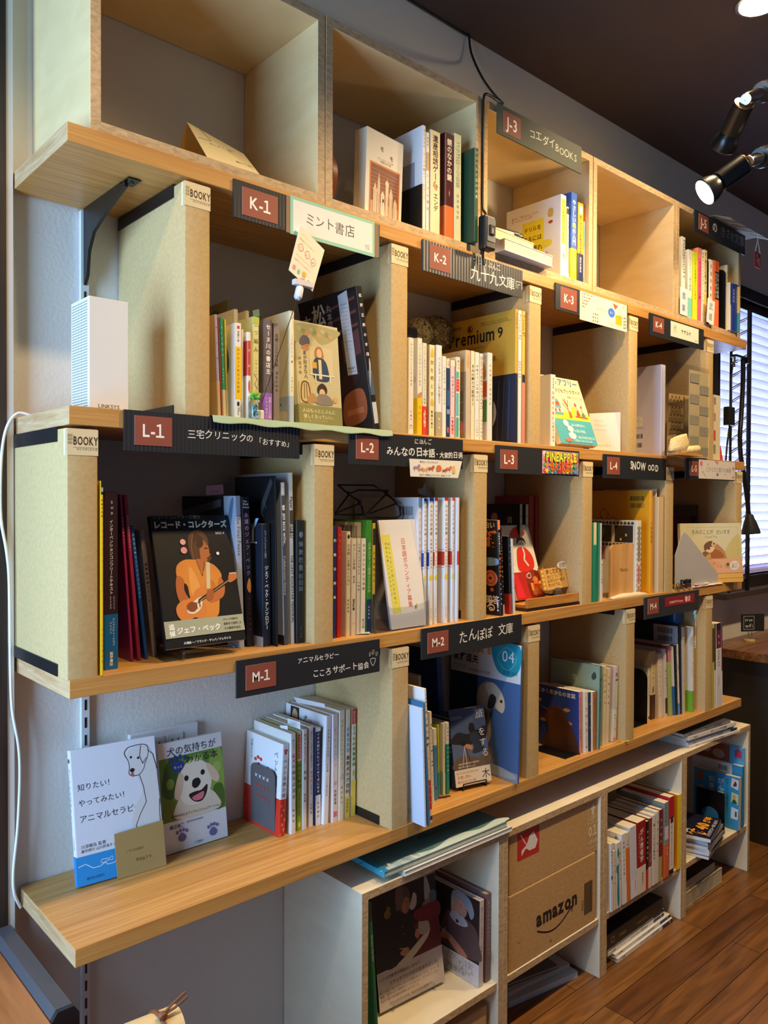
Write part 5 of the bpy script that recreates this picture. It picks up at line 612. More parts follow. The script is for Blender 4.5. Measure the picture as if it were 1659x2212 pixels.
('book','dog book with a smiling white puppy on green','books under sign M-1',(-.2274,-.0569,.645),(-1.5785,0,-.1396),(.012,.1434,.2164),0,'dfe0e4','e6e2de',None,[('R','r',0,.28,1,.86,'5f8a34'),('R','b',[(.02,.55),(.1,.8),(.3,.84),(.2,.5)],'3a5a24'),('R','b',[(.75,.5),(.8,.8),(.98,.84),(.98,.4)],'8aa848'),('R','b',[(.02,.3),(.05,.45),(.25,.45),(.3,.3)],'6a7a2c'),('R','b',[(.8,.3),(.82,.5),(.97,.5),(.97,.3)],'4a6a24'),('R','r',0,.86,1,1,'dedfe2'),('R','e',.6,.8,.08,.04,'9ab858'),('R','e',.15,.62,.06,.05,'7a9a3c'),('R','e',.9,.68,.07,.05,'a0b85a'),('R','b',[(.22,.29),(.24,.44),(.4,.52),(.7,.5),(.86,.42),(.88,.29)],'dcd0ba'),('R','b',[(.28,.52),(.3,.68),(.42,.78),(.58,.79),(.72,.74),(.8,.62),(.76,.48),(.64,.4),(.48,.38),(.34,.42)],'eae0cc'),('R','b',[(.3,.7),(.24,.62),(.2,.5),(.26,.46),(.32,.52),(.36,.66)],'d8c0a0'),('R','b',[(.72,.74),(.82,.7),(.92,.6),(.9,.54),(.82,.56),(.76,.64)],'dcc4a4'),('R','e',.4,.64,.035,.026,'241c18'),('R','e',.66,.66,.035,.026,'241c18'),('R','b',[(.48,.56),(.5,.61),(.58,.62),(.62,.58),(.58,.54),(.52,.53)],'1e1a1a'),('R','b',[(.42,.48),(.52,.5),(.62,.5),(.72,.54),(.7,.46),(.62,.4),(.5,.41)],'2a1c1c'),('R','b',[(.47,.45),(.56,.47),(.66,.48),(.63,.42),(.52,.415)],'d87a84'),('R','t',.12,.88,.78,'犬の気持ちが','23262e'),('R','t',.4,.775,.52,'わかる本','23262e'),('R','b',[(.2,.75),(.2,.8),(.28,.82),(.36,.8),(.37,.75),(.28,.71)],'2c3f86'),('R','e',.17,.835,.026,.025,'2c3f86'),('R','e',.245,.85,.026,.025,'2c3f86'),('R','e',.32,.85,.026,.025,'2c3f86'),('R','e',.395,.835,.026,.025,'2c3f86'),('R','t',.215,.75,.14,'もっと','e8ecf4'),('R','t',.14,.31,.78,'動物が伝えるアニマルコミュニケーション','23262e'),('R','t',.1,.215,.22,'高江洲薫','3a3a8a',.018),('R','t',.36,.235,.26,'動物病院院長獣医師','4a4a5a'),('R','b',[(.22,.12),(.28,.16),(.34,.12),(.31,.085),(.25,.085)],'6a64a4'),('R','e',.21,.17,.018,.016,'6a64a4'),('R','e',.257,.184,.018,.016,'6a64a4'),('R','e',.304,.184,.018,.016,'6a64a4'),('R','e',.351,.17,.018,.016,'6a64a4'),('R','b',[(.7,.09),(.76,.13),(.82,.09),(.79,.055),(.73,.055)],'6a64a4'),('R','e',.69,.14,.018,.016,'6a64a4'),('R','e',.737,.154,.018,.016,'6a64a4'),('R','e',.784,.154,.018,.016,'6a64a4'),('R','e',.831,.14,.018,.016,'6a64a4'),('R','t',.45,.03,.14,'二見書房','3a3a4a')],'book'),
('book','white pet cure book with a red petal band under sign M-1','books under sign M-1',(-.0068,-.1445,.6457),(0,0,.0577),(.0157,.1405,.1942),0,'e4e5ea','efe6cf',('d23222',.4),[('S','v',.5,.84,.41,'ペット治療の嘘','23202a',.6,0),('S','b',[(.3,.9),(.5,.92),(.7,.9),(.5,.88)],'c8402e'),('S','e',.3,.925,.1,.012,'c8402e'),('S','e',.5,.935,.1,.012,'c8402e'),('S','e',.7,.925,.1,.012,'c8402e'),('L','v',.84,.9,.42,'ペット治療の','23202a',.13),('L','v',.16,.93,.7,'宮野のり子','3a3840',.07),('L','b',[(.3,.62),(.38,.7),(.46,.62),(.38,.58)],'c8402e'),('L','e',.28,.72,.04,.02,'c8402e'),('L','e',.35,.75,.04,.02,'c8402e'),('L','e',.43,.74,.04,.02,'c8402e'),('L','t',.44,.5,.3,'嘘','1a181c',.03),('S','v',.55,.28,.06,'宮野のり子','8a1a14',.4),('S','e',.2,.02,.13,.018,'e8846a'),('S','e',.7,.072,.13,.018,'e8846a'),('S','e',.45,.124,.13,.018,'e8846a'),('S','e',.8,.176,.13,.018,'e8846a'),('S','e',.3,.228,.13,.018,'e8846a'),('S','e',.6,.28,.13,.018,'e8846a'),('S','e',.15,.332,.13,.018,'e8846a')],'book'),
('book','white dog illness book with red first characters under sign M-1','books under sign M-1',(.0214,-.1493,.6447),(0,0,-.0014),(.0129,.1434,.2148),0,'e2e0dc','efe6cf',None,[('S','v',.5,.94,.84,'薬いらずで','3a3234',.42),('S','v',.55,.8,.7,'愛犬','c8342e',.72,.01),('S','v',.55,.7,.34,'の病気は治る','2a2226',.72),('S','v',.5,.26,.1,'宿南章','2a2226',.4)],'book'),
('book','green and red banded pet healing book under sign M-1','books under sign M-1',(.0413,-.144,.6447),(0,0,-.0042),(.0112,.14,.2148),0,'8fb53a','efe6cf',None,[('S','v',.5,.68,.42,'ペット気功','222a14',.85,.018),('S','r',0,.7,1,1,'e4dcd0'),('S','r',.15,.72,.85,.97,'d8705a'),('S','v',.5,.96,.73,'心と体が元気に','f4e8e0',.4),('S','v',.5,.38,.14,'吉井英人士本久美子','2a3414',.4),('S','e',.5,.06,.3,.03,'e8e040')],'book'),
('book','pale book on dog food with pink characters under sign M-1','books under sign M-1',(.0537,-.147,.6447),(0,0,.0042),(.0111,.143,.2168),0,'dedad6','efe6cf',None,[('S','v',.5,.96,.84,'愛犬を','3a3438',.6),('S','v',.5,.83,.66,'長生きさせる','d85a7a',.62),('S','v',.5,.6,.48,'食事','3a3438',.7),('S','v',.5,.36,.27,'林文明','3a3438',.5)],'book'),
('book','white dog stress book with an orange word under sign M-1','books under sign M-1',(.0728,-.1436,.6447),(0,0,.0014),(.0123,.1396,.2196),0,'e6e4e0','efe6cf',None,[('S','v',.5,.95,.58,'犬のストレスがスッと消えていく','3a3632',.5,.01),('S','v',.5,.56,.43,'なで方','d8742a',.6,.018),('S','v',.5,.42,.32,'があった','3a3632',.5),('S','v',.5,.24,.12,'山田佳','5a5670',.5)],'book'),
('book','navy spined dog training book with white title under sign M-1','books under sign M-1',(.0872,-.1489,.6447),(0,0,-.0028),(.0137,.1434,.2146),0,'1d2347','efe6cf',None,[('S','v',.5,.95,.33,'イヌは訓練されてはじめて犬になる','f0f0f4',.5,.018),('S','r',0,0,1,.31,'e6e4e2'),('S','r',0,.96,1,1,'e6e4e2'),('S','v',.5,.25,.07,'田渕輝彦','2a2a3a',.5)],'book'),
('book','tall white book with a dog photo on its side under sign M-1','books under sign M-1',(.1021,-.1572,.6452),(0,0,.0348),(.0139,.1532,.2383),0,'e5e4e8','efe6cf',None,[('S','v',.5,.88,.62,'犬が幸せになれる','3a3a40',.42,0),('S','v',.5,.56,.48,'のお話','3a3a40',.42),('S','v',.5,.44,.26,'ペットと飼い主の絆','6a6a74',.3),('L','r',.12,.86,.34,.99,'2a2430'),('L','b',[(.16,.88),(.2,.97),(.28,.95),(.3,.88)],'c8a078'),('L','t',.45,.89,.1,'犬','2a2a30',.018),('L','t',.56,.89,.1,'時間','c05a5a')],'book'),
('book','pale pink patterned paperback under sign M-1','books under sign M-1',(.1246,-.1604,.6448),(0,0,.0033),(.0154,.1564,.24),0,'e0d4d6','efe6cf',None,[('S','v',.5,.9,.5,'いのちのことば','d49aa8',.5,0),('S','e',.5,.36,.3,.02,'e2a8ae'),('S','v',.5,.3,.16,'芳賀由香','3a3438',.5),('S','r',.2,.05,.8,.1,'d8707a'),('S','e',.4,.85,.1,.01,'7ab0d0')],'book'),
('book','cream paperback with peach characters under sign M-1','books under sign M-1',(.1412,-.1616,.6448),(0,0,.0073),(.0159,.1576,.2451),0,'e2dccc','efe6cf',None,[('S','v',.5,.92,.45,'犬がとなりにいるだけで','d0966a',.55,0),('S','v',.5,.32,.14,'北川なつ','3a342c',.48),('S','c',[(.3,.38),(.6,.42),(.75,.38)],.0008,'b89a7a')],'book'),
('book','care encyclopedia with blue and black characters under sign M-1','books under sign M-1',(.1598,-.1609,.6449),(0,0,.0127),(.0128,.1569,.2436),0,'e4dcd2','efe6cf',None,[('S','v',.5,.84,.6,'症状目的別','4a9ad0',.75,.018),('S','v',.5,.58,.22,'高齢犬ケア百科','23233a',.8,.018),('S','r',0,0,1,.2,'e2d65a'),('S','v',.5,.18,.05,'須崎恭彦','2a2a2a',.6)],'book'),
('book','yellow footed food encyclopedia with red top under sign M-1','books under sign M-1',(.1775,-.16,.6449),(0,0,.0145),(.0125,.156,.2413),0,'e9e4d4','efe6cf',None,[('S','r',0,.86,1,1,'c83a34'),('S','v',.5,.98,.87,'愛犬のための','f4e4d8',.5,.018),('S','v',.5,.84,.46,'食べもの栄養事典','4a9a3a',.72,.018),('S','r',0,0,1,.34,'e8d860'),('S','e',.5,.4,.2,.03,'a8c85a')],'book'),
('book','large pale blue book showing its white back with bar codes under sign M-2','books under sign M-2',(.2615,-.3117,.6447),(0,0,-.0451),(.0051,.168,.2616),0,'dfe3ec','efe6cf',None,[('S','v',.5,.66,.4,'おじいちゃん','4a4438',.65,0),('L','r',0,0,1,1,'cdd6e8'),('L','bar',.1,.88,.5,.94),('L','bar',.1,.78,.5,.84),('L','t',.3,.07,.5,'（小澤俊夫）','3a4460'),('S','v',.5,.14,.05,'ほるぷ','6a6456',.5)],'book'),
('book','blue topped slim hardcover behind the white back cover under sign M-2','books under sign M-2',(.2717,-.3119,.6447),(0,0,-.0601),(.003,.168,.2731),1,'2a6a9a','efe6cf',None,[],'book'),
('book','tall white paperback with heavy black title under sign M-2','books under sign M-2',(.2869,-.3033,.6447),(0,0,-.0704),(.0065,.1568,.3001),0,'e8e6e2','efe6cf',None,[('S','v',.5,.97,.86,'三浦英之','3a3a3a',.5,.018),('S','v',.5,.85,.56,'ガンダン原野','1a1a1c',1,.02),('S','r',0,.1,1,.32,'d0343a'),('S','v',.5,.3,.12,'完全版','f0e0e0',.6),('S','v',.5,.54,.34,'災害の記録','c86a6a',.5),('S','r',0,.02,1,.05,'2a3a7a')],'book'),
('book','slim white paperback on illness under sign M-2','books under sign M-2',(.3657,-.2326,.6447),(0,0,-.052),(.0073,.1344,.2192),0,'e4ddd0','efe6cf',None,[('S','v',.5,.88,.4,'病気にならない暮らし事典','4a4a44',.75,0),('S','v',.5,.36,.2,'本間真二郎','6a6458',.4)],'book'),
('book','blue lower paperback with white top under sign M-2','books under sign M-2',(.3875,-.2203,.6447),(0,0,-.0373),(.0097,.1176,.1715),0,'e6e2da','efe6cf',('4f8ac6',.77),[('S','v',.5,.95,.84,'三浦しをん','3a3a3a',.32),('S','v',.5,.73,.52,'森のくらし','1e3a5a',.42),('S','e',.5,.17,.16,.02,'1a2a4a'),('S','v',.5,.13,.05,'新潮社','1a2a4a',.3)],'book'),
('book','yellow green slim paperback with teal foot under sign M-2','books under sign M-2',(.4126,-.2072,.6447),(0,0,-.0214),(.0035,.1176,.1729),0,'c6cf3e','efe6cf',('3fae98',.33),[],'book'),
('book','cream paperback with a pale green foot under sign M-2','books under sign M-2',(.4243,-.2104,.6447),(0,0,-.0063),(.0077,.1176,.1739),0,'e2dcc6','efe6cf',None,[('S','v',.5,.9,.5,'花のある風景','6a6a58',.4,0),('L','r',0,0,1,.33,'a8bca0'),('S','r',0,0,1,.3,'d0d4bc')],'book'),
('book','teal green paperback with a white top under sign M-2','books under sign M-2',(.4363,-.211,.6447),(0,0,-.0184),(.0107,.1176,.1742),0,'e4e4de','efe6cf',('1c8c84',.7),[('S','v',.5,.95,.74,'星野道夫','2a3a3a',.4),('S','v',.5,.68,.3,'はじめての旅','e8f0ec',.5)],'book'),
('book','large dark blue folder standing at the back under sign M-2','books under sign M-2',(.5143,-.12,.6447),(0,0,-.0688),(.0192,.112,.33),0,'122c62','efe6cf',None,[],'book'),
('book',"grey brown book standing behind the blue folder's left under sign M-2",'books under sign M-2',(.3984,-.16,.6447),(0,0,-.0307),(.009,.1456,.2867),0,'b8a88e','efe6cf',None,[],'book'),
('book','dark navy paperback right of the teal green one under sign M-2','books under sign M-2',(.465,-.1936,.6447),(0,0,-.0075),(.0055,.168,.174),0,'1c2a5c','efe6cf',None,[('S','v',.5,.88,.5,'アラスカの夏','c8d0e0',.6,0),('L','r',0,0,1,1,'3a2e28')],'book'),
('book','small travel photo book on a black wire easel','books under sign M-2',(.4688,-.1962,.651),(-1.7808,0,-.1867),(.02,.1089,.1836),0,'3a4868','d8b878',None,[('R','r',0,.55,1,1,'46587e'),('R','r',0,.3,1,.56,'5a6a94'),('R','b',[(0,.62),(.2,.7),(.5,.66),(.98,.74),(.98,.6),(.6,.52),(.02,.56)],'22242c'),('R','b',[(.02,.22),(.1,.36),(.4,.38),(.7,.34),(.98,.4),(.98,.22)],'6a5a50'),('R','b',[(.5,.72),(.55,.8),(.64,.79),(.68,.72),(.66,.64),(.56,.66)],'1c181a'),('R','b',[(.5,.6),(.6,.68),(.72,.66),(.84,.56),(.86,.42),(.56,.4),(.6,.5)],'2c3446'),('R','b',[(.34,.52),(.44,.53),(.56,.49),(.54,.45),(.4,.48)],'c88a64'),('R','r',.26,.52,.38,.58,'1a1a1e'),('R','l',[(.34,.5),(.24,.24)],.0014,'d0d0d4'),('R','l',[(.35,.5),(.36,.22)],.0014,'d0d0d4'),('R','l',[(.36,.5),(.5,.24)],.0014,'1a1a1e'),('R','t',.02,.875,.32,'星野道夫','aab4c4'),('R','t',.72,.86,.24,'旅','d4d8de'),('R','t',.76,.62,.2,'を','eceef2'),('R','t',.76,.48,.2,'す','eceef2'),('R','t',.8,.34,.2,'る','eceef2'),('R','t',.1,.275,.6,'―誰もがそれぞれの一生の中で','eceae6',.018),('R','t',.12,.235,.5,'旅をしているのでしょう。','eceae6',.018),('R','r',0,0,1,.215,'e4dcd0'),('R','t',.74,.06,.24,'木','2a2624'),('R','t',.05,.16,.6,'多くの人の人生を変えた本','5a5450'),('R','t',.06,.1,.38,'永遠に読み','c8403a'),('R','t',.06,.045,.5,'継がれるべき一冊','c8403a')],'book'),
('magazine','big photo magazine with a white bear on blue','books under sign M-2',(.6189,-.2825,.6452),(-.0214,0,.0375),(.006,.2426,.3459),0,'3a62a4','e4e4e8',None,[('L','r',0,0,1,.72,'46689e'),('L','r',0,0,.4,.72,'1c2840'),('L','r',0,.72,1,1,'dedfe4'),('L','b',[(.6,.9),(.62,.99),(.75,1),(.98,.99),(.99,.84),(.88,.76),(.7,.78)],'1f93a8'),('L','c',[(.68,.88),(.8,.97),(.94,.9),(.82,.8)],.002,'6ac0c8'),('L','t',.74,.865,.18,'04','f0f4f4'),('L','t',.05,.9,.55,'創作写真館','d88a2a',.02),('L','t',.03,.815,.38,'星野道夫','23242a',.02),('L','t',.03,.755,.2,'アラスカ','4a4c54'),('L','t',.28,.745,.3,'野生地帯 生命の記憶','4a4c54'),('L','t',.76,.775,.2,'定価 600','0f4a5a'),('L','b',[(.34,.1),(.36,.3),(.42,.42),(.4,.55),(.44,.64),(.55,.69),(.68,.66),(.78,.6),(.8,.52),(.76,.48),(.66,.5),(.6,.46),(.62,.3),(.58,.2),(.66,.14),(.62,.04),(.45,.03)],'b8a084'),('L','b',[(.52,.66),(.62,.69),(.74,.64),(.8,.55),(.77,.48),(.68,.51),(.62,.55),(.56,.6)],'d8ccb8'),('L','e',.75,.565,.018,.012,'23201e'),('L','b',[(.56,.5),(.6,.6),(.68,.58),(.64,.5)],'3a3430'),('L','b',[(.42,.44),(.5,.5),(.56,.44),(.5,.34)],'7a6450'),('L','b',[(.44,.04),(.5,.16),(.6,.22),(.66,.14),(.6,.05)],'8a7458'),('L','r',0,0,1,.07,'8496a8'),('L','b',[(.3,.04),(.5,.09),(.8,.08),(.97,.05),(.9,.02),(.4,.02)],'a4b0ba')],'book'),
('book','deep blue paperback with gold leaf shapes beside the monkey bookend','books beside the monkey bookend',(.9362,-.25,.6447),(0,0,-.0204),(.0125,.168,.1762),0,'dc9088','efe6cf',None,[('L','r',0,0,1,1,'24418e'),('L','t',.05,.88,.88,'死にゆく者からの言葉','d8d4c4',.018),('L','b',[(.1,.74),(.17,.775),(.25,.75),(.18,.71)],'c9954a'),('L','b',[(.68,.66),(.75,.695),(.83,.67),(.76,.63)],'c9954a'),('L','b',[(.2,.42),(.27,.455),(.35,.43),(.28,.39)],'c9954a'),('L','b',[(.72,.45),(.79,.485),(.87,.46),(.8,.42)],'c9954a'),('L','b',[(.5,.6),(.57,.635),(.65,.61),(.58,.57)],'c9954a'),('L','b',[(.2,.66),(.35,.62),(.5,.68),(.35,.6)],'b88a90'),('S','v',.5,.9,.5,'死にゆく者からの','7a2a2a',.5),('S','v',.5,.4,.2,'鈴木秀子','7a2a2a',.5)],'book'),
('book','white book with big black katakana beside the monkey bookend','books beside the monkey bookend',(.958,-.2532,.6447),(0,0,-.0202),(.0189,.1568,.1732),1,'e6e0d4','efe6cf',None,[('S','v',.5,.76,.3,'フランス','2a2424',.62,.01),('S','v',.4,.92,.84,'OSS','5a5450',.3),('S','v',.5,.26,.06,'スリー巻','2a2424',.4)],'book'),
('book','slim navy paperback beside the monkey bookend','books beside the monkey bookend',(.9783,-.2561,.6447),(0,0,-.0212),(.0074,.1434,.1697),0,'1e2a48','efe6cf',None,[('S','v',.5,.9,.3,'愛と死','e0e4ec',.6,0)],'book'),
('book','slim white paperback between navy and orange brown beside the monkey bookend','books beside the monkey bookend',(.9869,-.2574,.6447),(0,0,-.0171),(.0075,.1434,.1693),0,'e4ded2','efe6cf',None,[],'book'),
('book','orange brown slim paperback beside the monkey bookend','books beside the monkey bookend',(.9956,-.2587,.6447),(0,0,-.0172),(.0138,.1434,.1681),0,'b0683c','efe6cf',None,[('S','v',.5,.9,.4,'生きがいについて','2a1a14',.6,0)],'book'),
('book','sage green hardcover with a pale brush title beside the monkey bookend','books beside the monkey bookend',(1.0115,-.2623,.645),(0,0,.0255),(.0124,.168,.2392),1,'4d8076','ebe8dc',None,[('S','v',.5,.85,.45,'悲しみとともに生きる','16302c',.7,0),('L','r',0,0,1,1,'8fa896'),('L','v',.5,.88,.5,'悲しみ','e8e8d8',.1),('L','v',.82,.72,.4,'いのちの歌','c8d0c4',.05),('L','v',.7,.76,.4,'つらいとき','c8d0c4',.05),('L','v',.2,.8,.5,'大切な人へ','a8b8ac',.05),('L','b',[(.84,.86),(.9,.92),(.94,.86),(.88,.82)],'3a4a44')],'book'),
('book','cream paperback with faint title beside the monkey bookend','books beside the monkey bookend',(1.0541,-.25,.645),(0,0,.0178),(.0154,.1456,.2307),0,'e2d8be','efe6cf',None,[('S','v',.5,.92,.5,'死別の悲しみ','5a5444',.5,0)],'book'),
('book','cream paperback second in the cream pair beside the monkey bookend','books beside the monkey bookend',(1.0707,-.25,.6454),(0,0,.0449),(.0153,.1456,.2207),0,'e2d8c0','efe6cf',None,[('S','v',.5,.92,.5,'天国の手紙','5a5444',.5,0)],'book'),
('book','pink and green paperback with dark brush title beside the monkey bookend','books beside the monkey bookend',(1.1053,-.252,.6458),(0,0,.049),(.0172,.1456,.2224),0,'d9c4c8','efe6cf',('e2dccb',.42),[('S','v',.5,.93,.5,'永遠の別れ','241e1e',.85,.01),('S','r',0,.45,1,.8,'c4d0b0'),('S','v',.6,.38,.14,'上野千一郎','4a443a',.3),('S','r',0,0,1,.06,'d8a0a0'),('S','t',.2,.34,.35,'ス','2a2626')],'book'),
('book','slim white paperback beside the black bookend under sign M-4','books under sign M-4',(1.3972,-.2,.6447),(0,0,.0018),(.0128,.1176,.1709),0,'e6dfd2','efe6cf',None,[('S','v',.5,.85,.45,'ゆるしの手引き','3a3434',.5,0),('S','r',.3,.02,.8,.07,'2a2626')],'book'),
('book','cream paperback with a brown band and bouquet under sign M-4','books under sign M-4',(1.4112,-.2041,.6448),(0,0,.0045),(.0251,.1456,.2232),0,'dfcfa4','efe6cf',('4a2c1e',.36),[('S','v',.5,.85,.5,'あたためて','4a3e2a',.45,0),('S','b',[(.2,.42),(.5,.5),(.7,.44),(.5,.38)],'6a7488'),('S','l',[(.3,.37),(.5,.46)],.0012,'8a5a3a')],'book'),
('book','white paperback with long small title under sign M-4','books under sign M-4',(1.4485,-.211,.6447),(0,0,-.0485),(.0281,.1456,.2124),0,'e2d8c8','efe6cf',None,[('S','v',.5,.9,.3,'心が元気になる本','5a544a',.25,0)],'book'),
('book','pale paperback with a black lower panel under sign M-4','books under sign M-4',(1.4778,-.2189,.6447),(0,0,-.042),(.0115,.1456,.2262),0,'d8d0cc','efe6cf',None,[('S','v',.5,.7,.44,'猫の幸せ学','3a3640',.6,0),('S','r',0,.05,1,.28,'2a2622')],'book'),
('book','pink and leaf green paperback under sign M-4','books under sign M-4',(1.4997,-.2219,.6447),(0,0,-.0835),(.0211,.1658,.2374),0,'a8bc6c','efe6cf',None,[('S','r',0,.77,1,1,'d0808a'),('L','r',0,.77,1,1,'8a4450')],'book'),
('book','thin paperback white above and blue below under sign M-4','books under sign M-4',(1.5221,-.2279,.6447),(0,0,-.0797),(.0057,.1456,.2324),0,'e4dccc','efe6cf',('2468a8',.42),[],'book'),
('book','slim black paperback with small white lettering under sign M-4','books under sign M-4',(1.529,-.2309,.6447),(0,0,-.0574),(.0088,.1456,.2355),0,'1c1a1e','efe6cf',None,[('S','v',.5,.9,.2,'美しい日々の手紙','d8d4d0',.4,0)],'book'),
('book','white paperback with red and green curved lines under sign M-4','books under sign M-4',(1.5417,-.2334,.6447),(0,0,-.0692),(.0063,.1568,.2372),0,'e2dccb','efe6cf',('6a9ac8',.16),[('S','l',[(0,.72),(.4,.68),(1,.66)],.0014,'4a8a5a'),('S','l',[(0,.68),(.5,.64),(1,.65)],.002,'c83a3a'),('S','l',[(0,.4),(.5,.5),(.9,.56)],.0012,'b87a5a'),('S','l',[(0,.36),(.7,.44),(.95,.52)],.0012,'b87a5a'),('S','e',.4,.09,.12,.012,'f0f0e8'),('S','e',.8,.05,.12,.012,'f0f0e8')],'book'),
('book','large black book with a white bar code label behind under sign M-4','books under sign M-4',(1.5492,-.2361,.6447),(0,0,-.0464),(.0078,.1904,.3017),1,'18181b','efe6cf',None,[('L','r',.5,.76,.96,.98,'c4c4cc'),('L','bar',.58,.89,.86,.95),('L','bar',.58,.8,.86,.86)],'book'),
('book','tall beige paperback with brown lettering under sign M-4','books under sign M-4',(1.5582,-.2394,.6447),(0,0,-.0342),(.0138,.2016,.2898),0,'d4bf98','efe6cf',None,[('S','v',.5,.9,.2,'暮らしのなかの手仕事','5a4a38',.4,0),('L','r',0,0,1,1,'c8c0b4')],'book'),
('book','tall white book with a bright green foot under sign M-4','books under sign M-4',(1.5992,-.25,.6447),(0,0,-.0252),(.0129,.224,.2894),0,'e2dfd6','efe6cf',None,[('S','v',.5,.9,.4,'花と緑の教科書','c0704a',.4,0),('S','r',0,0,1,.25,'7ab832'),('L','r',0,0,1,.25,'7ab832')],'book'),
('book','olive and yellow paperback right of the last lowest divider','magazines at the end of the lowest board',(1.6988,-.273,.6447),(0,0,-.0219),(.013,.224,.2925),0,'b8b04a','efe6cf',None,[('S','r',0,.55,1,.95,'4a4030')],'book'),
('book','white booklet with black specks right of the last lowest divider','magazines at the end of the lowest board',(1.7132,-.273,.6447),(0,0,-.0195),(.0091,.224,.2925),0,'dcd6ca','efe6cf',None,[('S','r',0,.45,1,1,'23201e')],'book'),
('book','maroon topped white magazine right of the last lowest divider','magazines at the end of the lowest board',(1.7291,-.273,.6447),(0,0,-.0244),(.0354,.224,.291),0,'dddade','efe6cf',None,[('S','r',0,.92,1,1,'231e24'),('S','r',0,.7,1,.92,'6a1c42'),('S','v',.5,.88,.72,'装苑','e8d8e0',.3),('S','c',[(.4,.26),(.6,.3),(.4,.36)],.001,'3a2a3a'),('S','rot',.5,.68,.2,'SOLO','3a3a3a')],'book'),
('book','thin white and maroon magazine at the very end right of the last lowest divider','magazines at the end of the lowest board',(1.7696,-.273,.6447),(0,0,-.0346),(.0073,.224,.2888),0,'d8d4d8','efe6cf',None,[('S','r',0,.42,1,1,'5a1c3a')],'book'),
('book','thin green picture book leaning on the left wall in the first low box','books in the box with the portraits',(.1671,-.262,.1711),(0,0,-.0749),(.0089,.2352,.3302),1,'1e6a4c','efe6cf',None,[('S','rot',.5,.78,.32,'Artistic Garden','b8d0b0')],'book'),
('book','large picture book of a sketching woman on a clear stand','books in the box with the portraits',(.2467,-.1729,.1784),(-1.6331,0,-.1571),(.012,.2024,.2542),0,'1d1719','efe6cf',None,[('R','r',0,0,1,.33,'d2c0b4'),('R','r',.6,.33,1,.62,'6a1a1e'),('R','r',0,.33,.2,1,'15110f'),('R','b',[(.14,.34),(.2,.6),(.36,.74),(.55,.7),(.62,.5),(.6,.36),(.4,.34)],'141214'),('R','b',[(.36,.84),(.38,.97),(.5,.99),(.58,.92),(.56,.8),(.46,.76)],'5a4438'),('R','b',[(.44,.8),(.5,.88),(.56,.86),(.56,.78),(.49,.74)],'b07a58'),('R','b',[(.36,.8),(.38,.98),(.48,.98),(.46,.84)],'6a564a'),('R','l',[(.49,.85),(.52,.845)],.0014,'3a241c'),('R','l',[(.54,.84),(.56,.838)],.0012,'3a241c'),('R','l',[(.53,.835),(.545,.8),(.53,.797)],.0012,'7a4a34'),('R','l',[(.51,.775),(.54,.774)],.0014,'6a342c'),('R','e',.43,.64,.008,.006,'8a8a8a'),('R','e',.44,.57,.008,.006,'8a8a8a'),('R','l',[(.3,.62),(.36,.5),(.38,.42)],.0014,'2c2a2c'),('R','b',[(.3,.33),(.44,.38),(.76,.5),(.84,.54),(.8,.46),(.6,.36),(.44,.31)],'d8ccb4'),('R','b',[(.36,.42),(.46,.45),(.5,.41),(.42,.38)],'c08a68'),('R','b',[(.6,.52),(.64,.57),(.68,.52),(.64,.48)],'c08a68'),('R','l',[(.36,.46),(.44,.44)],.002,'d8b868'),('R','b',[(.66,.56),(.7,.66),(.78,.64),(.84,.56),(.8,.5),(.7,.5)],'b8ac98'),('R','p',[(.69,.65),(.71,.69),(.73,.65)],'b8ac98'),('R','p',[(.76,.64),(.78,.68),(.79,.63)],'b8ac98'),('R','b',[(.56,.78),(.6,.85),(.64,.9),(.68,.86),(.66,.78),(.6,.75)],'c4b8a8'),('R','b',[(.8,.8),(.82,.98),(.86,.99),(.9,.86),(.86,.78)],'a8a8a4'),('R','e',.85,.74,.1,.05,'8a7a6a'),('R','e',.93,.8,.06,.06,'5a6a72'),('R','b',[(.6,.7),(.7,.74),(1,.74),(1,.6),(.7,.62)],'7a1c22'),('R','e',.22,.8,.05,.04,'8a6a20'),('R','e',.24,.84,.03,.025,'8a6a20'),('R','t',.02,.255,.62,'ーシャの絵本や挿絵は、すべて','3a2c28'),('R','t',.16,.195,.8,'スケッチブックから生まれました。','3a2c28'),('R','t',.02,.15,.9,'楽しい日も、悲しい日も、スケッチを描きました。子ども、コーギ、鳥','6a564c'),('R','t',.02,.115,.9,'風景、身近な人々や動物たち。いつのまにか、スケッチブックは、','6a564c'),('R','t',.02,.08,.6,'自分の豊かな記憶の記録になりました。','6a564c'),('R','t',.14,.03,.7,'スケッチブックは、私の大切な宝物です。','4a3a34')],'book'),
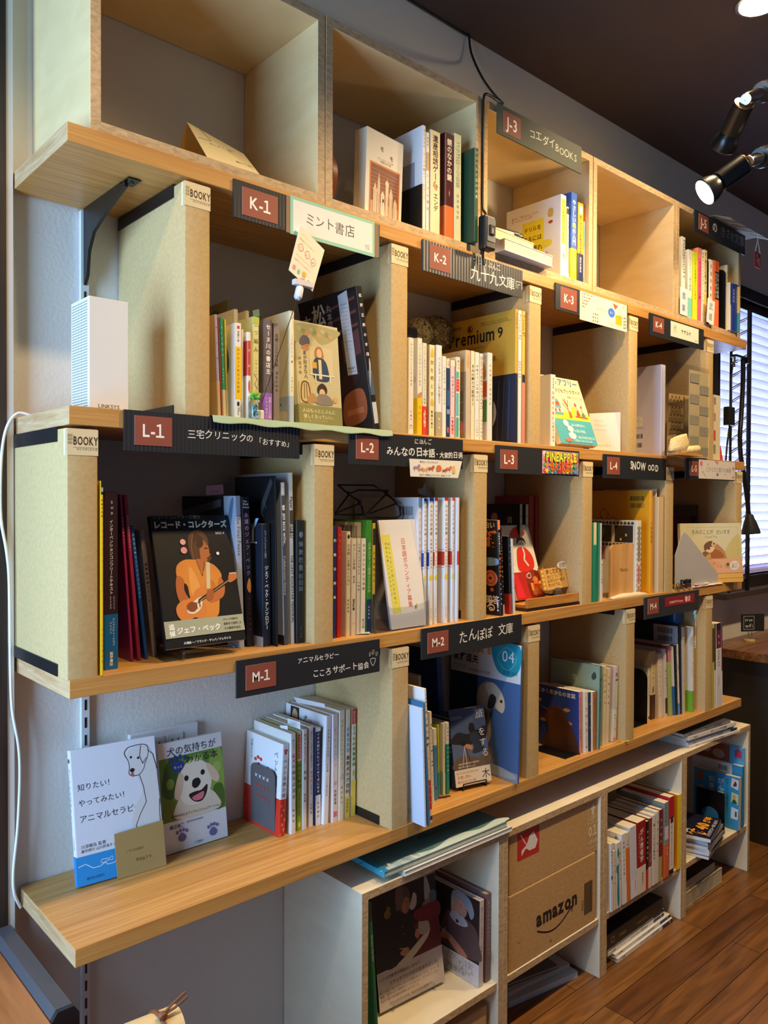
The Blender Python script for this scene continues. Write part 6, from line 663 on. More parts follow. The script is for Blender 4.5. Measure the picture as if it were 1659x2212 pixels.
('book','photo book with a knitting woman, front of a pair in the first low box','books in the box with the portraits',(.4967,-.2641,.1713),(0,0,.0095),(.017,.1736,.2116),1,'cfc4c6','c9b8a8',None,[('L','r',0,.26,1,1,'2a1c1e'),('L','b',[(.28,.3),(.3,.6),(.42,.72),(.7,.72),(.92,.66),(1,.5),(1,.3)],'5a4448'),('L','b',[(.46,.74),(.48,.9),(.6,.96),(.74,.9),(.76,.78),(.66,.68),(.54,.68)],'c8988a'),('L','b',[(.46,.86),(.5,.98),(.66,1),(.82,.96),(.9,.82),(.84,.74),(.76,.84),(.62,.92)],'8a94a8'),('L','b',[(.44,.66),(.5,.74),(.7,.72),(.78,.64),(.6,.6)],'b4b0c0'),('L','e',.58,.64,.03,.02,'3a2a3a'),('L','l',[(.62,.84),(.67,.845)],.0012,'4a2c28'),('L','l',[(.72,.82),(.75,.825)],.0012,'4a2c28'),('L','l',[(.69,.83),(.72,.77),(.68,.765)],.001,'9a6258'),('L','l',[(.62,.735),(.7,.73)],.0013,'8a4a44'),('L','l',[(.52,.9),(.6,.96)],.0012,'b8c0cc'),('L','l',[(.6,.97),(.72,.93)],.0012,'b8c0cc'),('L','b',[(.48,.76),(.46,.86),(.5,.9),(.52,.82)],'b0a8a4'),('L','b',[(.26,.34),(.3,.46),(.44,.44),(.7,.34),(.78,.27),(.6,.27),(.4,.36)],'c0846c'),('L','l',[(.1,.52),(.36,.42)],.0015,'c8c0c8'),('L','l',[(.24,.34),(.36,.5)],.0015,'c8c0c8'),('L','r',0,0,1,.26,'dcd8dc'),('L','t',.02,.2,.9,'ない子供だったのに、こんなに','3a3438'),('L','t',.03,.155,.9,'ない87歳になってしまったわ。','3a3438'),('L','t',.05,.1,.85,'ずっと思い描いてきた暮らし方','7a7478'),('L','t',.05,.07,.8,'を実現する方法をお伝えします','7a7478'),('L','t',.05,.04,.7,'心を満たす言葉の本','7a7478'),('S','v',.5,.92,.4,'思うとおりに歩めばいいのよ','6a5458',.5)],'book'),
('book','dull plum hardcover, back of a pair in the first low box','books in the box with the portraits',(.5244,-.2611,.1712),(0,0,.0064),(.019,.1736,.2173),1,'7a5c5e','c9b8a8',None,[('S','v',.5,.92,.3,'思うとおりに歩めばいいのよ','c8b4b4',.4,0)],'book'),
('book','slim white paperback first at the left in the third low box','books in the third low box',(1.0496,-.285,.1711),(0,0,-.0261),(.0129,.1456,.1992),0,'e2e0e2','efe6cf',None,[('S','v',.5,.9,.4,'病院で死ぬということ','2a2a34',.55,0),('S','e',.4,.5,.3,.03,'3a4a9a')],'book'),
('book','slim cream paperback, second from the left in the third low box','books in the third low box',(1.0655,-.2849,.1711),(0,0,-.034),(.0115,.1232,.1737),0,'dcd2bc','efe6cf',None,[('S','v',.5,.9,.4,'いのちの本','5a5040',.55,0)],'book'),
('book','paperback with teal swirls on its spine in the third low box','books in the third low box',(1.0795,-.2848,.1711),(0,0,-.0271),(.0262,.1456,.1918),0,'e0dcd6','efe6cf',None,[('S','b',[(0,.6),(.3,.9),(.6,.85),(.5,.5),(.6,.1),(.3,.02),(.1,.2),(.2,.5)],'2a8a96'),('S','b',[(.1,.66),(.3,.8),(.5,.7)],'e8e4dc'),('S','v',.75,.85,.4,'ぼくはここにいる','3a3a3a',.3)],'book'),
('book','white paperback with a cut off bold name in the third low box','books in the third low box',(1.1126,-.2847,.1711),(0,0,-.0469),(.0229,.1456,.209),0,'e6e4e4','efe6cf',None,[('S','v',.5,.9,.4,'萩野のいのちの話','3a3434',.4,0),('L','v',.88,.96,.86,'萩野','23201e',.14,.018),('S','r',0,0,1,.28,'e9e7e6')],'book'),
('book','white paperback with an orange lower spine in the third low box','books in the third low box',(1.1392,-.2845,.1711),(0,0,-.0502),(.0158,.1456,.2074),0,'e0d8c8','efe6cf',('dc7428',.78),[('S','v',.5,.9,.8,'小説','4a3a34',.5)],'book'),
('book','plain bluish white paperback in a shiny jacket in the third low box','books in the third low box',(1.1582,-.2844,.1711),(0,0,-.0472),(.0373,.1456,.2162),0,'d4d8e6','efe6cf',None,[('S','r',0,0,1,.26,'e2e2ea'),('S','v',.7,.24,.08,'柳田邦男','c85a5a',.25)],'book'),
('book','thick dark red paperback with white capitals in the third low box','books in the third low box',(1.1967,-.2842,.1711),(0,0,-.0173),(.0478,.1456,.2194),0,'9a1c1c','efe6cf',('e2d8c8',.37),[('S','v',.5,.9,.42,'がん患者学','f0e0dc',.42,.018),('S','v',.2,.85,.5,'長期生存をとげた','e0c0b8',.16),('S','v',.6,.28,.1,'柳原和子','5a4a44',.3)],'book'),
('book','slim black paperback with a red foot in the third low box','books in the third low box',(1.2457,-.2839,.1711),(0,0,.001),(.0129,.1456,.2093),0,'1c1a1c','efe6cf',('c8342c',.29),[('S','v',.5,.88,.42,'がんと闘うな','e8e4dc',.65,.01)],'book'),
('book','brown red paperback with a cream band in the third low box','books in the third low box',(1.2601,-.2839,.1712),(0,0,.0033),(.0176,.1456,.2141),0,'8a3c34','efe6cf',('ded2c0',.3),[('S','v',.5,.5,.36,'告知の後で','e0c8b8',.5,0)],'book'),
('book','white paperback with a black question title in the third low box','books in the third low box',(1.2838,-.2838,.1711),(0,0,-.0101),(.0188,.1456,.2174),0,'e0dad2','efe6cf',None,[('S','v',.5,.88,.36,'眠っている人だよ植村弘','2c2826',.5,.01)],'book'),
('book','grey white paperback beside the question title in the third low box','books in the third low box',(1.3038,-.2837,.1712),(0,0,.0076),(.0176,.1456,.2223),0,'d6d0c6','efe6cf',None,[('S','v',.5,.9,.4,'臨死の意味','5a564e',.45,0)],'book'),
('book','dark crimson paperback with an olive foot in the third low box','books in the third low box',(1.3251,-.2836,.1712),(0,0,.0054),(.0171,.1456,.2235),0,'7c1f26','efe6cf',('b0a060',.34),[('S','v',.5,.9,.5,'死ぬ瞬間','e8c8c0',.5,0)],'book'),
('book','tall white paperback with a green corner in the third low box','books in the third low box',(1.3868,-.262,.1711),(0,0,0),(.003,.168,.2323),0,'dcd8d0','efe6cf',None,[('L','r',0,.9,1,1,'7a9a5a'),('L','bar',.65,.82,.9,.93),('S','r',0,.85,1,1,'7a9a5a')],'book'),
('book','paperback with a lakeside photo and orange foot in the third low box','books in the third low box',(1.3563,-.2834,.1711),(0,0,-.0105),(.0293,.1568,.2375),0,'8a9498','efe6cf',('d86a3c',.44),[('S','v',.3,.95,.5,'がんになったとき','23262a',.3,.018),('S','r',.1,.5,.9,.68,'d8d4cc'),('S','v',.6,.4,.28,'がんを','f4e4d8',.4)],'book'),
('book','red topped paperback with a white lower spine in the third low box','books in the third low box',(1.387,-.2833,.1713),(0,0,.0085),(.0284,.168,.2468),0,'c01f28','efe6cf',None,[('S','r',0,.06,1,.72,'e4dede'),('S','v',.5,.66,.1,'上野千鶴子在宅ひとり死のススメ','2a2628',.4),('S','r',0,0,1,.06,'1c1a1c'),('S','r',.2,.66,.8,.74,'3a2a2c')],'book'),
('book','tall bright yellow paperback at the right wall in the third low box','books in the third low box',(1.4435,-.283,.1711),(0,0,.0012),(.0199,.1792,.2407),0,'f2d81c','efe6cf',None,[('L','r',0,0,1,1,'e8a020'),('S','v',.7,.95,.4,'わたしの病気','8a6a10',.3),('L','b',[(.6,.2),(.8,.3),(.9,.22)],'6a3a20')],'book'),
('book','bright blue reading guide with pasted stamps on its side in the last low box','books in the last low box',(1.8881,-.283,.1716),(0,0,.0231),(.0196,.168,.1902),0,'c9c0b0','d8ccb4',None,[('L','r',0,0,1,1,'2c94d4'),('L','v',.6,.92,.28,'がん闘病記','e4ecf0',.14,.018),('L','v',.4,.92,.4,'読書案内','c8d8e4',.13,.018),('L','v',.74,.94,.36,'病気になった時に読む','1c3a6a',.07),('L','p',[(.82,.8),(.98,.76),(.99,.95),(.84,.97)],'e4d4d8'),('L','b',[(.87,.82),(.92,.92),(.95,.84)],'3a3a4a'),('L','p',[(.83,.5),(.98,.48),(.99,.68),(.84,.7)],'c8d890'),('L','e',.9,.62,.04,.04,'d8a080'),('L','b',[(.85,.5),(.9,.58),(.96,.5)],'2a5a3a'),('L','p',[(.83,.2),(.98,.2),(.99,.4),(.84,.42)],'d4e0ec'),('L','r',.92,.25,.96,.35,'4a4a50'),('L','p',[(.06,.78),(.22,.78),(.2,.96),(.06,.96)],'a86a50'),('L','p',[(.1,.55),(.24,.54),(.22,.68),(.1,.69)],'b0a890')],'book'),
('book','blue edged book with a white back showing a bar code in the last low box','books in the last low box',(1.922,-.2795,.1716),(0,0,.0152),(.0183,.1904,.2231),0,'2c8ccc','efe6cf',None,[('L','r',0,0,.8,1,'d8dce2'),('L','bar',.52,.87,.72,.95)],'book'),
('book','tall blue picture book with dishes on its side in the last low box','books in the last low box',(1.9448,-.2774,.1711),(0,0,0),(.0049,.1904,.2852),0,'4aa8dc','efe6cf',None,[('L','r',0,0,.72,1,'8a4a3c'),('L','e',.5,.86,.12,.06,'b0a49c'),('L','e',.25,.9,.1,.05,'b0a49c'),('L','e',.45,.68,.16,.08,'a89488'),('L','e',.45,.68,.1,.05,'8a3a34'),('L','r',.82,.86,.95,.94,'b83a5a'),('L','p',[(.8,.94),(.97,.94),(.885,.98)],'b83a5a')],'book'),
]

for b in BOOKS: book(*b)

# ------------------------------------------------------------------ small makers
def slab(name, lab, cat, loc, rot, dims, col, art=(), group=None, rough=.5, mt=None, side='S'):
    """flat upright sheet, w wide (x), t deep (y), h high; art on the face towards -y"""
    w, t, h = dims
    mb = MB(); mb.box((0, 0, 0), (w, t, h), mt or mat(col, rough)); p = Page(mb, (0, 0, 0), (1, 0, 0), (0, 0, 1), w, h)
    for it in art: p.draw(it)
    o = mb.build(name, local=True); M = Matrix.Rotation(rot[0], 4, 'Z') @ Matrix.Rotation(rot[1], 4, 'X') @ Matrix.Rotation(rot[2], 4, 'Y')
    o.location = loc; o.rotation_euler = M.to_euler(); return tag(o, lab, cat, group)
def sheet(name, lab, cat, pts, t, mt, art=(), W=1, H=1, group=None, base=None):
    """sheet through four points: bottom left, bottom right, top right, top left (seen from the front)"""
    a, b, c, d = map(Vector, pts); n = (b - a).cross(d - a).normalized(); mb = MB()
    mb.prism([a, b, c, d], -n * t, mt); p = Page(mb, a, b - a, d - a, (b - a).length, (d - a).length)
    for it in art: p.draw(it)
    return tag(mb.build(name, loc=tuple(a)), lab, cat, group)
def flat_book(name, lab, group, loc, yaw, L, Wd, t, col, pg, art_top=(), art_side=(), spine='front', side_col=None):
    """lying book; front long side along local x is the spine or the page edges"""
    o = thing(name, lab, 'book', loc, (yaw, 0, 0), group); c = min(.0015, t * .2)
    mb = MB()
    if spine == 'front':
        for z0, z1 in ((0, c), (t - c, t)): mb.box((0, 0, z0), (L, Wd, z1), mat(col, .38))
        mb.box((0, 0, c), (L, c, t - c), mat(side_col or col, .38))
        p = Page(mb, (0, 0, 0), (1, 0, 0), (0, 0, 1), L, t)
    elif spine == 'left':
        for z0, z1 in ((0, c), (t - c, t)): mb.box((0, 0, z0), (L, Wd, z1), mat(col, .38))
        mb.box((0, 0, c), (c, Wd, t - c), mat(side_col or col, .38))
        p = Page(mb, (0, Wd, 0), (0, -1, 0), (0, 0, 1), Wd, t)
    else:
        for z0, z1 in ((0, c), (t - c, t)): mb.box((0, 0, z0), (L, Wd, z1), mat(col, .38))
        p = Page(mb, (0, 0, 0), (1, 0, 0), (0, 0, 1), L, t)
    for it in art_side: p.draw(it)
    q = Page(mb, (0, 0, t), (1, 0, 0), (0, 1, 0), L, Wd)
    for it in art_top: q.draw(it)
    mb.build('cover', o)
    mb = MB(); e = .0012; mb.box((e if spine != 'left' else c + .0002, (c + .0002) if spine == 'front' else e, c + .0001), (L - e, Wd - e, t - c - .0001), pages_mat(pg)); mb.build('pages', o)
    return o
def bookend(name, lab, x, y0, y1, z, h, mt, foot=.09, r=.02, art=None, holes=None, foot_dir=1):
    o = thing(name, lab, 'bookend', (x, y0, z)); t = .0016; n = 6; d = y1 - y0; pts = [(0, 0, 0)]
    for k in range(n + 1): a = math.pi / 2 * k / n; pts.append((0, r - r * math.cos(a), h - r + r * math.sin(a)))
    for k in range(n + 1): a = math.pi / 2 * k / n; pts.append((0, d - r + r * math.sin(a), h - r + r * math.cos(a)))
    pts.append((0, d, 0)); mb = MB(); mb.prism(pts, (t, 0, 0), mt)
    if holes:
        p = Page(mb, (0, d, 0), (0, -1, 0), (0, 0, 1), d, h)
        for it in holes: p.draw(it)
    mb.build('upright_plate', o)
    if foot: mb = MB(); mb.box((t if foot_dir > 0 else -foot, .002, .0002), (foot if foot_dir > 0 else -.0002, d - .002, .0012), mt); mb.build('foot_plate', o) if foot else None
    return o
CLEAR = clear('clear_acrylic'); STEEL = mat('c8ccd0', .25, 'metal')

# ------------------------------------------------------------------ left end: router, white cable, table, scroll
rt = thing('mesh_router', 'white square tower router with perforated side on the second board', 'router', (-.4441, -.24, ZK + .0003))
mb = MB(); rw, rd, rh = .0665, .0778, .1845; wp = mat('e9e6df', .35)
mb.box((0, 0, .001), (rw, rd, rh), wp)
p = Page(mb, (0, rd, 0), (0, -1, 0), (0, 0, 1), rd, rh)
for i in range(14):
    for j in range(38): p.k = 0; p.poly([(.06 + .062 * i + a, .03 + .025 * j + b) for a, b in ((0, 0), (.03, 0), (.03, .013), (0, .013))], '4c5056')
q = Page(mb, (0, 0, 0), (1, 0, 0), (0, 0, 1), rw, rh); q.draw(('t', .22, .02, .55, 'LINKSYS', '5a5a58', .01))
mb.build('casing', rt, bevel=.001)
cp = [(-0.4473, -0.05, 1.5175), (-0.4665, -0.035, 1.5155), (-0.4887, -0.03, 1.5092), (-0.5058, -0.03, 1.489), (-0.5151, -0.03, 1.4516), (-0.5191, -0.03, 1.3943), (-0.5185, -0.03, 1.3208), (-0.5095, -0.03, 1.2632), (-0.505, -0.03, 1.2053), (-0.5037, -0.03, 1.0731), (-0.5008, -0.03, 0.9815), (-0.49, -0.03, 0.9129), (-0.4878, -0.03, 0.8539), (-0.4919, -0.03, 0.7629), (-0.4992, -0.03, 0.6899), (-0.4977, -0.03, 0.6476), (-0.4837, -0.02, 0.6138)]
def smooth3(p, k=4):
    out = []
    for i in range(len(p) - 1):
        a, b, c, d = [Vector(p[max(0, min(len(p) - 1, i + j))]) for j in (-1, 0, 1, 2)]
        for s in range(k):
            t = s / k; out.append(.5 * (2 * b + (c - a) * t + (2 * a - 5 * b + 4 * c - d) * t * t + (3 * b - a - 3 * c + d) * t ** 3))
    return out + [Vector(p[-1])]
cp[0] = (cp[0][0], cp[0][1], ZK + .004); cp[1] = (cp[1][0], cp[1][1], ZK + .004)
mb = MB(); mb.tube(smooth3(cp), .0026, mat('e6e4e0', .4)); tag(mb.build('power_cable', loc=tuple(cp[-1]), smooth=60), 'thin white power cable hanging down the wall at the left', 'cable')

tb = thing('side_table', 'low brown wood table with a dark grey rail along its edge', 'table', (-.56, -.03, 0))
zt = .588
mb = MB(); mb.box((-.9, -.95, zt - .03), (.0195, -.012, zt), grain('table_brown_veneer', '8a5a34', 'a8764a', (50, 3.5, 60), .4)); mb.build('table_top', tb, bevel=.002)
mb = MB(); gr = mat('4a4b52', .45)
mb.prism([(.02, -.012, zt - .05), (.02, -.012, zt), (.028, -.012, zt + .012), (.052, -.012, zt + .012), (.06, -.012, zt), (.06, -.012, zt - .05)], (0, -.292, 0), gr); mb.build('edge_rail', tb)
mb = MB(); mb.prism([(.02, -.3045, zt - .05), (.02, -.3045, zt), (.028, -.3045, zt + .012), (.052, -.3045, zt + .012), (.06, -.3045, zt), (.06, -.3045, zt - .05)], (0, -.008, 0), mat('1b1d24', .3)); mb.build('rail_end_cap', tb)
for x, y in ((-.85, -.06), (-.85, -.9), (-.05, -.9), (-.05, -.06)):
    mb = MB(); mb.box((x - .02, y - .02, 0), (x + .02, y + .02, zt - .03), gr); mb.build('leg', tb)
sc_ = thing('paper_scroll', 'rolled cream paper scroll tied with a brown leather cord', 'scroll', (-.43, -.52, zt + .032))
mb = MB(); mb.lathe([(.031, 0), (.031, .24), (.029, .24), (.029, 0)], (0, 0, 0), (-1, .1, 0), mat('dcbc84', .6), 28); mb.lathe([(.02, .001), (.022, .236)], (0, .003, .002), (-1, .1, 0), mat('cfae74', .7), 20); mb.build('rolled_paper', sc_, smooth=40)
mb = MB(); cord = mat('7a4420', .6)
mb.tube([(-.028, .0028 + .0325 * math.cos(a), .0325 * math.sin(a)) for a in [2 * math.pi * i / 20 for i in range(20)]], .0022, cord, 6, True)
mb.tube([(-.030, .0028 + .0325 * math.cos(a), .0325 * math.sin(a)) for a in [2 * math.pi * i / 20 for i in range(20)]], .0022, cord, 6, True)
mb.lathe([(.002, -.006), (.006, -.003), (.006, .003), (.002, .006)], (-.028, -.008, .0345), (0, 1, .4), cord, 10)
mb.tube([(-.028, -.008, .036), (-.015, -.01, .046), (.004, -.012, .056)], .0018, cord, 6); mb.tube([(-.028, -.008, .035), (-.012, -.012, .041), (.006, -.014, .050)], .0018, cord, 6)
mb.build('leather_cord', sc_, smooth=40)

# ------------------------------------------------------------------ top row
a, b = Vector((-0.2392, -0.262, 1.9712)), Vector((-0.1286, -0.262, 1.9629)); c, d = Vector((-0.1097, -0.17, 2.0371)), Vector((-0.2324, -0.17, 2.0598))
a.z = b.z = ZJ + .0192; tn = thing('tent_card', 'folded cream card sign with handwriting in the empty left box', 'sign', tuple(a))
mb = MB(); mt = mat('ead9a8', .6); q = [p_ - a for p_ in (a, b, c, d)]; nn = (q[1] - q[0]).cross(q[3] - q[0]).normalized()
mb.prism(q, -nn * .0008, mt); p = Page(mb, q[0], q[1] - q[0], q[3] - q[0], (q[1] - q[0]).length, (q[3] - q[0]).length)
for it in (('h', .22, .5, .5, 'オーナー（仮）', '2a2420'), ('h', .6, .2, .34, '展示のご案内', '2a2420'), ('h', .12, .72, .1, 'ひとハコ', '6a5a48'), ('l', [(.05, .6), (.3, .62), (.2, .92)], .0012, '6a5a48')): p.draw(it)
mb.build('front_flap', tn)
bk = [q[3], q[2], q[2] + Vector((.01, .10, -q[2].z)), q[3] + Vector((.01, .10, -q[3].z))]
mb = MB(); mb.prism([bk[0] + Vector((0, .001, 0)), bk[3], bk[2], bk[1] + Vector((0, .001, 0))], (0, .0006, .0006), mat('b99a5c', .6)); mb.build('back_flap', tn)
o = thing('round_bookend', 'brown rounded leather bookend at the left of the second box', 'bookend', (.062, -.165, ZJ + .0188))
mb = MB(); mb.prism([(0, .072 * math.cos(a_), .07 + .07 * math.sin(a_)) for a_ in [2 * math.pi * i / 28 for i in range(28)]], (.012, 0, 0), mat('7a4426', .35)); mb.build('disc', o, smooth=30)
mb = MB(); mb.box((.0125, -.04, .0), (.05, .05, .003), mat('5a3018', .4)); mb.build('foot', o)
bookend('bookend', 'plain black steel bookend beside the white hardcover in the second box', (0.2937, -0.264, 1.9718)[0] - .0025, -.264, -.14, ZJ + .0189, .102, BLACK_M, r=.002, foot=0)
g_ = 'books lying in the box under sign J-3'
p0 = Vector((0.5364, -0.3, 1.9539))
flat_book('book', 'thick white paperback lying flat and jutting over the edge, undermost', g_, (p0.x, p0.y, ZJ + .0188), R(1.5), .2, .11, .0285, 'e6e0d8', 'efe4cc', spine='pages')
p1 = Vector((0.5192, -0.285, 1.9964))
flat_book('book', 'small cream paperback lying on the thick white paperback', g_, (p1.x - .004, p1.y, ZJ + .0476), R(3), .166, .105, .024, 'e0d2a8', 'ecdcae', spine='pages')
o = thing('pen_case', 'grey and white pen with a black clip on the lying paperback', 'pen', (p1.x + .03, p1.y + .03, ZJ + .0722), (R(-6), 0, 0))
mb = MB(); mb.lathe([(.004, 0), (.008, .006), (.008, .08), (.006, .09)], (0, 0, .008), (1, 0, 0), mat('b8b4ae', .4), 16); mb.build('barrel', o, smooth=40)
mb = MB(); mb.lathe([(.0085, .062), (.009, .075), (.009, .09), (.004, .1)], (0, 0, .009), (1, 0, 0), BLACK_M, 14); mb.box((.04, -.003, .017), (.08, .003, .019), BLACK_M); mb.build('clip_cap', o, smooth=40)
p2 = (0.8185, -0.262, 1.9688)
slab('blank_card', 'small blank white card in front of the marketing book', 'card', (p2[0], -.2615, ZJ + .0188), (R(-4), R(-8), 0), (.034, .001, .05), 'e6e4e2')
for i, (u_, y_, wd) in enumerate((((0.9085, -0.14, 2.2269), -.14, .06), ((0.9459, -0.17, 2.2384), -.17, .02))):
    pass
# black cable with an inline switch coming down from the ceiling
sw = thing('cable_switch', 'black cable with inline rocker switch hanging before the third box', 'cable', ((0.4785, -0.285, 1.9737)[0], -.30, 2.0))
ox, oy, oz = sw.location
cb = [(0.7322, -0.02, 2.7306), (0.7249, -0.01, 2.673), (0.7258, -0.02, 2.6173), (0.7238, -0.06, 2.5358), (0.6608, -0.16, 2.4247), (0.5714, -0.262, 2.3332), (J0 + PJ * 2 + .012, -.275, 2.326), (J0 + PJ * 2, -.2745, 2.312), (J0 + PJ * 2, -.2735, 2.29), (J0 + PJ * 2, -.273, 2.15), (J0 + PJ * 2, -.273, 2.06), (J0 + PJ * 2, -.283, 2.035), (0.4627, -0.298, 2.0096)]
cb[0] = (cb[1][0] - .25, -.008, HC - .004)
mb = MB(); mb.tube([v - Vector((ox, oy, oz)) for v in smooth3([cb[0], (cb[1][0] - .02, -.008, HC - .006)] + cb[1:])], .0032, BLACK, 8)
e0 = Vector((0.4673, -0.29, 1.9444)); mb.tube([v - Vector((ox, oy, oz)) for v in smooth3([e0 + Vector((0, 0, .01)), e0 + Vector((.001, 0, -.014)), e0 + Vector((.0015, -.001, -.024)), e0 + Vector((.002, -.002, -.034))])], .0032, BLACK, 8); mb.build('cord', sw, smooth=60)
s0 = Vector((0.4512, -0.292, 1.9422)); s1 = Vector((0.4925, -0.292, 2.0213))
mb = MB(); sx, sz0, sz1 = s0.x - ox, s0.z - oz, s1.z - oz; sw_ = s1.x - s0.x
mb.box((sx, -.012, sz0), (sx + sw_ * .92, .012, sz1), BLACK); mb.build('switch_body', sw, bevel=.005)
mb = MB(); mb.box((sx + .006, -.0135, sz0 + .018), (sx + sw_ * .92 - .004, -.0121, sz1 - .006), mat('6a6c70', .3)); mb.box((sx + .011, -.018, sz0 + .034), (sx + sw_ * .92 - .009, -.0136, sz1 - .024), BLACK_M); mb.draw = None; p = Page(mb, (sx + .011, -.018, sz0 + .034), (1, 0, 0), (0, 0, 1), sw_ * .92 - .02, sz1 - sz0 - .058); p.draw(('t', .35, .15, .3, 'I', 'e0e0e0')); mb.build('rocker_plate', sw)

# tags hung over the books of box J-5
for tx, u0, v0, u1, v1, lab, tilt in (((1.4491, -0.272, 1.9458), 0, 0, 0, 0, ('農', '業'), 0), ((1.6151, -0.28, 1.9356), 0, 0, 0, 0, ('武', '道'), 5), ((1.8097, -0.276, 1.9459), 0, 0, 0, 0, ('民', '俗'), 0)):
    top = {'農': (1.4992, -0.272, 2.046), '武': (1.6797, -0.28, 2.0397), '民': (1.8681, -0.276, 2.0507)}[lab[0]]
    nm = {'農': 'white paper slip with two blue characters on the tall white book', '武': 'white paper slip with two blue characters before the orange paperback', '民': 'white paper slip with two blue characters before the navy paperbacks'}[lab[0]]
    slab('paper_slip', nm, 'label', (tx[0], -.272 - (.008 if tilt else 0), max(tx[2], ZJ + .0190)), (0, R(0), R(tilt)), (top[0] - tx[0] - (.012 if tilt else 0), .0006, top[2] - max(tx[2], ZJ + .0190)), 'e9e7e8', [('t', .25, .6, .5, lab[0], '3a4a8a'), ('t', .22, .16, .5, lab[1], '3a4a8a')], 'paper slips in the box under sign J-5')
bookend('bookend', 'thin black steel bookend left of the slip with orange paperback', (1.6627, -0.262, 2.0912)[0], -.262, -.17, ZJ + .0189, .225, BLACK_M, r=.012, foot=0)
bookend('bookend', 'wide black bookend beside the orange paperback', (1.7839, -0.266, 2.113)[0], -.266, -.13, ZJ + .0189, .214, BLACK_M, r=.022, foot=0)
# paper roof and red charm of sign J-5
r0 = Vector((1.6235, -0.3, 2.3025)); r1 = Vector((1.8392, -0.36, 2.2791)); r2 = Vector((1.9702, -0.2, 2.4123)); r3 = Vector((1.8936, -0.285, 2.3123))
o = thing('paper_roof', 'folded paper roof of newsprint strips on top of sign J-5', 'decoration', ((1.6639, -0.281, 2.3129)[0], -.282, (1.6639, -0.281, 2.3129)[2]))
mb = MB(); nw = mat('b7ad98', .7); Lr = .33
mb.prism([(0, -.055, -.012), (0, .0, .012), (0, .075, .014), (0, .075, .0128), (0, .0, .0108), (0, -.055, -.0132)], (Lr, 0, 0), nw); mb.build('roof_sheet', o)
mb = MB()
for i in range(9): mb.prism([(.006 + .036 * i, -.054, -.0138), (.036 + .036 * i, -.054, -.0138), (.036 + .036 * i, -.002, .0094), (.006 + .036 * i, -.002, .0094)], (0, 0, -.0006), mat('8d8474' if i % 2 else 'c9c0aa', .7))
mb.build('strips', o)
o = thing('paper_charm', 'small red paper charm hanging from the paper roof', 'decoration', ((1.8792, -0.335, 2.1794)[0], -.335, (1.8792, -0.335, 2.1794)[2]))
c0 = (1.8792, -0.335, 2.1794); ch = (1.878, -0.335, 2.2319)[2] - c0[2]; ct_ = (1.8784, -0.335, 2.2943)[2] - c0[2]
mb = MB(); mb.box((-.022, -.0008, 0), (.022, .0008, ch), mat('a81c26', .5)); p = Page(mb, (-.022, -.0008, 0), (1, 0, 0), (0, 0, 1), .044, ch)
p.draw(('v', .42, .94, .3, '軒先', 'e8d0d0', .4)); p.draw(('v', .72, .7, .1, '書房', 'e8d0d0', .4)); mb.build('charm_paper', o)
mb = MB(); mb.tube([(-.02, 0, ch), (0, 0, ch + .045), (0, 0, ct_)], .0012, mat('e8e4e4'), 5); mb.tube([(.02, 0, ch), (0, 0, ch + .045)], .0012, mat('e8e4e4'), 5); mb.build('string', o)

# ------------------------------------------------------------------ second board
z = ZK
mb = MB(); cl = mat('a9bfa0', .85); xa, xb = (-0.2435, -0.28, 1.505)[0], (0.1863, -0.28, 1.5061)[0]; n = 26; top, bot = [], []
for i in range(n + 1):
    x = xa + (xb - xa) * i / n; dz = .0012 + .0012 * (1 + math.sin(i * 1.1)) ; yy = -D - .0085 - .0015 * math.sin(i * .7)
    top.append([(x, -.05, z + .0016), (x, -.18, z + .0016 + dz * .2), (x, yy, z + .0020 + dz * .3), (x, yy - .003, z - .0045 - dz * 1.5)])
vs = [q_ for r_ in top for q_ in r_] + [(q_[0], q_[1], q_[2] - .0012) for r_ in top for q_ in r_]; k = 4; m_ = len(top) * k
fs = [(i * k + j, i * k + j + 1, (i + 1) * k + j + 1, (i + 1) * k + j) for i in range(n) for j in range(3)]
fs += [tuple(m_ + v for v in reversed(f)) for f in fs]
mb.raw(vs, fs, cl); tag(mb.build('shelf_cloth', loc=(xa, -.05, z), smooth=70), 'pale green cloth spread under the books below sign K-1', 'cloth')
zc = z + .0036
# message card on a wire clip
b0 = Vector((-0.14, -0.272, 1.5055)); c1 = Vector((-0.0583, -0.285, 1.7536))
o = thing('memo_stand', 'leaning wire memo clip with white cube base holding a message card', 'card holder', (b0.x, -.268, zc)); L0_ = Vector((b0.x, -.268, zc))
mb = MB(); mb.box((-.009, -.009, 0), (.009, .009, .017), mat('efe9da', .4)); mb.build('base_cube', o, bevel=.002)
mb = MB(); mb.tube([Vector((.003, 0, .017)), c1 - L0_ - Vector((.004, 0, .014))], .0008, mat('6a5e50', .4, 'metal'), 6); mb.build('wire', o)
mb = MB(); v = c1 - L0_; mb.lathe([(.005, -.016), (.008, -.012), (.008, .006), (.006, .010)], v, (.25, 0, 1), mat('cfd6e6', .2), 12); mb.box((v.x - .012, -.022, v.z + .012), (v.x + .03, -.0105, v.z + .022), mat('d4d2dc', .2)); mb.build('clip', o, smooth=30)
a, b, c, d = [Vector(q_) for q_ in ((-0.0857, -0.29, 1.7881), (-0.0245, -0.283, 1.7601), (0.0043, -0.283, 1.8464), (-0.0596, -0.29, 1.8785))]
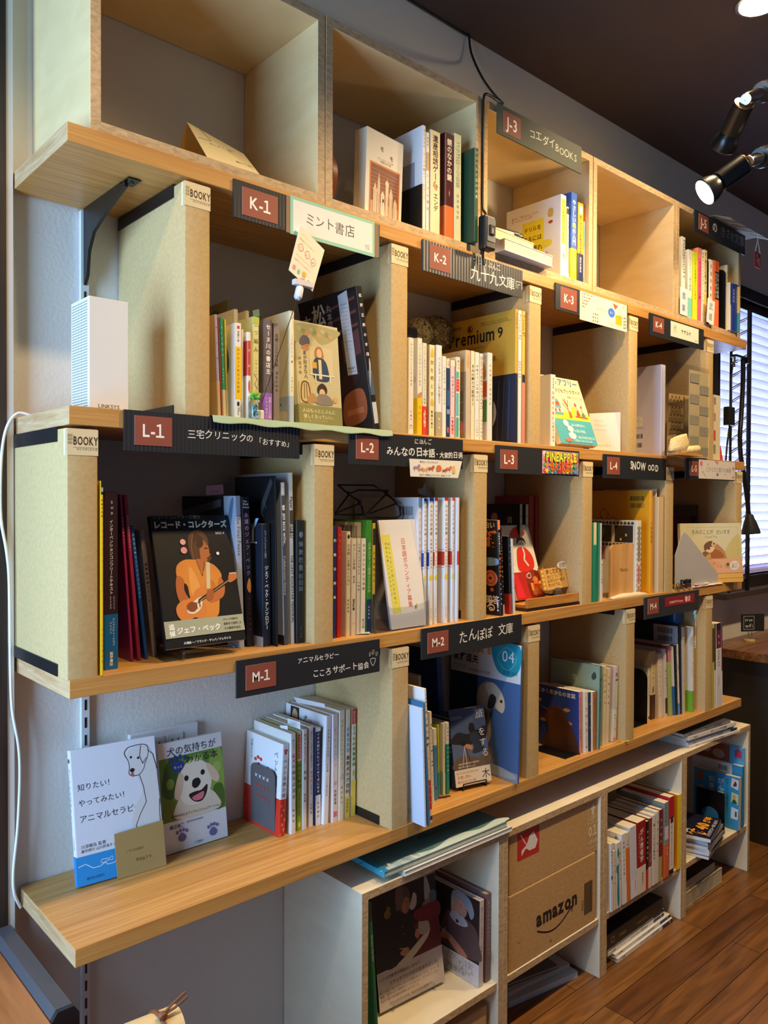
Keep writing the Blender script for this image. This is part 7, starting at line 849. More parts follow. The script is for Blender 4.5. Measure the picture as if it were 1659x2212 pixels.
sheet('message_card', 'white message card with pink pencil circles held by the memo clip', 'card', (a, b, c, d), .0007, mat('eee6d6', .6), [('h', .12, .86, .45, 'ようこそミントへ', 'c9b8a0'), ('h', .1, .74, .7, '絵本から小説まで', 'b8c0a8'), ('c', [(.1, .6), (.22, .68), (.32, .6), (.2, .53)], .0009, 'd86a5a'), ('c', [(.4, .58), (.5, .66), (.6, .58), (.5, .5)], .0009, 'd86a5a'), ('c', [(.66, .54), (.76, .62), (.86, .54), (.76, .46)], .0009, 'd86a5a'), ('h', .14, .58, .14, 'ネコ', 'c8a8a0'), ('h', .43, .55, .14, '旅人', 'c8a8a0'), ('h', .69, .51, .14, '庭師', 'c8a8a0'), ('h', .12, .4, .7, 'ゆっくりごらんください', 'a8b8a8'), ('h', .1, .3, .7, '感想もどうぞお寄せ下さい', 'd0a8a0'), ('e', .15, .14, .06, .05, 'd89aa8'), ('e', .34, .13, .05, .05, '9ab8b0'), ('b', [(.48, .2), (.6, .22), (.62, .14), (.5, .12)], 'd8b45a'), ('b', [(.45, .04), (.6, .1), (.62, .02), (.5, .0)], 'd89a8a'), ('e', .76, .08, .06, .06, 'c8908a'), ('e', .92, .06, .05, .05, '8aa0c0')])
o = thing('moss_jar', 'tiny glass jar with green moss in front of the books', 'jar', ((-0.1498, -0.275, 1.5103)[0], -.274, zc))
mb = MB(); mb.lathe([(.0105, 0), (.0115, .004), (.0115, .03), (.009, .034), (.009, .038), (.0085, .038), (.008, .034), (.0105, .03), (.0105, .003)], (0, 0, 0), (0, 0, 1), CLEAR, 18); mb.build('glass', o, smooth=40)
mb = MB()
for i in range(16):
    a_ = i * 2.4; r_ = .0025 + .0045 * ((i * 7) % 5) / 5; mb.lathe([(.0006, -.003), (.0028, -.001), (.0028, .001), (.0006, .003)], (r_ * math.cos(a_), r_ * math.sin(a_), .006 + .0013 * i), (math.cos(a_), .3, 1), mat('6fa8a4', .5), 7)
mb.build('blue_filling', o)
mb = MB()
for i in range(14):
    a_ = i * 2.4; r_ = .0085 * math.sqrt(i / 14); mb.lathe([(.001, -.004), (.0042, -.001), (.004, .002), (.001, .004)], (r_ * math.cos(a_), r_ * math.sin(a_), .042 + .003 * math.cos(i)), (math.cos(a_) * .4, math.sin(a_) * .4, 1), mat('6fae2e', .7), 8)
mb.build('moss', o)
x0 = (0.1087, -0.25, 1.5071)[0]
o = thing('bookend', 'flat black steel bookend plate under the leaning dark photo book', 'bookend', (x0 - .004, -.235, zc))
mb = MB(); mb.box((.0, -.03, -.0012), (.03, .1, -.0005), BLACK_M); mb.build('foot_plate', o)
lb_ = [q_ for q_ in BOOKS if q_[1].startswith('large dark book photo')][0]; rl = lb_[4][2]; o3 = Vector(lb_[3])
on = lambda yl, zl: o3 + Vector((math.sin(rl) * zl - math.cos(rl) * .0016, yl, math.cos(rl) * zl + math.sin(rl) * .0016))
a, b, c, d = on(.062, .125), on(.03, .125), on(.03, .302), on(.062, .296)
sheet('paper_strip', 'white paper strip with shop stamp hanging on the dark photo book', 'label', (a, b, c, d), .0006, mat('c8c8d0', .6), [('r', .1, .04, .92, .045, '5a5a60'), ('t', .12, .07, .76, 'BOOKY', '2a2622', .018)] + [('v', .2 + .15 * i, .9, .3, '書店主のおすすめの一冊です', '6a6a72', .1) for i in range(5)])
sheet('sticky_note', 'pale teal sticky note rising behind the braid book', 'label', ((-0.1063, -0.2, 1.7115), (-0.0919, -0.2, 1.7162), (-0.0931, -0.2, 1.73), (-0.1075, -0.2, 1.7247)), .0004, mat('8fb8a4', .6))
# dried hydrangea and a picture book behind K-2
o = thing('dried_hydrangea', 'dried hydrangea head with cream petals behind the K-2 paperbacks', 'flower', ((0.5284, -0.05, 1.7692)[0], -.046, ZK))
hc = (0.5128, -0.05, 1.8048); hz = hc[2] - ZK
mb = MB(); pc = [mat(c_, .8) for c_ in ('b5a27c', '96835f', '8a7858', 'ccb98c', 'a08c60')]; cr = mat('e0d6a4', .7)
rr = random.Random(8)
def petal(mb, c, n, s, mt):
    n = Vector(n).normalized(); u = n.orthogonal().normalized(); u.rotate(Matrix.Rotation(rr.uniform(0, 6.3), 3, n)); w = n.cross(u); c = Vector(c)
    for k in range(4):
        a_ = k * math.pi / 2; e = u * math.cos(a_) + w * math.sin(a_); f = n.cross(e)
        mb.raw([c, c + e * s * .6 + f * s * .45 + n * s * .25, c + e * s * 1.05 + n * s * .1, c + e * s * .6 - f * s * .45 + n * s * .3], [(0, 1, 2, 3)], mt)
for i in range(150):
    t_ = math.acos(1 - 2 * (i + .5) / 150); a_ = i * 2.39996; v = Vector((math.sin(t_) * math.cos(a_), math.sin(t_) * math.sin(a_), math.cos(t_)))
    petal(mb, (.03 + v.x * .05, v.y * .034, hz - .004 + v.z * .04), v, .019, pc[i % 5])
mb.build('flower_head', o)['kind'] = 'stuff'
mb = MB()
for i in range(46):
    t_ = math.acos(1 - 2 * (i + .5) / 46); a_ = i * 2.39996; v = Vector((math.sin(t_) * math.cos(a_), math.sin(t_) * math.sin(a_), math.cos(t_)))
    petal(mb, (-.04 + v.x * .032, -.006 + v.y * .026, hz - .012 + v.z * .028), v, .024, cr)
mb.build('cream_petals', o)['kind'] = 'stuff'
mb = MB(); mb.tube([(.02, 0, .002), (.03, .01, hz - .03)], .002, mat('6a5a40'), 6); mb.build('stem', o)
slab('picture_card', 'small blue and pink picture card at the left behind sign K-2', 'card', ((0.412, -0.09, 1.7679)[0] - .008, -.105, ZK + .0002), (0, R(-4), 0), (.05, .002, .29), '3a4256', [('b', [(.6, .55), (.95, .62), (.9, .8), (.65, .78)], 'd8a890'), ('b', [(.7, .7), (.9, .9), (.98, .75)], '8aa0b0')])
# K-3: clear stand, note card
def easel(loc, yaw, w, lab, mt, wire=False, h=.1, t=.015, tilt=15):
    """stand under a leaning book; loc is the lower front left corner of the book's foot"""
    o = thing('book_stand', lab, 'stand', loc, (yaw, 0, 0), None)
    r = .0017 if wire else .0023; f, bk = -.0045, t + .085; ty = t / math.cos(R(tilt)) + h * math.tan(R(tilt)) + .006
    mb = MB()
    for x in (.18 * w, .82 * w): mb.tube([(x, f, .016), (x, f, r), (x, .0, r), (x, bk, r)], r, mt, 8)
    mb.tube([(.18 * w, f, .016), (.5 * w, f, .0165), (.82 * w, f, .016)], r, mt, 8); mb.build('front_hook', o, smooth=60)
    mb = MB(); mb.tube([(.18 * w, bk, r * 1.2), (.18 * w, ty, h), (.82 * w, ty, h), (.82 * w, bk, r * 1.2)], r, mt, 8); mb.build('back_rest', o, smooth=60)
    return o
q0 = (0.8295, -0.262, 1.5093)
easel((.83, -.258, ZK + .0004), 0, .17, 'clear acrylic stand under the picture guide book', CLEAR, h=.09, t=.017, tilt=20)
sheet('note_card', 'white note card leaning on the divider beside the guide book', 'card', ((1.0666, -0.19, 1.5043), (1.13, -0.255, 1.501), (1.138, -0.25, 1.6215), (1.0713, -0.186, 1.6173)), .0008, mat('e4e0d8', .6), [('t', .15, .8, .3, '手にとって', 'b8b4ae'), ('t', .15, .68, .42, 'どうぞゆっくり', 'b8b4ae'), ('t', .15, .56, .48, 'おすわりください。', 'b8b4ae'), ('t', .3, .15, .4, 'まるさん店 店', 'a8a4a0')])
# K-4: bag of patterned papers, straw piece
PB_ = clear('clear_polybag', 'fdfdfb', .15)
ka = Vector((1.5013, -0.2, 1.5164)); 
def rel(p, q): return Vector(p) - Vector(q)
wb = Vector((1.6414, -0.215, 1.5679)); wt = Vector((1.6387, -0.215, 1.7196)); wl = Vector((1.5165, -0.19, 1.5567))
W_ = 'c9ac6e'
waves = []
for j in range(9):
    for i in range(5):
        cx, cy = (i + (.5 if j % 2 else 0)) * .16, .92 - j * .115
        for r_ in (.08, .06, .04, .02):
            dark = (i, j) == (3, 6); waves.append(('p', [(cx + r_ * math.cos(t_), cy + r_ * 1.45 * math.sin(t_)) for t_ in [math.pi * k / 10 for k in range(11)]], ('1c1420' if (r_ in (.08, .04)) else 'd8c08a') if dark else ('6e5630' if r_ in (.08, .04) else W_)))
waves = [w_ for w_ in waves if max(x for x, _ in w_[1]) < .68 and min(x for x, _ in w_[1]) >= 0 and min(y for _, y in w_[1]) > 0 and max(y for _, y in w_[1]) < 1]
bx = wl.x; bwid = wb.x - wl.x; bh = wt.z - ZK - .001
o = slab('wave_pattern_book', 'kraft booklet with overlapping wave pattern below sign K-4', 'book', (bx, -.2, ZK + .0003), (R(-6), 0, 0), (bwid, .006, bh), 'cdb178', waves + [('r', .68, 0, 1, 1, 'd2b884'), ('v', .76, .78, .4, '日々是好日', '7a6a4a', .04), ('v', .88, .9, .3, '詩集のような小さな本', '9a8a64', .03)])
gx = (1.6203, -0.225, 1.6287)[0]; gw = (1.6544, -0.225, 1.6312)[0] - gx; gh = (1.6186, -0.225, 1.7253)[2] - ZK
slab('leaf_card', 'narrow green striped leaf patterned card beside the wave booklet', 'card', (gx, -.23, ZK + .0003), (0, 0, 0), (gw, .003, gh), '8f9a5a', [('l', [(0, .05 + .06 * i), (.5, .12 + .06 * i)], .0012, 'd0cf9a') for i in range(14)] + [('l', [(1, .05 + .06 * i), (.5, .12 + .06 * i)], .0012, '5a7a3a') for i in range(14)])
sx0 = (1.4976, -0.281, 1.5073)[0]; sw0 = (1.6366, -0.281, 1.5132)[0] - sx0; sh0 = (1.6283, -0.281, 1.7856)[2] - ZK
slab('striped_paper', 'tall beige paper with striped grey checks in a clear bag', 'paper', (sx0, -.281, ZK + .0003), (0, 0, 0), (sw0, .002, sh0), 'd6c6a2', [q_ for j in range(8) for q_ in ([('r', .04 if j % 2 else .52, .02 + .12 * j, .48 if j % 2 else .98, .13 + .12 * j, 'bfb8a6')] + [('r', (.04 if j % 2 else .52), .03 + .12 * j + .016 * k, (.48 if j % 2 else .98), .034 + .12 * j + .016 * k, '84847e') for k in range(6)])])
cx0 = (1.3446, -0.284, 1.5007)[0]; cw0 = (1.6657, -0.284, 1.5143)[0] - cx0
mb = MB(); hh = (1.6601, -0.284, 1.7996)[2] - ZK; mb.box((0, 0, .0002), (cw0 * .86, .0006, hh), PB_); mb.build('clear_bag', None, local=True).location = (cx0 + .005, -.284, ZK)
o = bpy.data.objects['clear_bag']; tag(o, 'clear plastic bag standing in front of the patterned papers', 'bag')
o = thing('straw_slippers', 'pair of woven straw slippers lying before the wave booklet', 'slippers', (cx0 + .045, -.302, ZK + .008))
wv = grain('woven_straw', 'c2a468', 'ead9a6', (220, 220, 220), .8, lo=.3, hi=.6, bump=.4)
mb = MB()
for dx, dy, an in ((.0, .0, .25), (.075, -.002, .1)):
    vs = []; n = 24
    for k, (s_, h_) in enumerate(((.7, 0), (1, .004), (1, .012), (.8, .02 + .018 * (dx == 0)))):
        for i in range(n):
            a_ = 2 * math.pi * i / n; vs.append((dx + .055 * s_ * math.cos(a_), dy + .02 * s_ * math.sin(a_), h_ + an * .05 * (1 + math.cos(a_)) * (k > 0)))
    fs = [(k * n + i, k * n + (i + 1) % n, (k + 1) * n + (i + 1) % n, (k + 1) * n + i) for k in range(3) for i in range(n)] + [tuple(range(n - 1, -1, -1)), tuple(range(3 * n, 4 * n))]
    mb.raw(vs, fs, wv)
mb.build('woven_body', o, smooth=60)
mb = MB(); mb.box((cx0, -.325, ZK + .0003), (cx0 + cw0 * .5, -.2865, ZK + .0075), OAK); tag(mb.build('wooden_strip', loc=(cx0, -.27, ZK)), 'thin wooden strip lying on the board edge under the straw', 'board')
nx = (1.738, -0.25, 1.5188)[0]; nw_ = (1.7873, -0.25, 1.5209)[0] - nx; nh = (1.7818, -0.25, 1.7295)[2] - ZK
slab('notebook', 'cream notebook with coloured squares right of the last divider', 'notebook', (nx, -.25, ZK + .0003), (0, 0, 0), (nw_, .1, nh), 'd9cdb4', [('r', .0, .85, .3, .96, '8a8a9a'), ('r', 0, .6, .3, .72, 'a8907a'), ('r', 0, .3, .3, .46, 'c8543e'), ('r', 0, .1, .3, .24, '7a9468')])
mb = MB(); t0 = Vector((1.8526, -0.22, 1.5098)); mb.prism([(0, 0, .0003), (.028, 0, .0003), (.004, 0, .06)], (0, .06, 0), mat('c8432e', .5)); tag(mb.build('red_book_cover', None, local=True), 'small red triangular block beside the cream notebook', 'block').location = (t0.x, -.22, ZK)

# ------------------------------------------------------------------ middle board
z = ZL
g0 = (-0.3026, -0.2386, 1.0719)
easel((-.316, -.257, z + .0004), 0, .159, 'clear acrylic stand carrying the guitarist magazine', CLEAR, h=.1, t=.012, tilt=16.3)
es = bpy.data.objects['book_stand.001']
for x_ in (.03, .125):
    mb = MB(); mb.box((x_ - .004, -.003, .0052), (x_ + .004, .08, .0192), CLEAR); mb.build('riser', es)
sheet('paper_tag', 'small pink paper tag on the black hardcover under L-1', 'label', ((-0.1809, -0.15, 1.3649), (-0.142, -0.15, 1.3662), (-0.1437, -0.15, 1.3858), (-0.1809, -0.15, 1.3822)), .0006, mat('b07a84', .6), [('t', .2, .2, .5, '非売品', '7a4a54')])
# L-2: leaflet holder, leaflets, wire stand, butterfly, notice, memo
h0 = Vector((0.1918, -0.2225, 1.0719)); h1 = Vector((0.2952, -0.2907, 1.0719)); hy = -.262; hx0 = (0.1544, -0.265, 1.0812)[0]; hx1 = (0.3194, -0.265, 1.0662)[0]
o = thing('leaflet_holder', 'clear acrylic leaflet pocket on the board under sign L-2', 'holder', (hx0, -.266, z + .0003)); w_ = hx1 - hx0; hz_ = .10
mb = MB(); t = .0018
mb.box((0, .034, .0), (w_, .036, .19), CLEAR); mb.box((0, 0, 0), (w_, .034, t), CLEAR)
mb.prism([(0, 0, t), (0, .034, t), (0, .034, .12), (0, .022, .12), (0, .0, .05)], (t, 0, 0), CLEAR); mb.prism([(w_ - t, 0, t), (w_ - t, .034, t), (w_ - t, .034, .12), (w_ - t, .022, .12), (w_ - t, .0, .05)], (t, 0, 0), CLEAR)
mb.prism([(t, 0, t), (w_ - t, 0, t), (w_ - t, 0, .058), (w_ * .72, 0, .05), (w_ * .3, 0, .05), (t, 0, .075)], (0, t, 0), CLEAR); mb.build('pocket', o)
la = (0.2081, -0.255, 1.0767); lb = (0.3163, -0.255, 1.0733); lt = (0.1913, -0.235, 1.3126); lr = (0.3103, -0.235, 1.3138)
for k in range(4):
    zz = z + .0028; y_ = -.2605 + .0024 * k
    pts = [Vector((la[0] + .0005 * k, y_, zz)), Vector((min(lb[0], hx0 + w_ - .006), y_, zz)), Vector((lr[0] + .001 * k, y_ + .026, lr[2])), Vector((lt[0] + .001 * k, y_ + .026, lt[2] - .0005 * k))]
    art = [] if k else [('p', [(.02, .86), (.26, .87), (.33, .15), (.11, .14)], 'e6de62'), ('v', .62, .83, .18, '日本語ボランティア募集', 'd8432e', .16), ('v', .2, .8, .22, '私たちは主に中国人の日本語の', '6a6a4a', .06), ('v', .12, .8, .3, '学習を応援しているグループ', '6a6a4a', .06), ('e', .76, .18, .03, .02, '8aa84a'), ('e', .8, .2, .02, .015, 'd8b84a')]
    sheet('leaflet', ('white volunteer leaflet with red title, foremost in the clear pocket', 'second white leaflet behind the red titled one', 'third white leaflet in the clear pocket', 'rearmost leaflet in the clear pocket')[k], 'leaflet', pts, .0006, mat('eae6e4' if k != 2 else 'c8b4b8', .6), art, group='leaflets in the clear pocket')
o = thing('wire_stand', 'black bent wire book stand lying on top of the books', 'stand', (h0.x - .02, -.2, (0.182, -0.19, 1.3197)[2]))
b_ = Vector(o.location); wp = lambda u: u - b_
mb = MB()
for pth in ([(0.0996, -0.2, 1.3294), (0.1613, -0.17, 1.3688), (0.1458, -0.15, 1.3896), (0.2776, -0.12, 1.3917), (0.2916, -0.15, 1.3715), (0.1664, -0.22, 1.3236), (0.2752, -0.2, 1.3483), (0.2862, -0.2, 1.3416), (0.29, -0.2, 1.3214), (0.2772, -0.2, 1.3162), (0.1465, -0.22, 1.3187)], [(0.0996, -0.2, 1.3281), (0.1903, -0.17, 1.3481), (0.1989, -0.17, 1.3415), (0.1861, -0.19, 1.324), (0.0996, -0.2, 1.3249)], [(0.1613, -0.17, 1.3688), (0.212, -0.14, 1.3793), (0.3062, -0.14, 1.3794), (0.2916, -0.15, 1.3715), (0.2845, -0.19, 1.3523)], [(0.1613, -0.17, 1.3688), (0.192, -0.17, 1.3533)]):
    mb.tube([Vector(q_) - b_ for q_ in pth], .0021, BLACK, 8)
for q_ in ((0.1613, -0.17, 1.3701), (0.192, -0.17, 1.3515), (0.2916, -0.15, 1.372), (0.2852, -0.19, 1.3502)): mb.lathe([(.004, -.005), (.004, .005)], Vector(q_) - b_, (0, 0, 1), BLACK, 10)
mb.build('wire_frame', o, smooth=60)
bp = (0.4145, -0.16, 1.3669)
o = thing('paper_butterfly', 'folded grey paper butterfly note on top of the textbooks', 'decoration', (bp[0], -.16, bp[2]))
for s_ in (-1, 1):
    mb = MB(); mb.prism([(0, 0, 0), (s_ * .021, .006, .006), (s_ * .022, .008, .017), (s_ * .010, .004, .019), (s_ * .003, .002, .033 if s_ < 0 else .026)], (0, .0006, 0), mat('8f8480', .7)); mb.build('wing', o)
a = (0.2402, -0.284, 1.4079); b = (0.392, -0.284, 1.4081); c = (0.4056, -0.284, 1.4472); d = (0.2368, -0.284, 1.4465)
dg = lambda x, y, s_, c_: [('b', [(x - .05 * s_, y), (x - .04 * s_, y + .14 * s_), (x + .02 * s_, y + .16 * s_), (x + .05 * s_, y + .26 * s_), (x + .08 * s_, y + .2 * s_), (x + .05 * s_, y + .02 * s_)], c_), ('l', [(x - .035 * s_, y), (x - .035 * s_, y - .1 * s_)], .0014, c_), ('l', [(x + .035 * s_, y), (x + .035 * s_, y - .1 * s_)], .0014, c_)]
sheet('dog_notice', 'white paper notice with a row of small dogs taped below L-2', 'notice', (a, b, c, d), .0006, mat('e9e5da', .6), [('t', .2, .8, .38, '販売はしておりませんが', '6a4a5a'), ('t', .18, .06, .66, '店内での閲覧はどなたでもご自由にどうぞ', '6a4a5a')] + dg(.12, .42, 1.1, 'a888a8') + dg(.21, .36, .7, 'd8844a') + dg(.3, .34, .9, 'd8a87a') + dg(.42, .42, 1, 'b8684a') + [('b', [(.54, .36), (.55, .66), (.62, .7), (.65, .5), (.62, .36)], 'd8763a')] + dg(.7, .36, .7, 'a85a3a') + dg(.79, .44, 1, 'd8784a') + [('b', [(.88, .3), (.9, .7), (.93, .68), (.94, .3)], 'e0c06a')])
m0 = (0.1359, -0.1534, 1.0719); m1 = (0.1493, -0.2565, 1.0719)
mb = MB(); mb.prism([(q_[0], q_[1], z + .0008 + dz) for q_, dz in (((0.143, -0.1382, 1.0719), 0), ((0.0867, -0.2351, 1.0719), 0), ((0.1154, -0.2465, 1.0719), .001), ((0.1429, -0.2645, 1.0719), .002), ((0.1785, -0.2111, 1.0719), .002), ((0.2258, -0.1315, 1.0719), 0), ((0.217, -0.1124, 1.0719), 0), ((0.1662, -0.1364, 1.0719), 0))], (0, 0, .0006), mat('b9d4d2', .7)); tag(mb.build('memo_note', loc=m0), 'pale blue curled memo note lying before the divider', 'note')
# L-3: tray, wood card, flowers, black board
t0 = Vector((0.6743, -0.2364, 1.0719)); t1 = Vector((0.9327, -0.2339, 1.0719)); dv = (t1 - t0); ang = math.atan2(dv.y, dv.x); TL = dv.length
b0_ = Vector((0.6002, -0.291, 1.0719))
o = thing('display_board', 'thin black board lying under the wooden book tray', 'board', (t0.x - .002, -.268, z + .0002)); mb = MB(); mb.box((0, 0, 0), (TL + .05, .13, .007), mat('2a1a16', .3)); mb.build('board_panel', o)
tr = thing('book_tray', 'light wooden tray with raised lip holding the red picture book', 'tray', (t0.x + .002, -.258, z + .0075), (ang * .4, 0, 0)); lw = grain('tray_wood', 'a8722c', 'c48a42', (8, 60, 60), .45)
mb = MB(); mb.box((0, 0, 0), (TL, .10, .008), lw); mb.build('tray_base', tr)
mb = MB(); mb.box((0, -.008, 0), (TL, -.0002, .024), lw); mb.build('front_lip', tr, bevel=.001)
sgp = Vector((0.8341, -0.235, 1.0997)); a, b, c, d = [Vector(q_) for q_ in ((0.792, -0.232, 1.1135), (0.9208, -0.232, 1.1186), (0.9005, -0.222, 1.1743), (0.7852, -0.222, 1.1713))]
sheet('wood_card', 'small wooden card with burnt lettering and dotted borders', 'card', (a, b, c, d), .003, mat('d9ac5c', .5), [('r', 0, 0, .12, 1, 'b8862e'), ('r', .88, 0, 1, 1, 'b8862e')] + [('e', .06, .12 + .19 * i, .045, .075, 'e8c06a') for i in range(5)] + [('e', .94, .12 + .19 * i, .045, .075, 'e8c06a') for i in range(5)] + [('h', .18, .74, .56, '夢と恋愛本', '8a5a2c'), ('h', .18, .54, .6, 'おひとつどうぞ', '8a5a2c'), ('h', .18, .34, .64, 'あなたの一冊を', '8a5a2c'), ('h', .18, .15, .5, '見つけてね。', '8a5a2c')])
e_ = Vector((0.8884, -0.224, 1.1786)); rx = (0.9144, -0.224, 1.1773)[0] - e_.x
o = thing('speech_label', 'round white speech label with black handwriting above the wooden card', 'label', tuple(e_)); mb = MB(); rz = .011
mb.prism([(rx * math.cos(a_), 0, rz * math.sin(a_)) for a_ in [2 * math.pi * i / 24 for i in range(24)]], (0, .0008, 0), mat('ece6dc', .6)); p = Page(mb, (-rx, 0, -rz), (1, 0, 0), (0, 0, 1), 2 * rx, 2 * rz)
for i, t_ in enumerate(('ここは夢の国', '恋する本たち', 'おひとつどうぞ')): p.draw(('h', .17, .64 - .2 * i, .66, t_, '3a342c'))
mb.build('label_disc', o)
o = thing('stone_clip', 'dark rough stone card holder on the wooden tray', 'holder', (sgp.x + .012, -.238, z + .0158)); mb = MB(); rr = random.Random(3); vs = []; n = 12; rows = 6
for k in range(rows):
    for i in range(n):
        a_ = 2 * math.pi * i / n; r_ = (.012, .0145, .014, .0135, .0125, .009)[k] * rr.uniform(.85, 1.12); vs.append((r_ * math.cos(a_), r_ * math.sin(a_) * .7, .0062 * k + (rr.uniform(-.001, .001) if k else 0)))
mb.raw(vs, [(k * n + i, k * n + (i + 1) % n, (k + 1) * n + (i + 1) % n, (k + 1) * n + i) for k in range(rows - 1) for i in range(n)] + [tuple(range(n - 1, -1, -1)), tuple(range((rows - 1) * n, rows * n))], grain('dark_stone', '2e2620', '5a4c3e', (300, 300, 300), .7)); mb.build('stone', o)
fpz = Vector((0.8092, -0.2, 1.1536))
o = thing('flower_posy', 'small posy with an orange rose and green leaves behind the wooden card', 'flower', (fpz.x + .022, -.19, z + .0158))
mb = MB()
for i in range(22): petal(mb, (.004 * math.cos(i * 2.4), -.012 + .003 * math.sin(i * 2.4), fpz.z - z - .0158 + .012 + .0005 * (i % 7)), (math.cos(i * 2.4), -.8, .6 + .3 * math.sin(i)), .0055 - .00012 * i, mat('d8542a' if i % 3 else 'e88a3a', .6))
mb.build('rose', o)
mb = MB()
for i in range(22):
    a_ = i * 2.4; v = Vector((.014 * math.cos(a_) + .012 * (i % 3), .008 * math.sin(a_), fpz.z - z - .02 + .02 * ((i * 5) % 7) / 7)); dr = Vector((math.cos(a_), -.3, 1)).normalized() * .013; sd = dr.orthogonal().normalized() * .004
    mb.raw([v, v + dr * .5 + sd, v + dr, v + dr * .5 - sd], [(0, 1, 2, 3)], mat(('8cc23a', '5a8a2a', '6ea032')[i % 3], .6))
mb.build('leaves', o)
mb = MB(); mb.lathe([(.009, 0), (.011, .012), (.0105, .014), (.008, .002)], (0, 0, 0), (0, 0, 1), mat('5a4430', .7), 14); mb.build('pot', o)
# L-4: wooden bookend, glossy packet
wx = (1.0858, -0.25, 1.1308)[0]; ww = (1.2298, -0.25, 1.1218)[0] - wx; wh_ = (1.145, -0.25, 1.2287)[2] - z
o = thing('wooden_bookend', 'rounded plain wooden bookend in front of the framed boxed set', 'bookend', (wx, -.252, z + .0003)); r_ = .022; pts = [(0, 0, 0), (ww, 0, 0)] + [(ww - r_ + r_ * math.cos(a_), 0, wh_ - r_ + r_ * math.sin(a_)) for a_ in [math.pi / 2 * k / 6 for k in range(7)]] + [(r_ - r_ * math.sin(a_), 0, wh_ - r_ + r_ * math.cos(a_)) for a_ in [math.pi / 2 * k / 6 for k in range(7)]]
mb = MB(); mb.prism(pts, (0, .006, 0), grain('beech', 'c08c50', 'd8a868', (30, 60, 4), .5)); p = Page(mb, (0, 0, 0), (1, 0, 0), (0, 0, 1), ww, wh_); p.draw(('t', .36, .48, .3, 'Notes', '4a3018')); mb.build('upright_plank', o)
pk = Vector((1.2652, -0.1787, 1.0719))
o = thing('paper_packet', 'glossy white packet lying in front of the wooden bookend', 'packet', (wx - .02, -.272, z + .0004)); mb = MB(); n = 12; vs = []
for k, hh_ in enumerate((0, 1)):
    for j in range(5):
        for i in range(n + 1): u, v = i / n, j / 4; vs.append((u * (ww + .055) + .004 * math.sin(9 * v + k), v * .02 - .0 + .001 * math.sin(7 * u), .0005 + hh_ * (.011 * math.sin(math.pi * min(max(u, .02), .98)) ** .4 * math.sin(math.pi * min(max(v, .04), .96)) ** .5 + .0008 * math.sin(14 * u + 5 * v))))
w1 = n + 1; m_ = 5 * w1; fs = [(j * w1 + i, j * w1 + i + 1, (j + 1) * w1 + i + 1, (j + 1) * w1 + i) for j in range(4) for i in range(n)]
bd = [i for i in range(w1)] + [j * w1 + n for j in range(1, 5)] + [4 * w1 + i for i in range(n - 1, -1, -1)] + [j * w1 for j in range(3, 0, -1)]
mb.raw(vs, [tuple(reversed(f)) for f in fs] + [tuple(m_ + q_ for q_ in f) for f in fs] + [(bd[i], bd[(i + 1) % len(bd)], m_ + bd[(i + 1) % len(bd)], m_ + bd[i]) for i in range(len(bd))], mat('e9dcc2', .18)); mb.build('wrapper', o, smooth=60)
# L-5: file stand, leaflets, plate, lace, bottles, ornament, card
y0_ = -.262; P_ = lambda p: Vector(p)
pl = [(1.4437, -0.262, 1.085), (1.7543, -0.262, 1.0653), (1.7477, -0.262, 1.106), (1.5245, -0.262, 1.2483), (1.5023, -0.262, 1.2563), (1.4873, -0.262, 1.2493), (1.4421, -0.262, 1.1824)]
o = thing('file_stand', 'pale grey sloping file stand before the square picture book', 'stand', (pl[0][0], -.266, z + .0003)); b_ = Vector((pl[0][0], -.262, z + .0003)); gm = mat('b7b6b9', .45); mb = MB()
pts = [Vector((q_[0], -.262, max(q_[2], z + .0003))) - b_ for q_ in pl]; pts[0].z = pts[1].z = 0
mb.prism(pts, (0, .002, 0), gm); mb.build('front_plate', o)
mb = MB(); mb.box((.0, .0022, 0), (pts[1].x * .55, .04, .0018), gm); mb.build('base_plate', o)
lf = (1.562, -0.2, 1.1926)
slab('pink_leaflet', 'small white and pink leaflet behind the grey file stand', 'leaflet', (lf[0] - .075, -.165, z + .0005), (R(-5), R(-4), 0), (.125, .0008, (1.5609, -0.2, 1.2573)[2] - z), 'e6dad8', [('r', 0, .55, 1, .78, 'e0a0b0'), ('e', .55, .66, .1, .06, 'c85a70'), ('e', .75, .7, .1, .06, '7a7ab8'), ('t', .1, .9, .7, 'かおりの本屋', '7a5a60'), ('r', 0, 0, 1, .5, '4a4240')])
lx0 = (1.4168, -0.2744, 1.0719)[0]; lx1 = (1.7422, -0.2484, 1.0719)[0]
o = thing('lace_cloth', 'pink lace edged cloth spread on the board before L-5', 'cloth', (1.545, -.2775, z + .0003)); mb = MB(); n = 20; L_ = .215; vs = []
for s_ in (0, 1):
    for j in range(3):
        for i in range(n + 1): vs.append((L_ * i / n, (.0, .008, .0145)[j], (.0004, .0014, .0012)[j] + .0012 * s_ + .0006 * math.sin(i * 1.3 + j)))
w1 = n + 1; m_ = 3 * w1; fs = [(j * w1 + i, j * w1 + i + 1, (j + 1) * w1 + i + 1, (j + 1) * w1 + i) for j in range(2) for i in range(n)]; bd = [i for i in range(w1)] + [w1 + n] + [2 * w1 + i for i in range(n, -1, -1)] + [w1]
mb.raw(vs, [tuple(reversed(f)) for f in fs] + [tuple(m_ + q_ for q_ in f) for f in fs] + [(bd[i], bd[(i + 1) % len(bd)], m_ + bd[(i + 1) % len(bd)], m_ + bd[i]) for i in range(len(bd))], mat('d9bcc4', .8)); mb.build('cloth_body', o, smooth=60)
mb = MB()
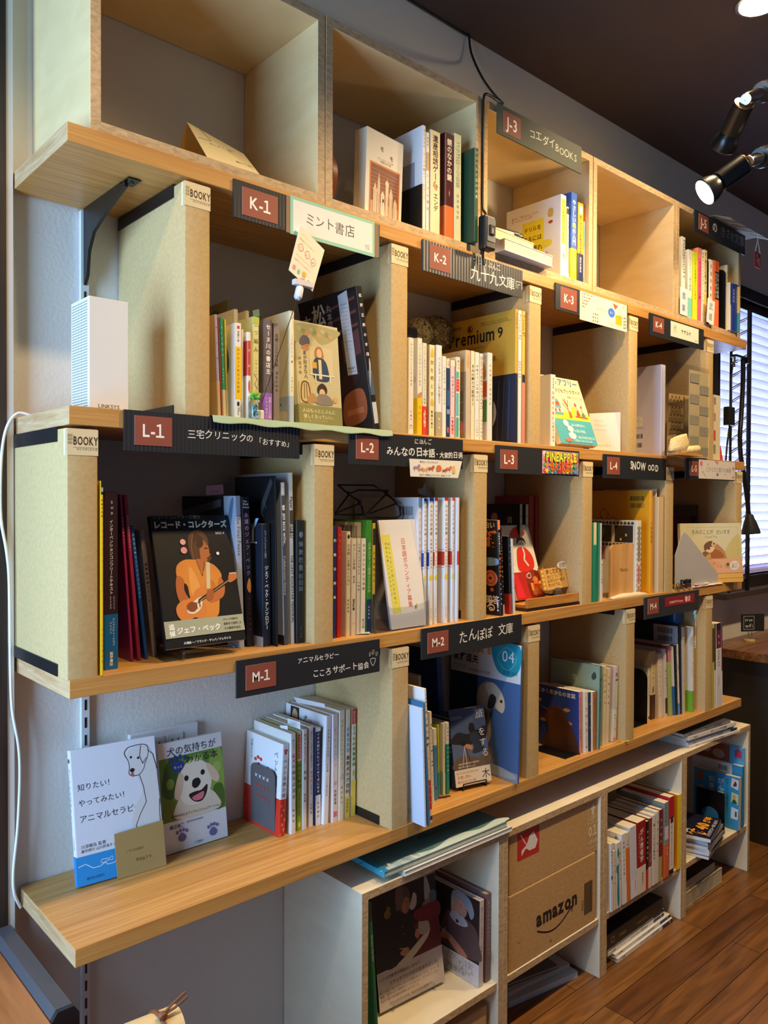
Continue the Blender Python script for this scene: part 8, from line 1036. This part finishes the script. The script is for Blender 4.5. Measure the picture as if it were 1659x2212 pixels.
for i in range(16): mb.tube([(L_ * (.45 + i * .034) + .0042 * math.cos(a_), .012 + .0042 * math.sin(a_) * .5, .0042 + .0024 * math.sin(a_)) for a_ in [2 * math.pi * k / 10 for k in range(10)]], .0009, mat('e8dcc0', .7), 5, True)
mb.build('lace_edge', o)
pc_ = (1.5544, -0.27, 1.0963)
o = thing('white_dish', 'small oval white dish on the lace cloth', 'dish', (1.62, -.2705, z + .0034)); mb = MB(); n = 28
mb.raw([(s_ * .05 * math.cos(2 * math.pi * i / n), s_ * .0065 * math.sin(2 * math.pi * i / n), h_) for s_, h_ in ((.6, 0), (1, .006), (.96, .0066), (.58, .0016)) for i in range(n)], [(k * n + i, k * n + (i + 1) % n, (k + 1) * n + (i + 1) % n, (k + 1) * n + i) for k in range(3) for i in range(n)] + [tuple(range(n - 1, -1, -1)), tuple(range(3 * n, 4 * n))], mat('e6e0d2', .25)); mb.build('dish_body', o, smooth=60)
for nm, q_, r_ in (('small black capped amber bottle, right of two on the dish', (1.5214, -0.27, 1.1084), .0098), ('small black capped amber bottle, left of two on the dish', (1.4858, -0.27, 1.1106), .0094)):
    o = thing('oil_bottle', nm, 'bottle', (q_[0], -.2705, z + .0052)); mb = MB(); mb.lathe([(r_, 0), (r_, .011), (r_ * .8, .0132)], (0, 0, 0), (0, 0, 1), mat('4a2c10', .15), 18); mb.build('bottle_body', o, smooth=40)
    mb = MB(); mb.lathe([(r_ * .98, .0134), (r_ * .98, .025), (r_ * .9, .026)], (0, 0, 0), (0, 0, 1), mat('141212', .25), 18); mb.build('cap', o, smooth=40)
q_ = (1.4483, -0.28, 1.0975)
o = thing('gold_ornament', 'gold flower ornament beside the amber bottles', 'ornament', (q_[0], -.2755, z + .0034)); mb = MB(); gd = mat('d8b450', .25, 'metal'); rr = random.Random(5)
for i in range(26):
    a_ = i * 2.4; v = Vector((.011 * math.cos(a_) * math.sqrt(i / 26), .003 * math.sin(a_), .006 + .011 * math.sqrt(i / 26) * math.sin(a_) * .7 + .003)); petal(mb, v, (math.cos(a_) * .6, -1, math.sin(a_) * .6), .0052, gd)
mb.build('gold_petals', o)
q_ = (1.704, -0.3009, 1.0719)
mb = MB(); mb.prism([(1.846, -.262, z + .0006), (1.90, -.2735, z + .0006), (1.908, -.262, z + .0006), (1.856, -.23, z + .0006)], (0, 0, .0007), mat('e9dfc4', .6)); tag(mb.build('shop_card', loc=(1.846, -.262, z)), 'cream card lying flat at the end of the middle board', 'card')

# ------------------------------------------------------------------ lowest board
z = ZM
ob0 = (-0.2738, -0.013, 0.8775); ob1 = (-0.123, -0.013, 0.8835)
o = thing('outlet_box', 'white wall outlet box behind the two dog books', 'outlet', (ob0[0], -.0005, 0.655)); wd = ob1[0] - ob0[0]; zt_ = (-0.123, -0.013, 0.8835)[2] - .655
mb = MB(); mb.box((0, -.013, 0), (wd, 0, zt_), mat('e2e2e4', .4)); mb.build('housing', o, bevel=.002)
for fx in (.36, .64):
    mb = MB(); mb.box((wd * fx - .018, -.0155, zt_ - .075), (wd * fx + .018, -.0132, zt_ - .014), mat('d6d6d8', .4)); so = mb.build('socket_plate', o); mb = MB()
    for dx in (-.007, .007): mb.box((wd * fx + dx - .0012, -.016, zt_ - .04), (wd * fx + dx + .0012, -.0156, zt_ - .024), BLACK)
    mb.build('slots', so)
a, b, c, d = [Vector(q_) for q_ in ((-0.3362, -0.0876, 0.6455), (-0.2407, -0.0935, 0.6455), (0, 0, 0), (0, 0, 0))]
a += Vector((0, -.011, 0)); b += Vector((0, -.011, 0)); hv = Vector(((b - a).y, -(b - a).x, 0)).normalized() * -.0182; upv = Vector((0, 0, .079)) + hv
sheet('notice_card', 'brown card saying not for sale leaning on the animal therapy book', 'card', (a, b, b + upv + Vector((-.0, 0, .003)), a + upv), .001, mat('b08f55', .7), [('h', .2, .52, .36, 'こちらの本は', '5a4424'), ('h', .38, .28, .4, '非売品です。', '5a4424'), ('l', [(.98, .62), (.8, .6), (.78, .68), (.97, .72)], .0011, '7a6a50')])
bm0 = Vector((-0.0038, -0.134, 0.6447)); bt = Vector((0.0026, -0.0294, 0.6447))
o = bookend('bookend', 'brushed steel bookend punched with little flower holes', bm0.x - .003, bm0.y + .004, bm0.y + .098, z + .0003, .135, mat('5f595b', .38), r=.016, foot=0, holes=[('p', [(cx - .05, cy - .03), (cx + .016, cy - .008), (cx + .05, cy + .034), (cx - .012, cy + .012)], 'c8ccd8' if j == 2 else 'b8402e') for i in range(4) for j in range(3) for cx, cy in ((.24 + .16 * i, .5 + .16 * j),)] + [('p', [(cx + .05, cy - .03), (cx + .012, cy + .012), (cx - .05, cy + .034), (cx - .016, cy - .008)], 'c8ccd8' if j == 2 else 'b8402e') for i in range(4) for j in range(3) for cx, cy in ((.24 + .16 * i, .5 + .16 * j),)])
for nm, pp in (('white sticky tab above the dog stress book', ((0.0332, -0.12, 0.8739), (0.045, -0.15, 0.8643), (0.0441, -0.15, 0.8808), (0.0325, -0.12, 0.8847))), ('white sticky tab above the pet healing book', ((0.008, -0.13, 0.8708), (0.0122, -0.15, 0.8706), (0.0115, -0.15, 0.8789), (0.005, -0.13, 0.8768))), ('long white sticky tab above the tall dog book', ((0.0723, -0.1, 0.9079), (0.1104, -0.15, 0.8995), (0.1103, -0.15, 0.9085), (0.0627, -0.1, 0.9217)))):
    sheet('sticky_tab', nm, 'label', pp, .0004, mat('dfe3ea', .6), group='sticky tabs of the dog books')
e0 = Vector((0.4801, -0.2119, 0.645)); e1 = Vector((0.5944, -0.2278, 0.645))
easel((.465, -.215, z + .0004), R(-12), .109, 'black wire easel holding the travel photo book', BLACK, True, .08, t=.02, tilt=10.7)
mb = MB(); ts = Vector((0.415, -0.2213, 0.6447))
mb.tube(smooth3([ts + Vector((-.012, .006, .0022)), ts + Vector((0, 0, .0024)), ts + Vector((.01, -.002, .0022))]), [.0028] * 9, mat('4a2c1c', .6), 8)
for i in range(5): mb.tube([ts + Vector((.009, -.002, .002)), ts + Vector((.019, -.006 + .002 * i, .0016))], .0008, mat('5a3420', .6), 5)
tag(mb.build('bookmark_tassel', loc=tuple(ts), smooth=60), 'small brown tassel lying before the slim paperbacks', 'tassel')
mk0 = Vector((0.9392, -0.251, 0.6447)); mk1 = Vector((0.9869, -0.1167, 0.6447))
o = thing('monkey_bookend', 'brown wooden bookend cut in the outline of a sitting monkey', 'bookend', (mk0.x - .008, mk0.y - .002, z + .0003)); mb = MB(); dd = .15; hh_ = .125
out = [(0, 0), (.006, .02), (.014, .045), (.024, .066), (.036, .082), (.046, .1), (.056, .113), (.072, .122), (.09, .121), (.104, .114), (.112, .104), (.124, .102), (.13, .094), (.126, .084), (.116, .078), (.108, .068), (.106, .05), (.112, .034), (.124, .026), (.128, .014), (.126, 0)]
mb.prism([(0, y_, h_) for y_, h_ in out], (.005, 0, 0), grain('dark_walnut', '3a2014', '5a3420', (40, 8, 8), .45)); mb.build('monkey_plate', o)
mb = MB(); mb.box((-.06, .004, 0), (-.0002, .12, .0015), BLACK_M); mb.build('foot_plate', o)
yt = (1.1142, -0.2581, 0.6447); mb = MB(); mb.tube([(yt[0] + .005 * i, yt[1] - .0035 * i + .002 * math.sin(i), z + .0022 + .0012 * math.sin(i * 1.3)) for i in range(8)], .0016, mat('d8b52c', .6), 6); tag(mb.build('ribbon_marker', loc=yt, smooth=60), 'yellow ribbon marker curling over the board edge', 'ribbon')
q_ = Vector((1.3623, -0.219, 0.6447)); bookend('bookend', 'tall black rounded bookend at the left of the row under M-4', q_.x - .004, q_.y, q_.y + .11, z + .0003, .172, BLACK_M, r=.03, foot_dir=-1, foot=.07)
bx0 = (1.6023, -0.2, 0.9279); bx1 = (1.7076, -0.2, 0.9169)
o = thing('blue_case', 'glossy bright blue case lying on top of the books under M-4', 'case', (1.605, -.2, .9355)); mb = MB(); mb.box((-.028, -.0, 0), (.026, .12, .072), mat('1668c0', .2)); mb.build('case_body', o, bevel=.008)
mb = MB(); mb.box((-.0285, -.0008, .05), (.0265, .121, .0515), mat('0e4a90', .3)); mb.build('seam', o)
q_ = Vector((1.5368, -0.29, 0.9841)); o = thing('glass_charm', 'pale blue glass charm on a beaded string below sign M-4', 'charm', (q_.x, -.29, q_.z)); mb = MB(); gl_ = mat('8fd0f0', .1)
mb.prism([(-.006, 0, -.012), (.004, 0, -.014), (.006, 0, .0), (.002, 0, .006), (-.005, 0, .002)], (0, .002, 0), gl_); mb.prism([(-.013, 0, .004), (.001, 0, .007), (.004, 0, .016), (-.001, 0, .011), (-.005, 0, .016)], (0, .002, 0), gl_); mb.build('charm_glass', o)
mb = MB(); b2 = Vector((1.5397, -0.29, 0.8749)) - q_; mb.tube([(0, 0, .015), (0, .001, 0), (-.002, .001, b2.z * .5), (0, .001, b2.z)], .0006, mat('d8e4ec', .2), 5); mb.build('string', o)
mb = MB()
for i in range(9): mb.lathe([(.0006, -.0015), (.0018, 0), (.0006, .0015)], (-.001, .001, b2.z * (.66 + .04 * i)), (0, 0, 1), mat('dcecf4', .1), 8)
mb.build('beads', o)

# ------------------------------------------------------------------ on and in the floor boxes
z = ZB + .0006
p0 = Vector((0.1743, -0.2862, 0.5398)); p1 = Vector((0.5879, -0.2909, 0.5398)); dv = p1 - p0; ya = math.atan2(dv.y, dv.x)
g_ = 'picture books on the first low box'
flat_book('book', 'pale picture book with white edges, lower of the lying pair', g_, (p0.x + .05, p0.y - .002, z), ya, dv.length - .05, .215, .011, 'dcdcd8', 'e4e0d8', spine='pages')
flat_book('book', 'blue edged picture book of snowy trees, upper of the lying pair', g_, (p0.x - .004, p0.y + .004, z + .0118), ya, dv.length - .01, .21, .0125, '5f8480', 'd8d2c4', [('b', [(.02, .02), (.2, .12), (.4, .06), (.62, .16), (.8, .08), (.98, .14), (.98, .02)], 'c4d8d4'), ('p', [(.05, .02), (.1, .02), (.08, .16)], 'd8e4e0'), ('t', .42, .33, .34, '黒姫山のふもとで', '2a3a38'), ('p', [(0, 0), (.035, 0), (.035, 1), (0, 1)], '2f90b4')], [('r', 0, 0, 1, 1, '3aa0c4'), ('v', .82, .9, .1, '講談社', '1a3a4a', .05), ('l', [(.3, .2), (.36, .8)], .0012, '1a2a3a'), ('l', [(.45, .2), (.5, .8)], .0012, '1a2a3a'), ('l', [(.6, .2), (.66, .8)], .0012, '1a2a3a')], spine='left', side_col='3aa0c4')
st0 = Vector((0.2727, -0.1876, 0.1705))
easel((.247, -.184, SB + .001), R(-3.6), .2, 'clear acrylic stand under the sketching woman book', CLEAR, h=.1, t=.012, tilt=9)
def carton(lab, loc, yaw, dims, extra, tilt=0):
    o = thing('carton', lab, 'box', loc, (yaw, 0, 0), 'cardboard cartons'); w_, d_, h_ = dims; mb = MB(); mb.box((0, 0, 0), (w_, d_, h_), BOX); p = Page(mb, (0, 0, 0), (1, 0, 0), (0, 0, 1), w_, h_)
    for it in extra: p.draw(it)
    mb.build('carton_body', o, bevel=.003); mb = MB(); mb.box((.002, d_ * .5 - .025, h_ + .0002), (w_ - .002, d_ * .5 + .025, h_ + .0006), mat('c8ab78', .3)); mb.build('tape', o); return o
CX0, CX1 = (0.5966, -0.276, 0.1739)[0], (0.984, -0.276, 0.1801)[0]
ch_ = (0.5995, -0.276, 0.3646)[2] - SB
smile = [('l', [(.30 + .4 * t_, .335 - .13 * math.sin(math.pi * min(t_ * 1.05, 1)) + .05 * t_) for t_ in [k / 14 for k in range(15)]], .0045, '1d1a18'), ('l', [(.655, .40), (.705, .405), (.70, .325)], .0036, '1d1a18')]
lower = carton('brown carton with a curved arrow and black lettering, lower of two', (CX0, -.276, SB + .0005), 0, (CX1 - CX0, .255, ch_), [('t', .29, .40, .48, 'amazon', '1d1a18', .045, .92)] + smile + [('bar', .85, .16, .955, .62), ('rot', .83, .4, .16, 'XM50', '1d1a18'), ('l', [(.08, .35), (.11, .32), (.12, .36)], .001, '8a6a3c'), ('e', .45, .1, .012, .015, '8a6a3c')])
ux0, ux1 = (0.5998, -0.274, 0.3785)[0], (1.019, -0.274, 0.3597)[0]; ut = (0.6005, -0.274, 0.5214)[2]
uh = min(ut - SB - ch_ - .002, ZB - .02 - SB - ch_ - .003)
carton('brown carton with a red glass label, upper of two', (ux0, -.274, SB + ch_ + .0016), 0, (min(ux1, CX1 + .02) - ux0, .25, uh), [('r', .075, .5, .3, .97, 'c0302c'), ('p', [(.115, .6), (.12, .66), (.17, .72), (.2, .86), (.24, .9), (.285, .72), (.26, .6), (.2, .6), (.165, .66)], 'ece4dc'), ('l', [(.11, .92), (.16, .74), (.27, .66)], .003, 'ece4dc'), ('l', [(.12, .58), (.17, .71)], .003, 'ece4dc'), ('l', [(.86, .56), (.97, .56), (.97, .97), (.86, .97), (.86, .56)], .0016, 'e4d4b0'), ('p', [(.9, .7), (.93, .7), (.93, .8), (.95, .8), (.915, .92), (.88, .8), (.9, .8)], 'e4d4b0'), ('t', .885, .6, .06, 'UP', 'e4d4b0', .02), ('t', .86, .32, .11, '01', 'e4d4b0', .02), ('t', .86, .18, .11, 'albiob', 'e4d4b0', .018), ('t', .86, .08, .11, 'Carton 40', 'e4d4b0')])
bxx = (0.3818, -0.25, 0.1534)
carton('small pale carton lying beneath the inner board of the first box', (.33, -.262, .0008), 0, (.2, .2, .115), [])
# below the cartons: white parcels; under box three: black volume and magazines
p0 = Vector((0.6968, -0.1947, 0.0)); p1 = Vector((0.9527, -0.2387, 0.0)); dv = p1 - p0; ya = math.atan2(dv.y, dv.x); L_ = dv.length
g_ = 'pale volumes below the cartons'
flat_book('book', 'large pale blue picture book lying on the floor, undermost below the cartons', g_, (p0.x, p0.y, .0008), ya, L_, .24, .017, 'b9c4c8', 'b8bcb8', spine='front')
flat_book('book', 'white volume lying second from the floor below the cartons', g_, (p0.x + .012, p0.y + .012, .0186), ya + R(2), L_ * .93, .22, .013, 'c0c2c0', 'bcb8ae', spine='pages')
flat_book('book', 'grey folder lying topmost below the cartons', g_, (p0.x + .004, p0.y + .035, .0324), ya - R(3), L_ * .8, .19, .008, '6e6c6c', 'a8a298', spine='pages')
g0 = Vector((1.0996, -0.2772, 0.0)); g1 = Vector((1.4355, -0.2713, 0.0)); dv = g1 - g0; ya = math.atan2(dv.y, dv.x); ms = [(0, 0), (-.002, .006), (-.03, .012), (-.025, .018)]; zz = .0008
for k, (nm, dx, dy, th) in enumerate((('white spined magazine, bottom of the stack under the third box', 0, 0, .0125), ('white spined magazine, second from the floor under the third box', -.004, .006, .0105), ('white spined magazine, third from the floor under the third box', -.03, .014, .0105), ('white spined magazine, fourth from the floor under the third box', -.028, .016, .010))):
    flat_book('magazine', nm, 'design magazines under the third low box', (g0.x + dx, g0.y + dy, zz), ya, dv.length, .2, th, 'e2dfda', 'dcd8ce', (), [('r', 0, 0, 1, 1, 'e6e3dc'), ('r', .8, 0, .92, 1, '3a3a6a'), ('r', .92, 0, 1, 1, '1c1a1e'), ('t', .06, .3, .07, 'HOME', '3a3a4a', .018), ('t', .38, .28, .36, 'くらしと住まいの雑誌特集号', '3a3434'), ('t', .93, .3, .05, '暮', 'e8e4e0')], spine='front'); zz += th + .0009
flat_book('book', 'huge black volume with gilt spine on top of the magazine stack', 'design magazines under the third low box', (g0.x - .035, g0.y + .012, zz), ya, dv.length * .98, .215, .042, '131315', 'cfc8b8', (), [('r', .06, .3, .11, .7, 'a08850'), ('r', .065, .36, .105, .64, '131315'), ('t', .2, .34, .12, 'STARS', 'a08850'), ('t', .5, .3, .2, 'CAPA FOTO', 'a08850')], spine='front')
# box four: magazine stack, bookend, volumes below
k0 = Vector((1.5293, -0.3363, 0.1705)); zz = SB + .0006; ya = R(14)
for k, (nm, c_, th, dx, ry) in enumerate((('dark magazine, lowest of the stack in the last low box', '3a3440', .009, 0, 12), ('striped magazine, second from the bottom in the last low box', 'd8dce2', .009, .004, 14), ('grey magazine, third from the bottom in the last low box', '6a6a72', .009, .01, 10), ('white spined magazine, fourth from the bottom in the last low box', 'd4d6da', .009, .006, 15), ('glossy magazine, fifth from the bottom in the last low box', '8a8488', .009, .012, 11), ('red edged magazine, second from the top in the last low box', 'c8444a', .010, .012, 17))):
    flat_book('magazine', nm, 'magazines stacked in the last low box', (1.585 + dx, -.318 + .002 * k, zz), R(ry), .2, .15, th, c_, 'd8d4cc', (), [('r', 0, 0, 1, 1, 'd8dde4'), ('t', .1, .3, .5, '暮らしの風', '2a3a6a', .018)], spine='left', side_col='d8dde4'); zz += th + .0009
flat_book('magazine', 'navy magazine with orange characters, top of the stack in the last low box', 'magazines stacked in the last low box', (1.582, -.325, zz), R(15), .2, .15, .011, '171a36', 'd8d4cc', [('t', .06, .18, .26, '特', 'eda21c', .05), ('t', .36, .18, .3, '40', 'eda21c', .06), ('t', .7, .2, .26, '周年', 'eda21c', .05), ('t', .1, .05, .8, '人生を変える一冊に出会う', 'd8d4dc', .01), ('c', [(.1, .7), (.4, .86), (.7, .72), (.4, .78)], .003, 'c8a45a'), ('b', [(.1, .5), (.2, .62), (.28, .5), (.2, .54)], 'e8e4dc')], [('r', 0, 0, 1, 1, 'dfe3e8'), ('t', .1, .3, .5, '暮らしの風', '2a3a6a', .018)], spine='left', side_col='dfe3e8')
bookend('bookend', 'black bookend with a round cutout in the last low box', 1.838, -.255, -.15, SB + .0005, .14, BLACK_M, r=.008, foot_dir=-1, foot=.08, holes=[('e', .5, .36, .3, .2, '2c7ab8')])
flat_book('book', 'thick beige volume lying on the floor under the last box', 'volumes under the last low box', (1.512, -.262, .0008), R(1), .31, .24, .05, 'b8a888', 'd0c4a8', spine='pages')
flat_book('book', 'dark volume lying on the beige one under the last box', 'volumes under the last low box', (1.508, -.255, .0514), R(1), .27, .23, .034, '2a2624', 'c0b498', spine='pages')
# magazines on top of the last box
zz = ZB + .0006; v0 = Vector((1.5432, -0.2726, 0.5398)); v1 = Vector((1.8581, -0.2988, 0.5398)); dv = v1 - v0; ya = math.atan2(dv.y, dv.x)
for k, (nm, c_, th, sc_c) in enumerate((('white booklet, bottom of the pile on the last low box', 'dcd9d8', .0075, 'e4e0da'), ('white magazine with black print, second in the pile on the last box', 'd8d4d4', .009, 'e2ded8'), ('pale magazine with black spine, third in the pile on the last box', 'cfccd2', .009, 'dcd8d2'), ('thick white magazine, fourth in the pile on the last box', 'd6d2ce', .012, 'e6e2da'), ('grey glossy folder on top of the pile on the last box', '4a4a50', .012, '8a8a8e'))):
    flat_book('magazine', nm, 'magazines on the last low box', (v0.x - .004 * k - (.02 if k == 4 else 0), v0.y + .006 * (k % 3), zz), ya, dv.length - .006 * k, .2, th, c_, 'd8d4cc', (), [('t', .1, .3, .14, 'kazes', '3a3a3a', .018), ('t', .45, .3, .4, '季刊くらしの手帖総集編', '3a3434'), ('r', .86, 0, 1, 1, '2a2630' if k in (1, 2) else sc_c)], spine='front', side_col=sc_c); zz += th + .0009

# ------------------------------------------------------------------ right end: clamp lamp, wire rack
o = thing('clamp_lamp', 'black flexible clamp lamp with cone shade below the topmost board', 'lamp', ((2.0835, -0.2, 1.9146)[0], -.2, 1.905)); b_ = Vector(o.location)
lp = [(2.0807, -0.2, 1.9117), (2.0827, -0.2, 1.82), (2.0593, -0.205, 1.6901), (2.038, -0.21, 1.6093), (2.0339, -0.215, 1.5331), (2.0469, -0.22, 1.4703), (2.0631, -0.225, 1.3946), (2.0751, -0.23, 1.3058)]
mb = MB(); mb.tube([v - b_ for v in smooth3(lp)], .0085, mat('16161a', .25), 12); mb.build('flex_arm', o, smooth=60)
hc = Vector((2.0751, -0.232, 1.3084)) - b_; he = Vector((2.082, -0.236, 1.2372)) - b_
mb = MB(); ln = (he - hc).length; mb.lathe([(.006, -.004), (.013, 0), (.03, ln * .7), (.034, ln), (.032, ln), (.028, ln * .7), (.01, .004)], hc, he - hc, mat('1c1d22', .45), 24); mb.build('cone_shade', o, smooth=40)
cl0 = Vector((2.0026, -0.2, 1.9218)) - b_; cl1 = Vector((2.1071, -0.2, 1.9176)) - b_
mb = MB(); mb.box((cl0.x - .006, -.012, -.004), (cl1.x + .004, .012, .0046), BLACK_M); mb.box((cl1.x - .012, -.012, -.018), (cl1.x + .004, .012, -.0042), BLACK_M); mb.build('clamp', o, bevel=.001)
mb = MB(); mb.lathe([(.004, 0), (.004, .02), (.011, .021), (.011, .024), (.003, .025), (.003, .036), (.009, .037), (.009, .039)], (cl0.x + .006, 0, -.0045), (0, 0, -1), STEEL, 16); mb.build('clamp_screw', o, smooth=40)
o = thing('lamp_cord', 'thin black cord with inline switch hanging beside the window', 'cord', tuple((1.9442, -0.2, 1.5114))); b_ = Vector(o.location)
mb = MB(); mb.tube([Vector(q_) - b_ for q_ in ((1.9951, -0.2, 1.8796), (1.9831, -0.2, 1.8344), (1.9789, -0.2, 1.7117), (1.9705, -0.2, 1.6338), (1.954, -0.2, 1.5726), (1.9431, -0.2, 1.5101))], .0036, BLACK, 8); mb.build('cord', o, smooth=60)
q0 = Vector((1.9398, -0.202, 1.6415)) - b_; q1 = Vector((1.9868, -0.202, 1.7097)) - b_
mb = MB(); mb.box((q0.x, -.014, q0.z), (q1.x, .01, q1.z), BLACK); mb.build('switch_body', o, bevel=.003)
o = thing('wire_rack', 'black wire ladder rack standing on the sill before the blind', 'rack', ((2.4853, -0.05, 1.8795)[0], -.06, WZ0 - .0515)); b_ = Vector(o.location)
zt1, zb1 = (2.4618, -0.06, 2.1756)[2], WZ0 - .051; xr = (2.4659, -0.06, 1.9907)[0] - b_.x
mb = MB(); mb.box((xr - .009, -.006, 0), (xr + .009, .006, zt1 - b_.z), BLACK); mb.build('upright', o)
mb = MB(); mb.box((xr - .16, .004, 0), (xr - .152, .012, zt1 - b_.z - .02), BLACK); mb.build('upright', o)
mb = MB(); h_ = zt1 - b_.z - .04; n = 22
for i in range(n):
    zz = .02 + h_ * i / n
    mb.tube([(xr - .008, .0, zz + .045), (xr - .156, .008, zz - .012 if zz > .03 else .02)], .0022, BLACK, 6); mb.tube([(xr - .008, .0, zz + .038), (xr - .156, .008, max(zz - .02, .01))], .0016, BLACK, 6)
mb.build('diagonal_wires', o)

# ------------------------------------------------------------------ ceiling lights
lt = glow('lamp_lens', 'fff0d0', 14)
def spot(lab, lens, arm, tip, base):
    """lens centre, shade direction (from lens back to the socket), joint, arm end"""
    o = thing('spotlight', lab, 'lamp', tuple(lens), group='black ceiling spotlights'); L = Vector(lens); ax = (Vector(arm) - L).normalized(); bk = mat('101114', .3)
    mb = MB(); mb.lathe([(.036, .0), (.0372, .002), (.034, .02), (.027, .037), (.021, .043), (.02, .046)], (0, 0, 0), ax, bk, 28); shd = mb.build('reflector_shade', o, smooth=35)
    mb = MB(); mb.lathe([(.0335, -.0012), (.0345, .0004), (.026, .0012)], (0, 0, 0), ax, lt, 24); mb.build('lens', shd, smooth=40)
    mb = MB(); mb.lathe([(.0245, .044), (.027, .045), (.027, .12), (.025, .1225)], (0, 0, 0), ax, bk, 28); brl = mb.build('socket_barrel', o, smooth=35)
    mb = MB(); mb.lathe([(.026, .1226), (.026, .1262), (.007, .127), (.007, .136)], (0, 0, 0), ax, mat('c8a878', .25, 'metal'), 20); mb.build('swivel_joint', brl, smooth=35)
    j = ax * .137; e = Vector(tip) - L; d_ = (e - j)
    mb = MB(); mb.lathe([(.014, 0), (.016, .004), (.016, d_.length)], j - d_.normalized() * .006, d_, mat('d8d0c8', .12, 'metal'), 20); mb.build('chrome_arm', o, smooth=35)
    f = Vector(base) - L
    mb = MB(); mb.lathe([(.026, 0), (.0285, .006), (.0285, (f - e).length)], e, f - e, bk, 24); mb.build('arm_sleeve', o, smooth=35)
    return o
P1 = Vector((1.0568, -0.54, 2.1643)); J1 = Vector((1.1313, -0.615, 2.2392)); T1_ = Vector((1.2526, -0.6, 2.293)); B1 = Vector((1.5387, -0.56, 2.4166))
spot('lit black spotlight aimed at the shelf, lower of two', P1, J1, T1_, B1)
P2 = Vector((1.2258, -0.51, 2.3435)); J2_ = Vector((1.1629, -0.595, 2.4132)); T2_ = Vector((1.2937, -0.585, 2.4897)); B2 = Vector((1.5772, -0.55, 2.6332))
spot('black spotlight pointing down and away, upper of two', P2, J2_, T2_, B2)
o = thing('spotlight_mast', 'black ceiling mast carrying the two spotlights, mostly out of frame', 'lamp', tuple((B1 + B2) / 2)); c_ = (B1 + B2) / 2; bk = mat('101114', .3)
mb = MB(); mb.tube([B1 - c_ + Vector((.06, -.07, -.03)), Vector((B1.x - c_.x + .06, B1.y - c_.y - .07, HC - c_.z - .012))], .014, bk, 14); mb.build('mast', o, smooth=40)
mb = MB(); mb.lathe([(.06, 0), (.06, .011)], (B1.x - c_.x + .06, B1.y - c_.y - .07, HC - c_.z - .0115), (0, 0, 1), bk, 28); mb.build('ceiling_plate', o, smooth=40)
o = thing('downlight', 'round recessed downlight glowing in the dark ceiling', 'lamp', (1.194, -.618, HC - .0005)); mb = MB()
mb.lathe([(.052, 0), (.06, -.002), (.062, -.0002)], (0, 0, 0), (0, 0, 1), mat('3a2c26', .4), 32); mb.build('trim_ring', o, smooth=40)
mb = MB(); mb.lathe([(.05, -.0028), (.05, -.0022)], (0, 0, 0), (0, 0, 1), lt, 32); mb.build('lens', o)

bpy.data.objects.remove(_ob)
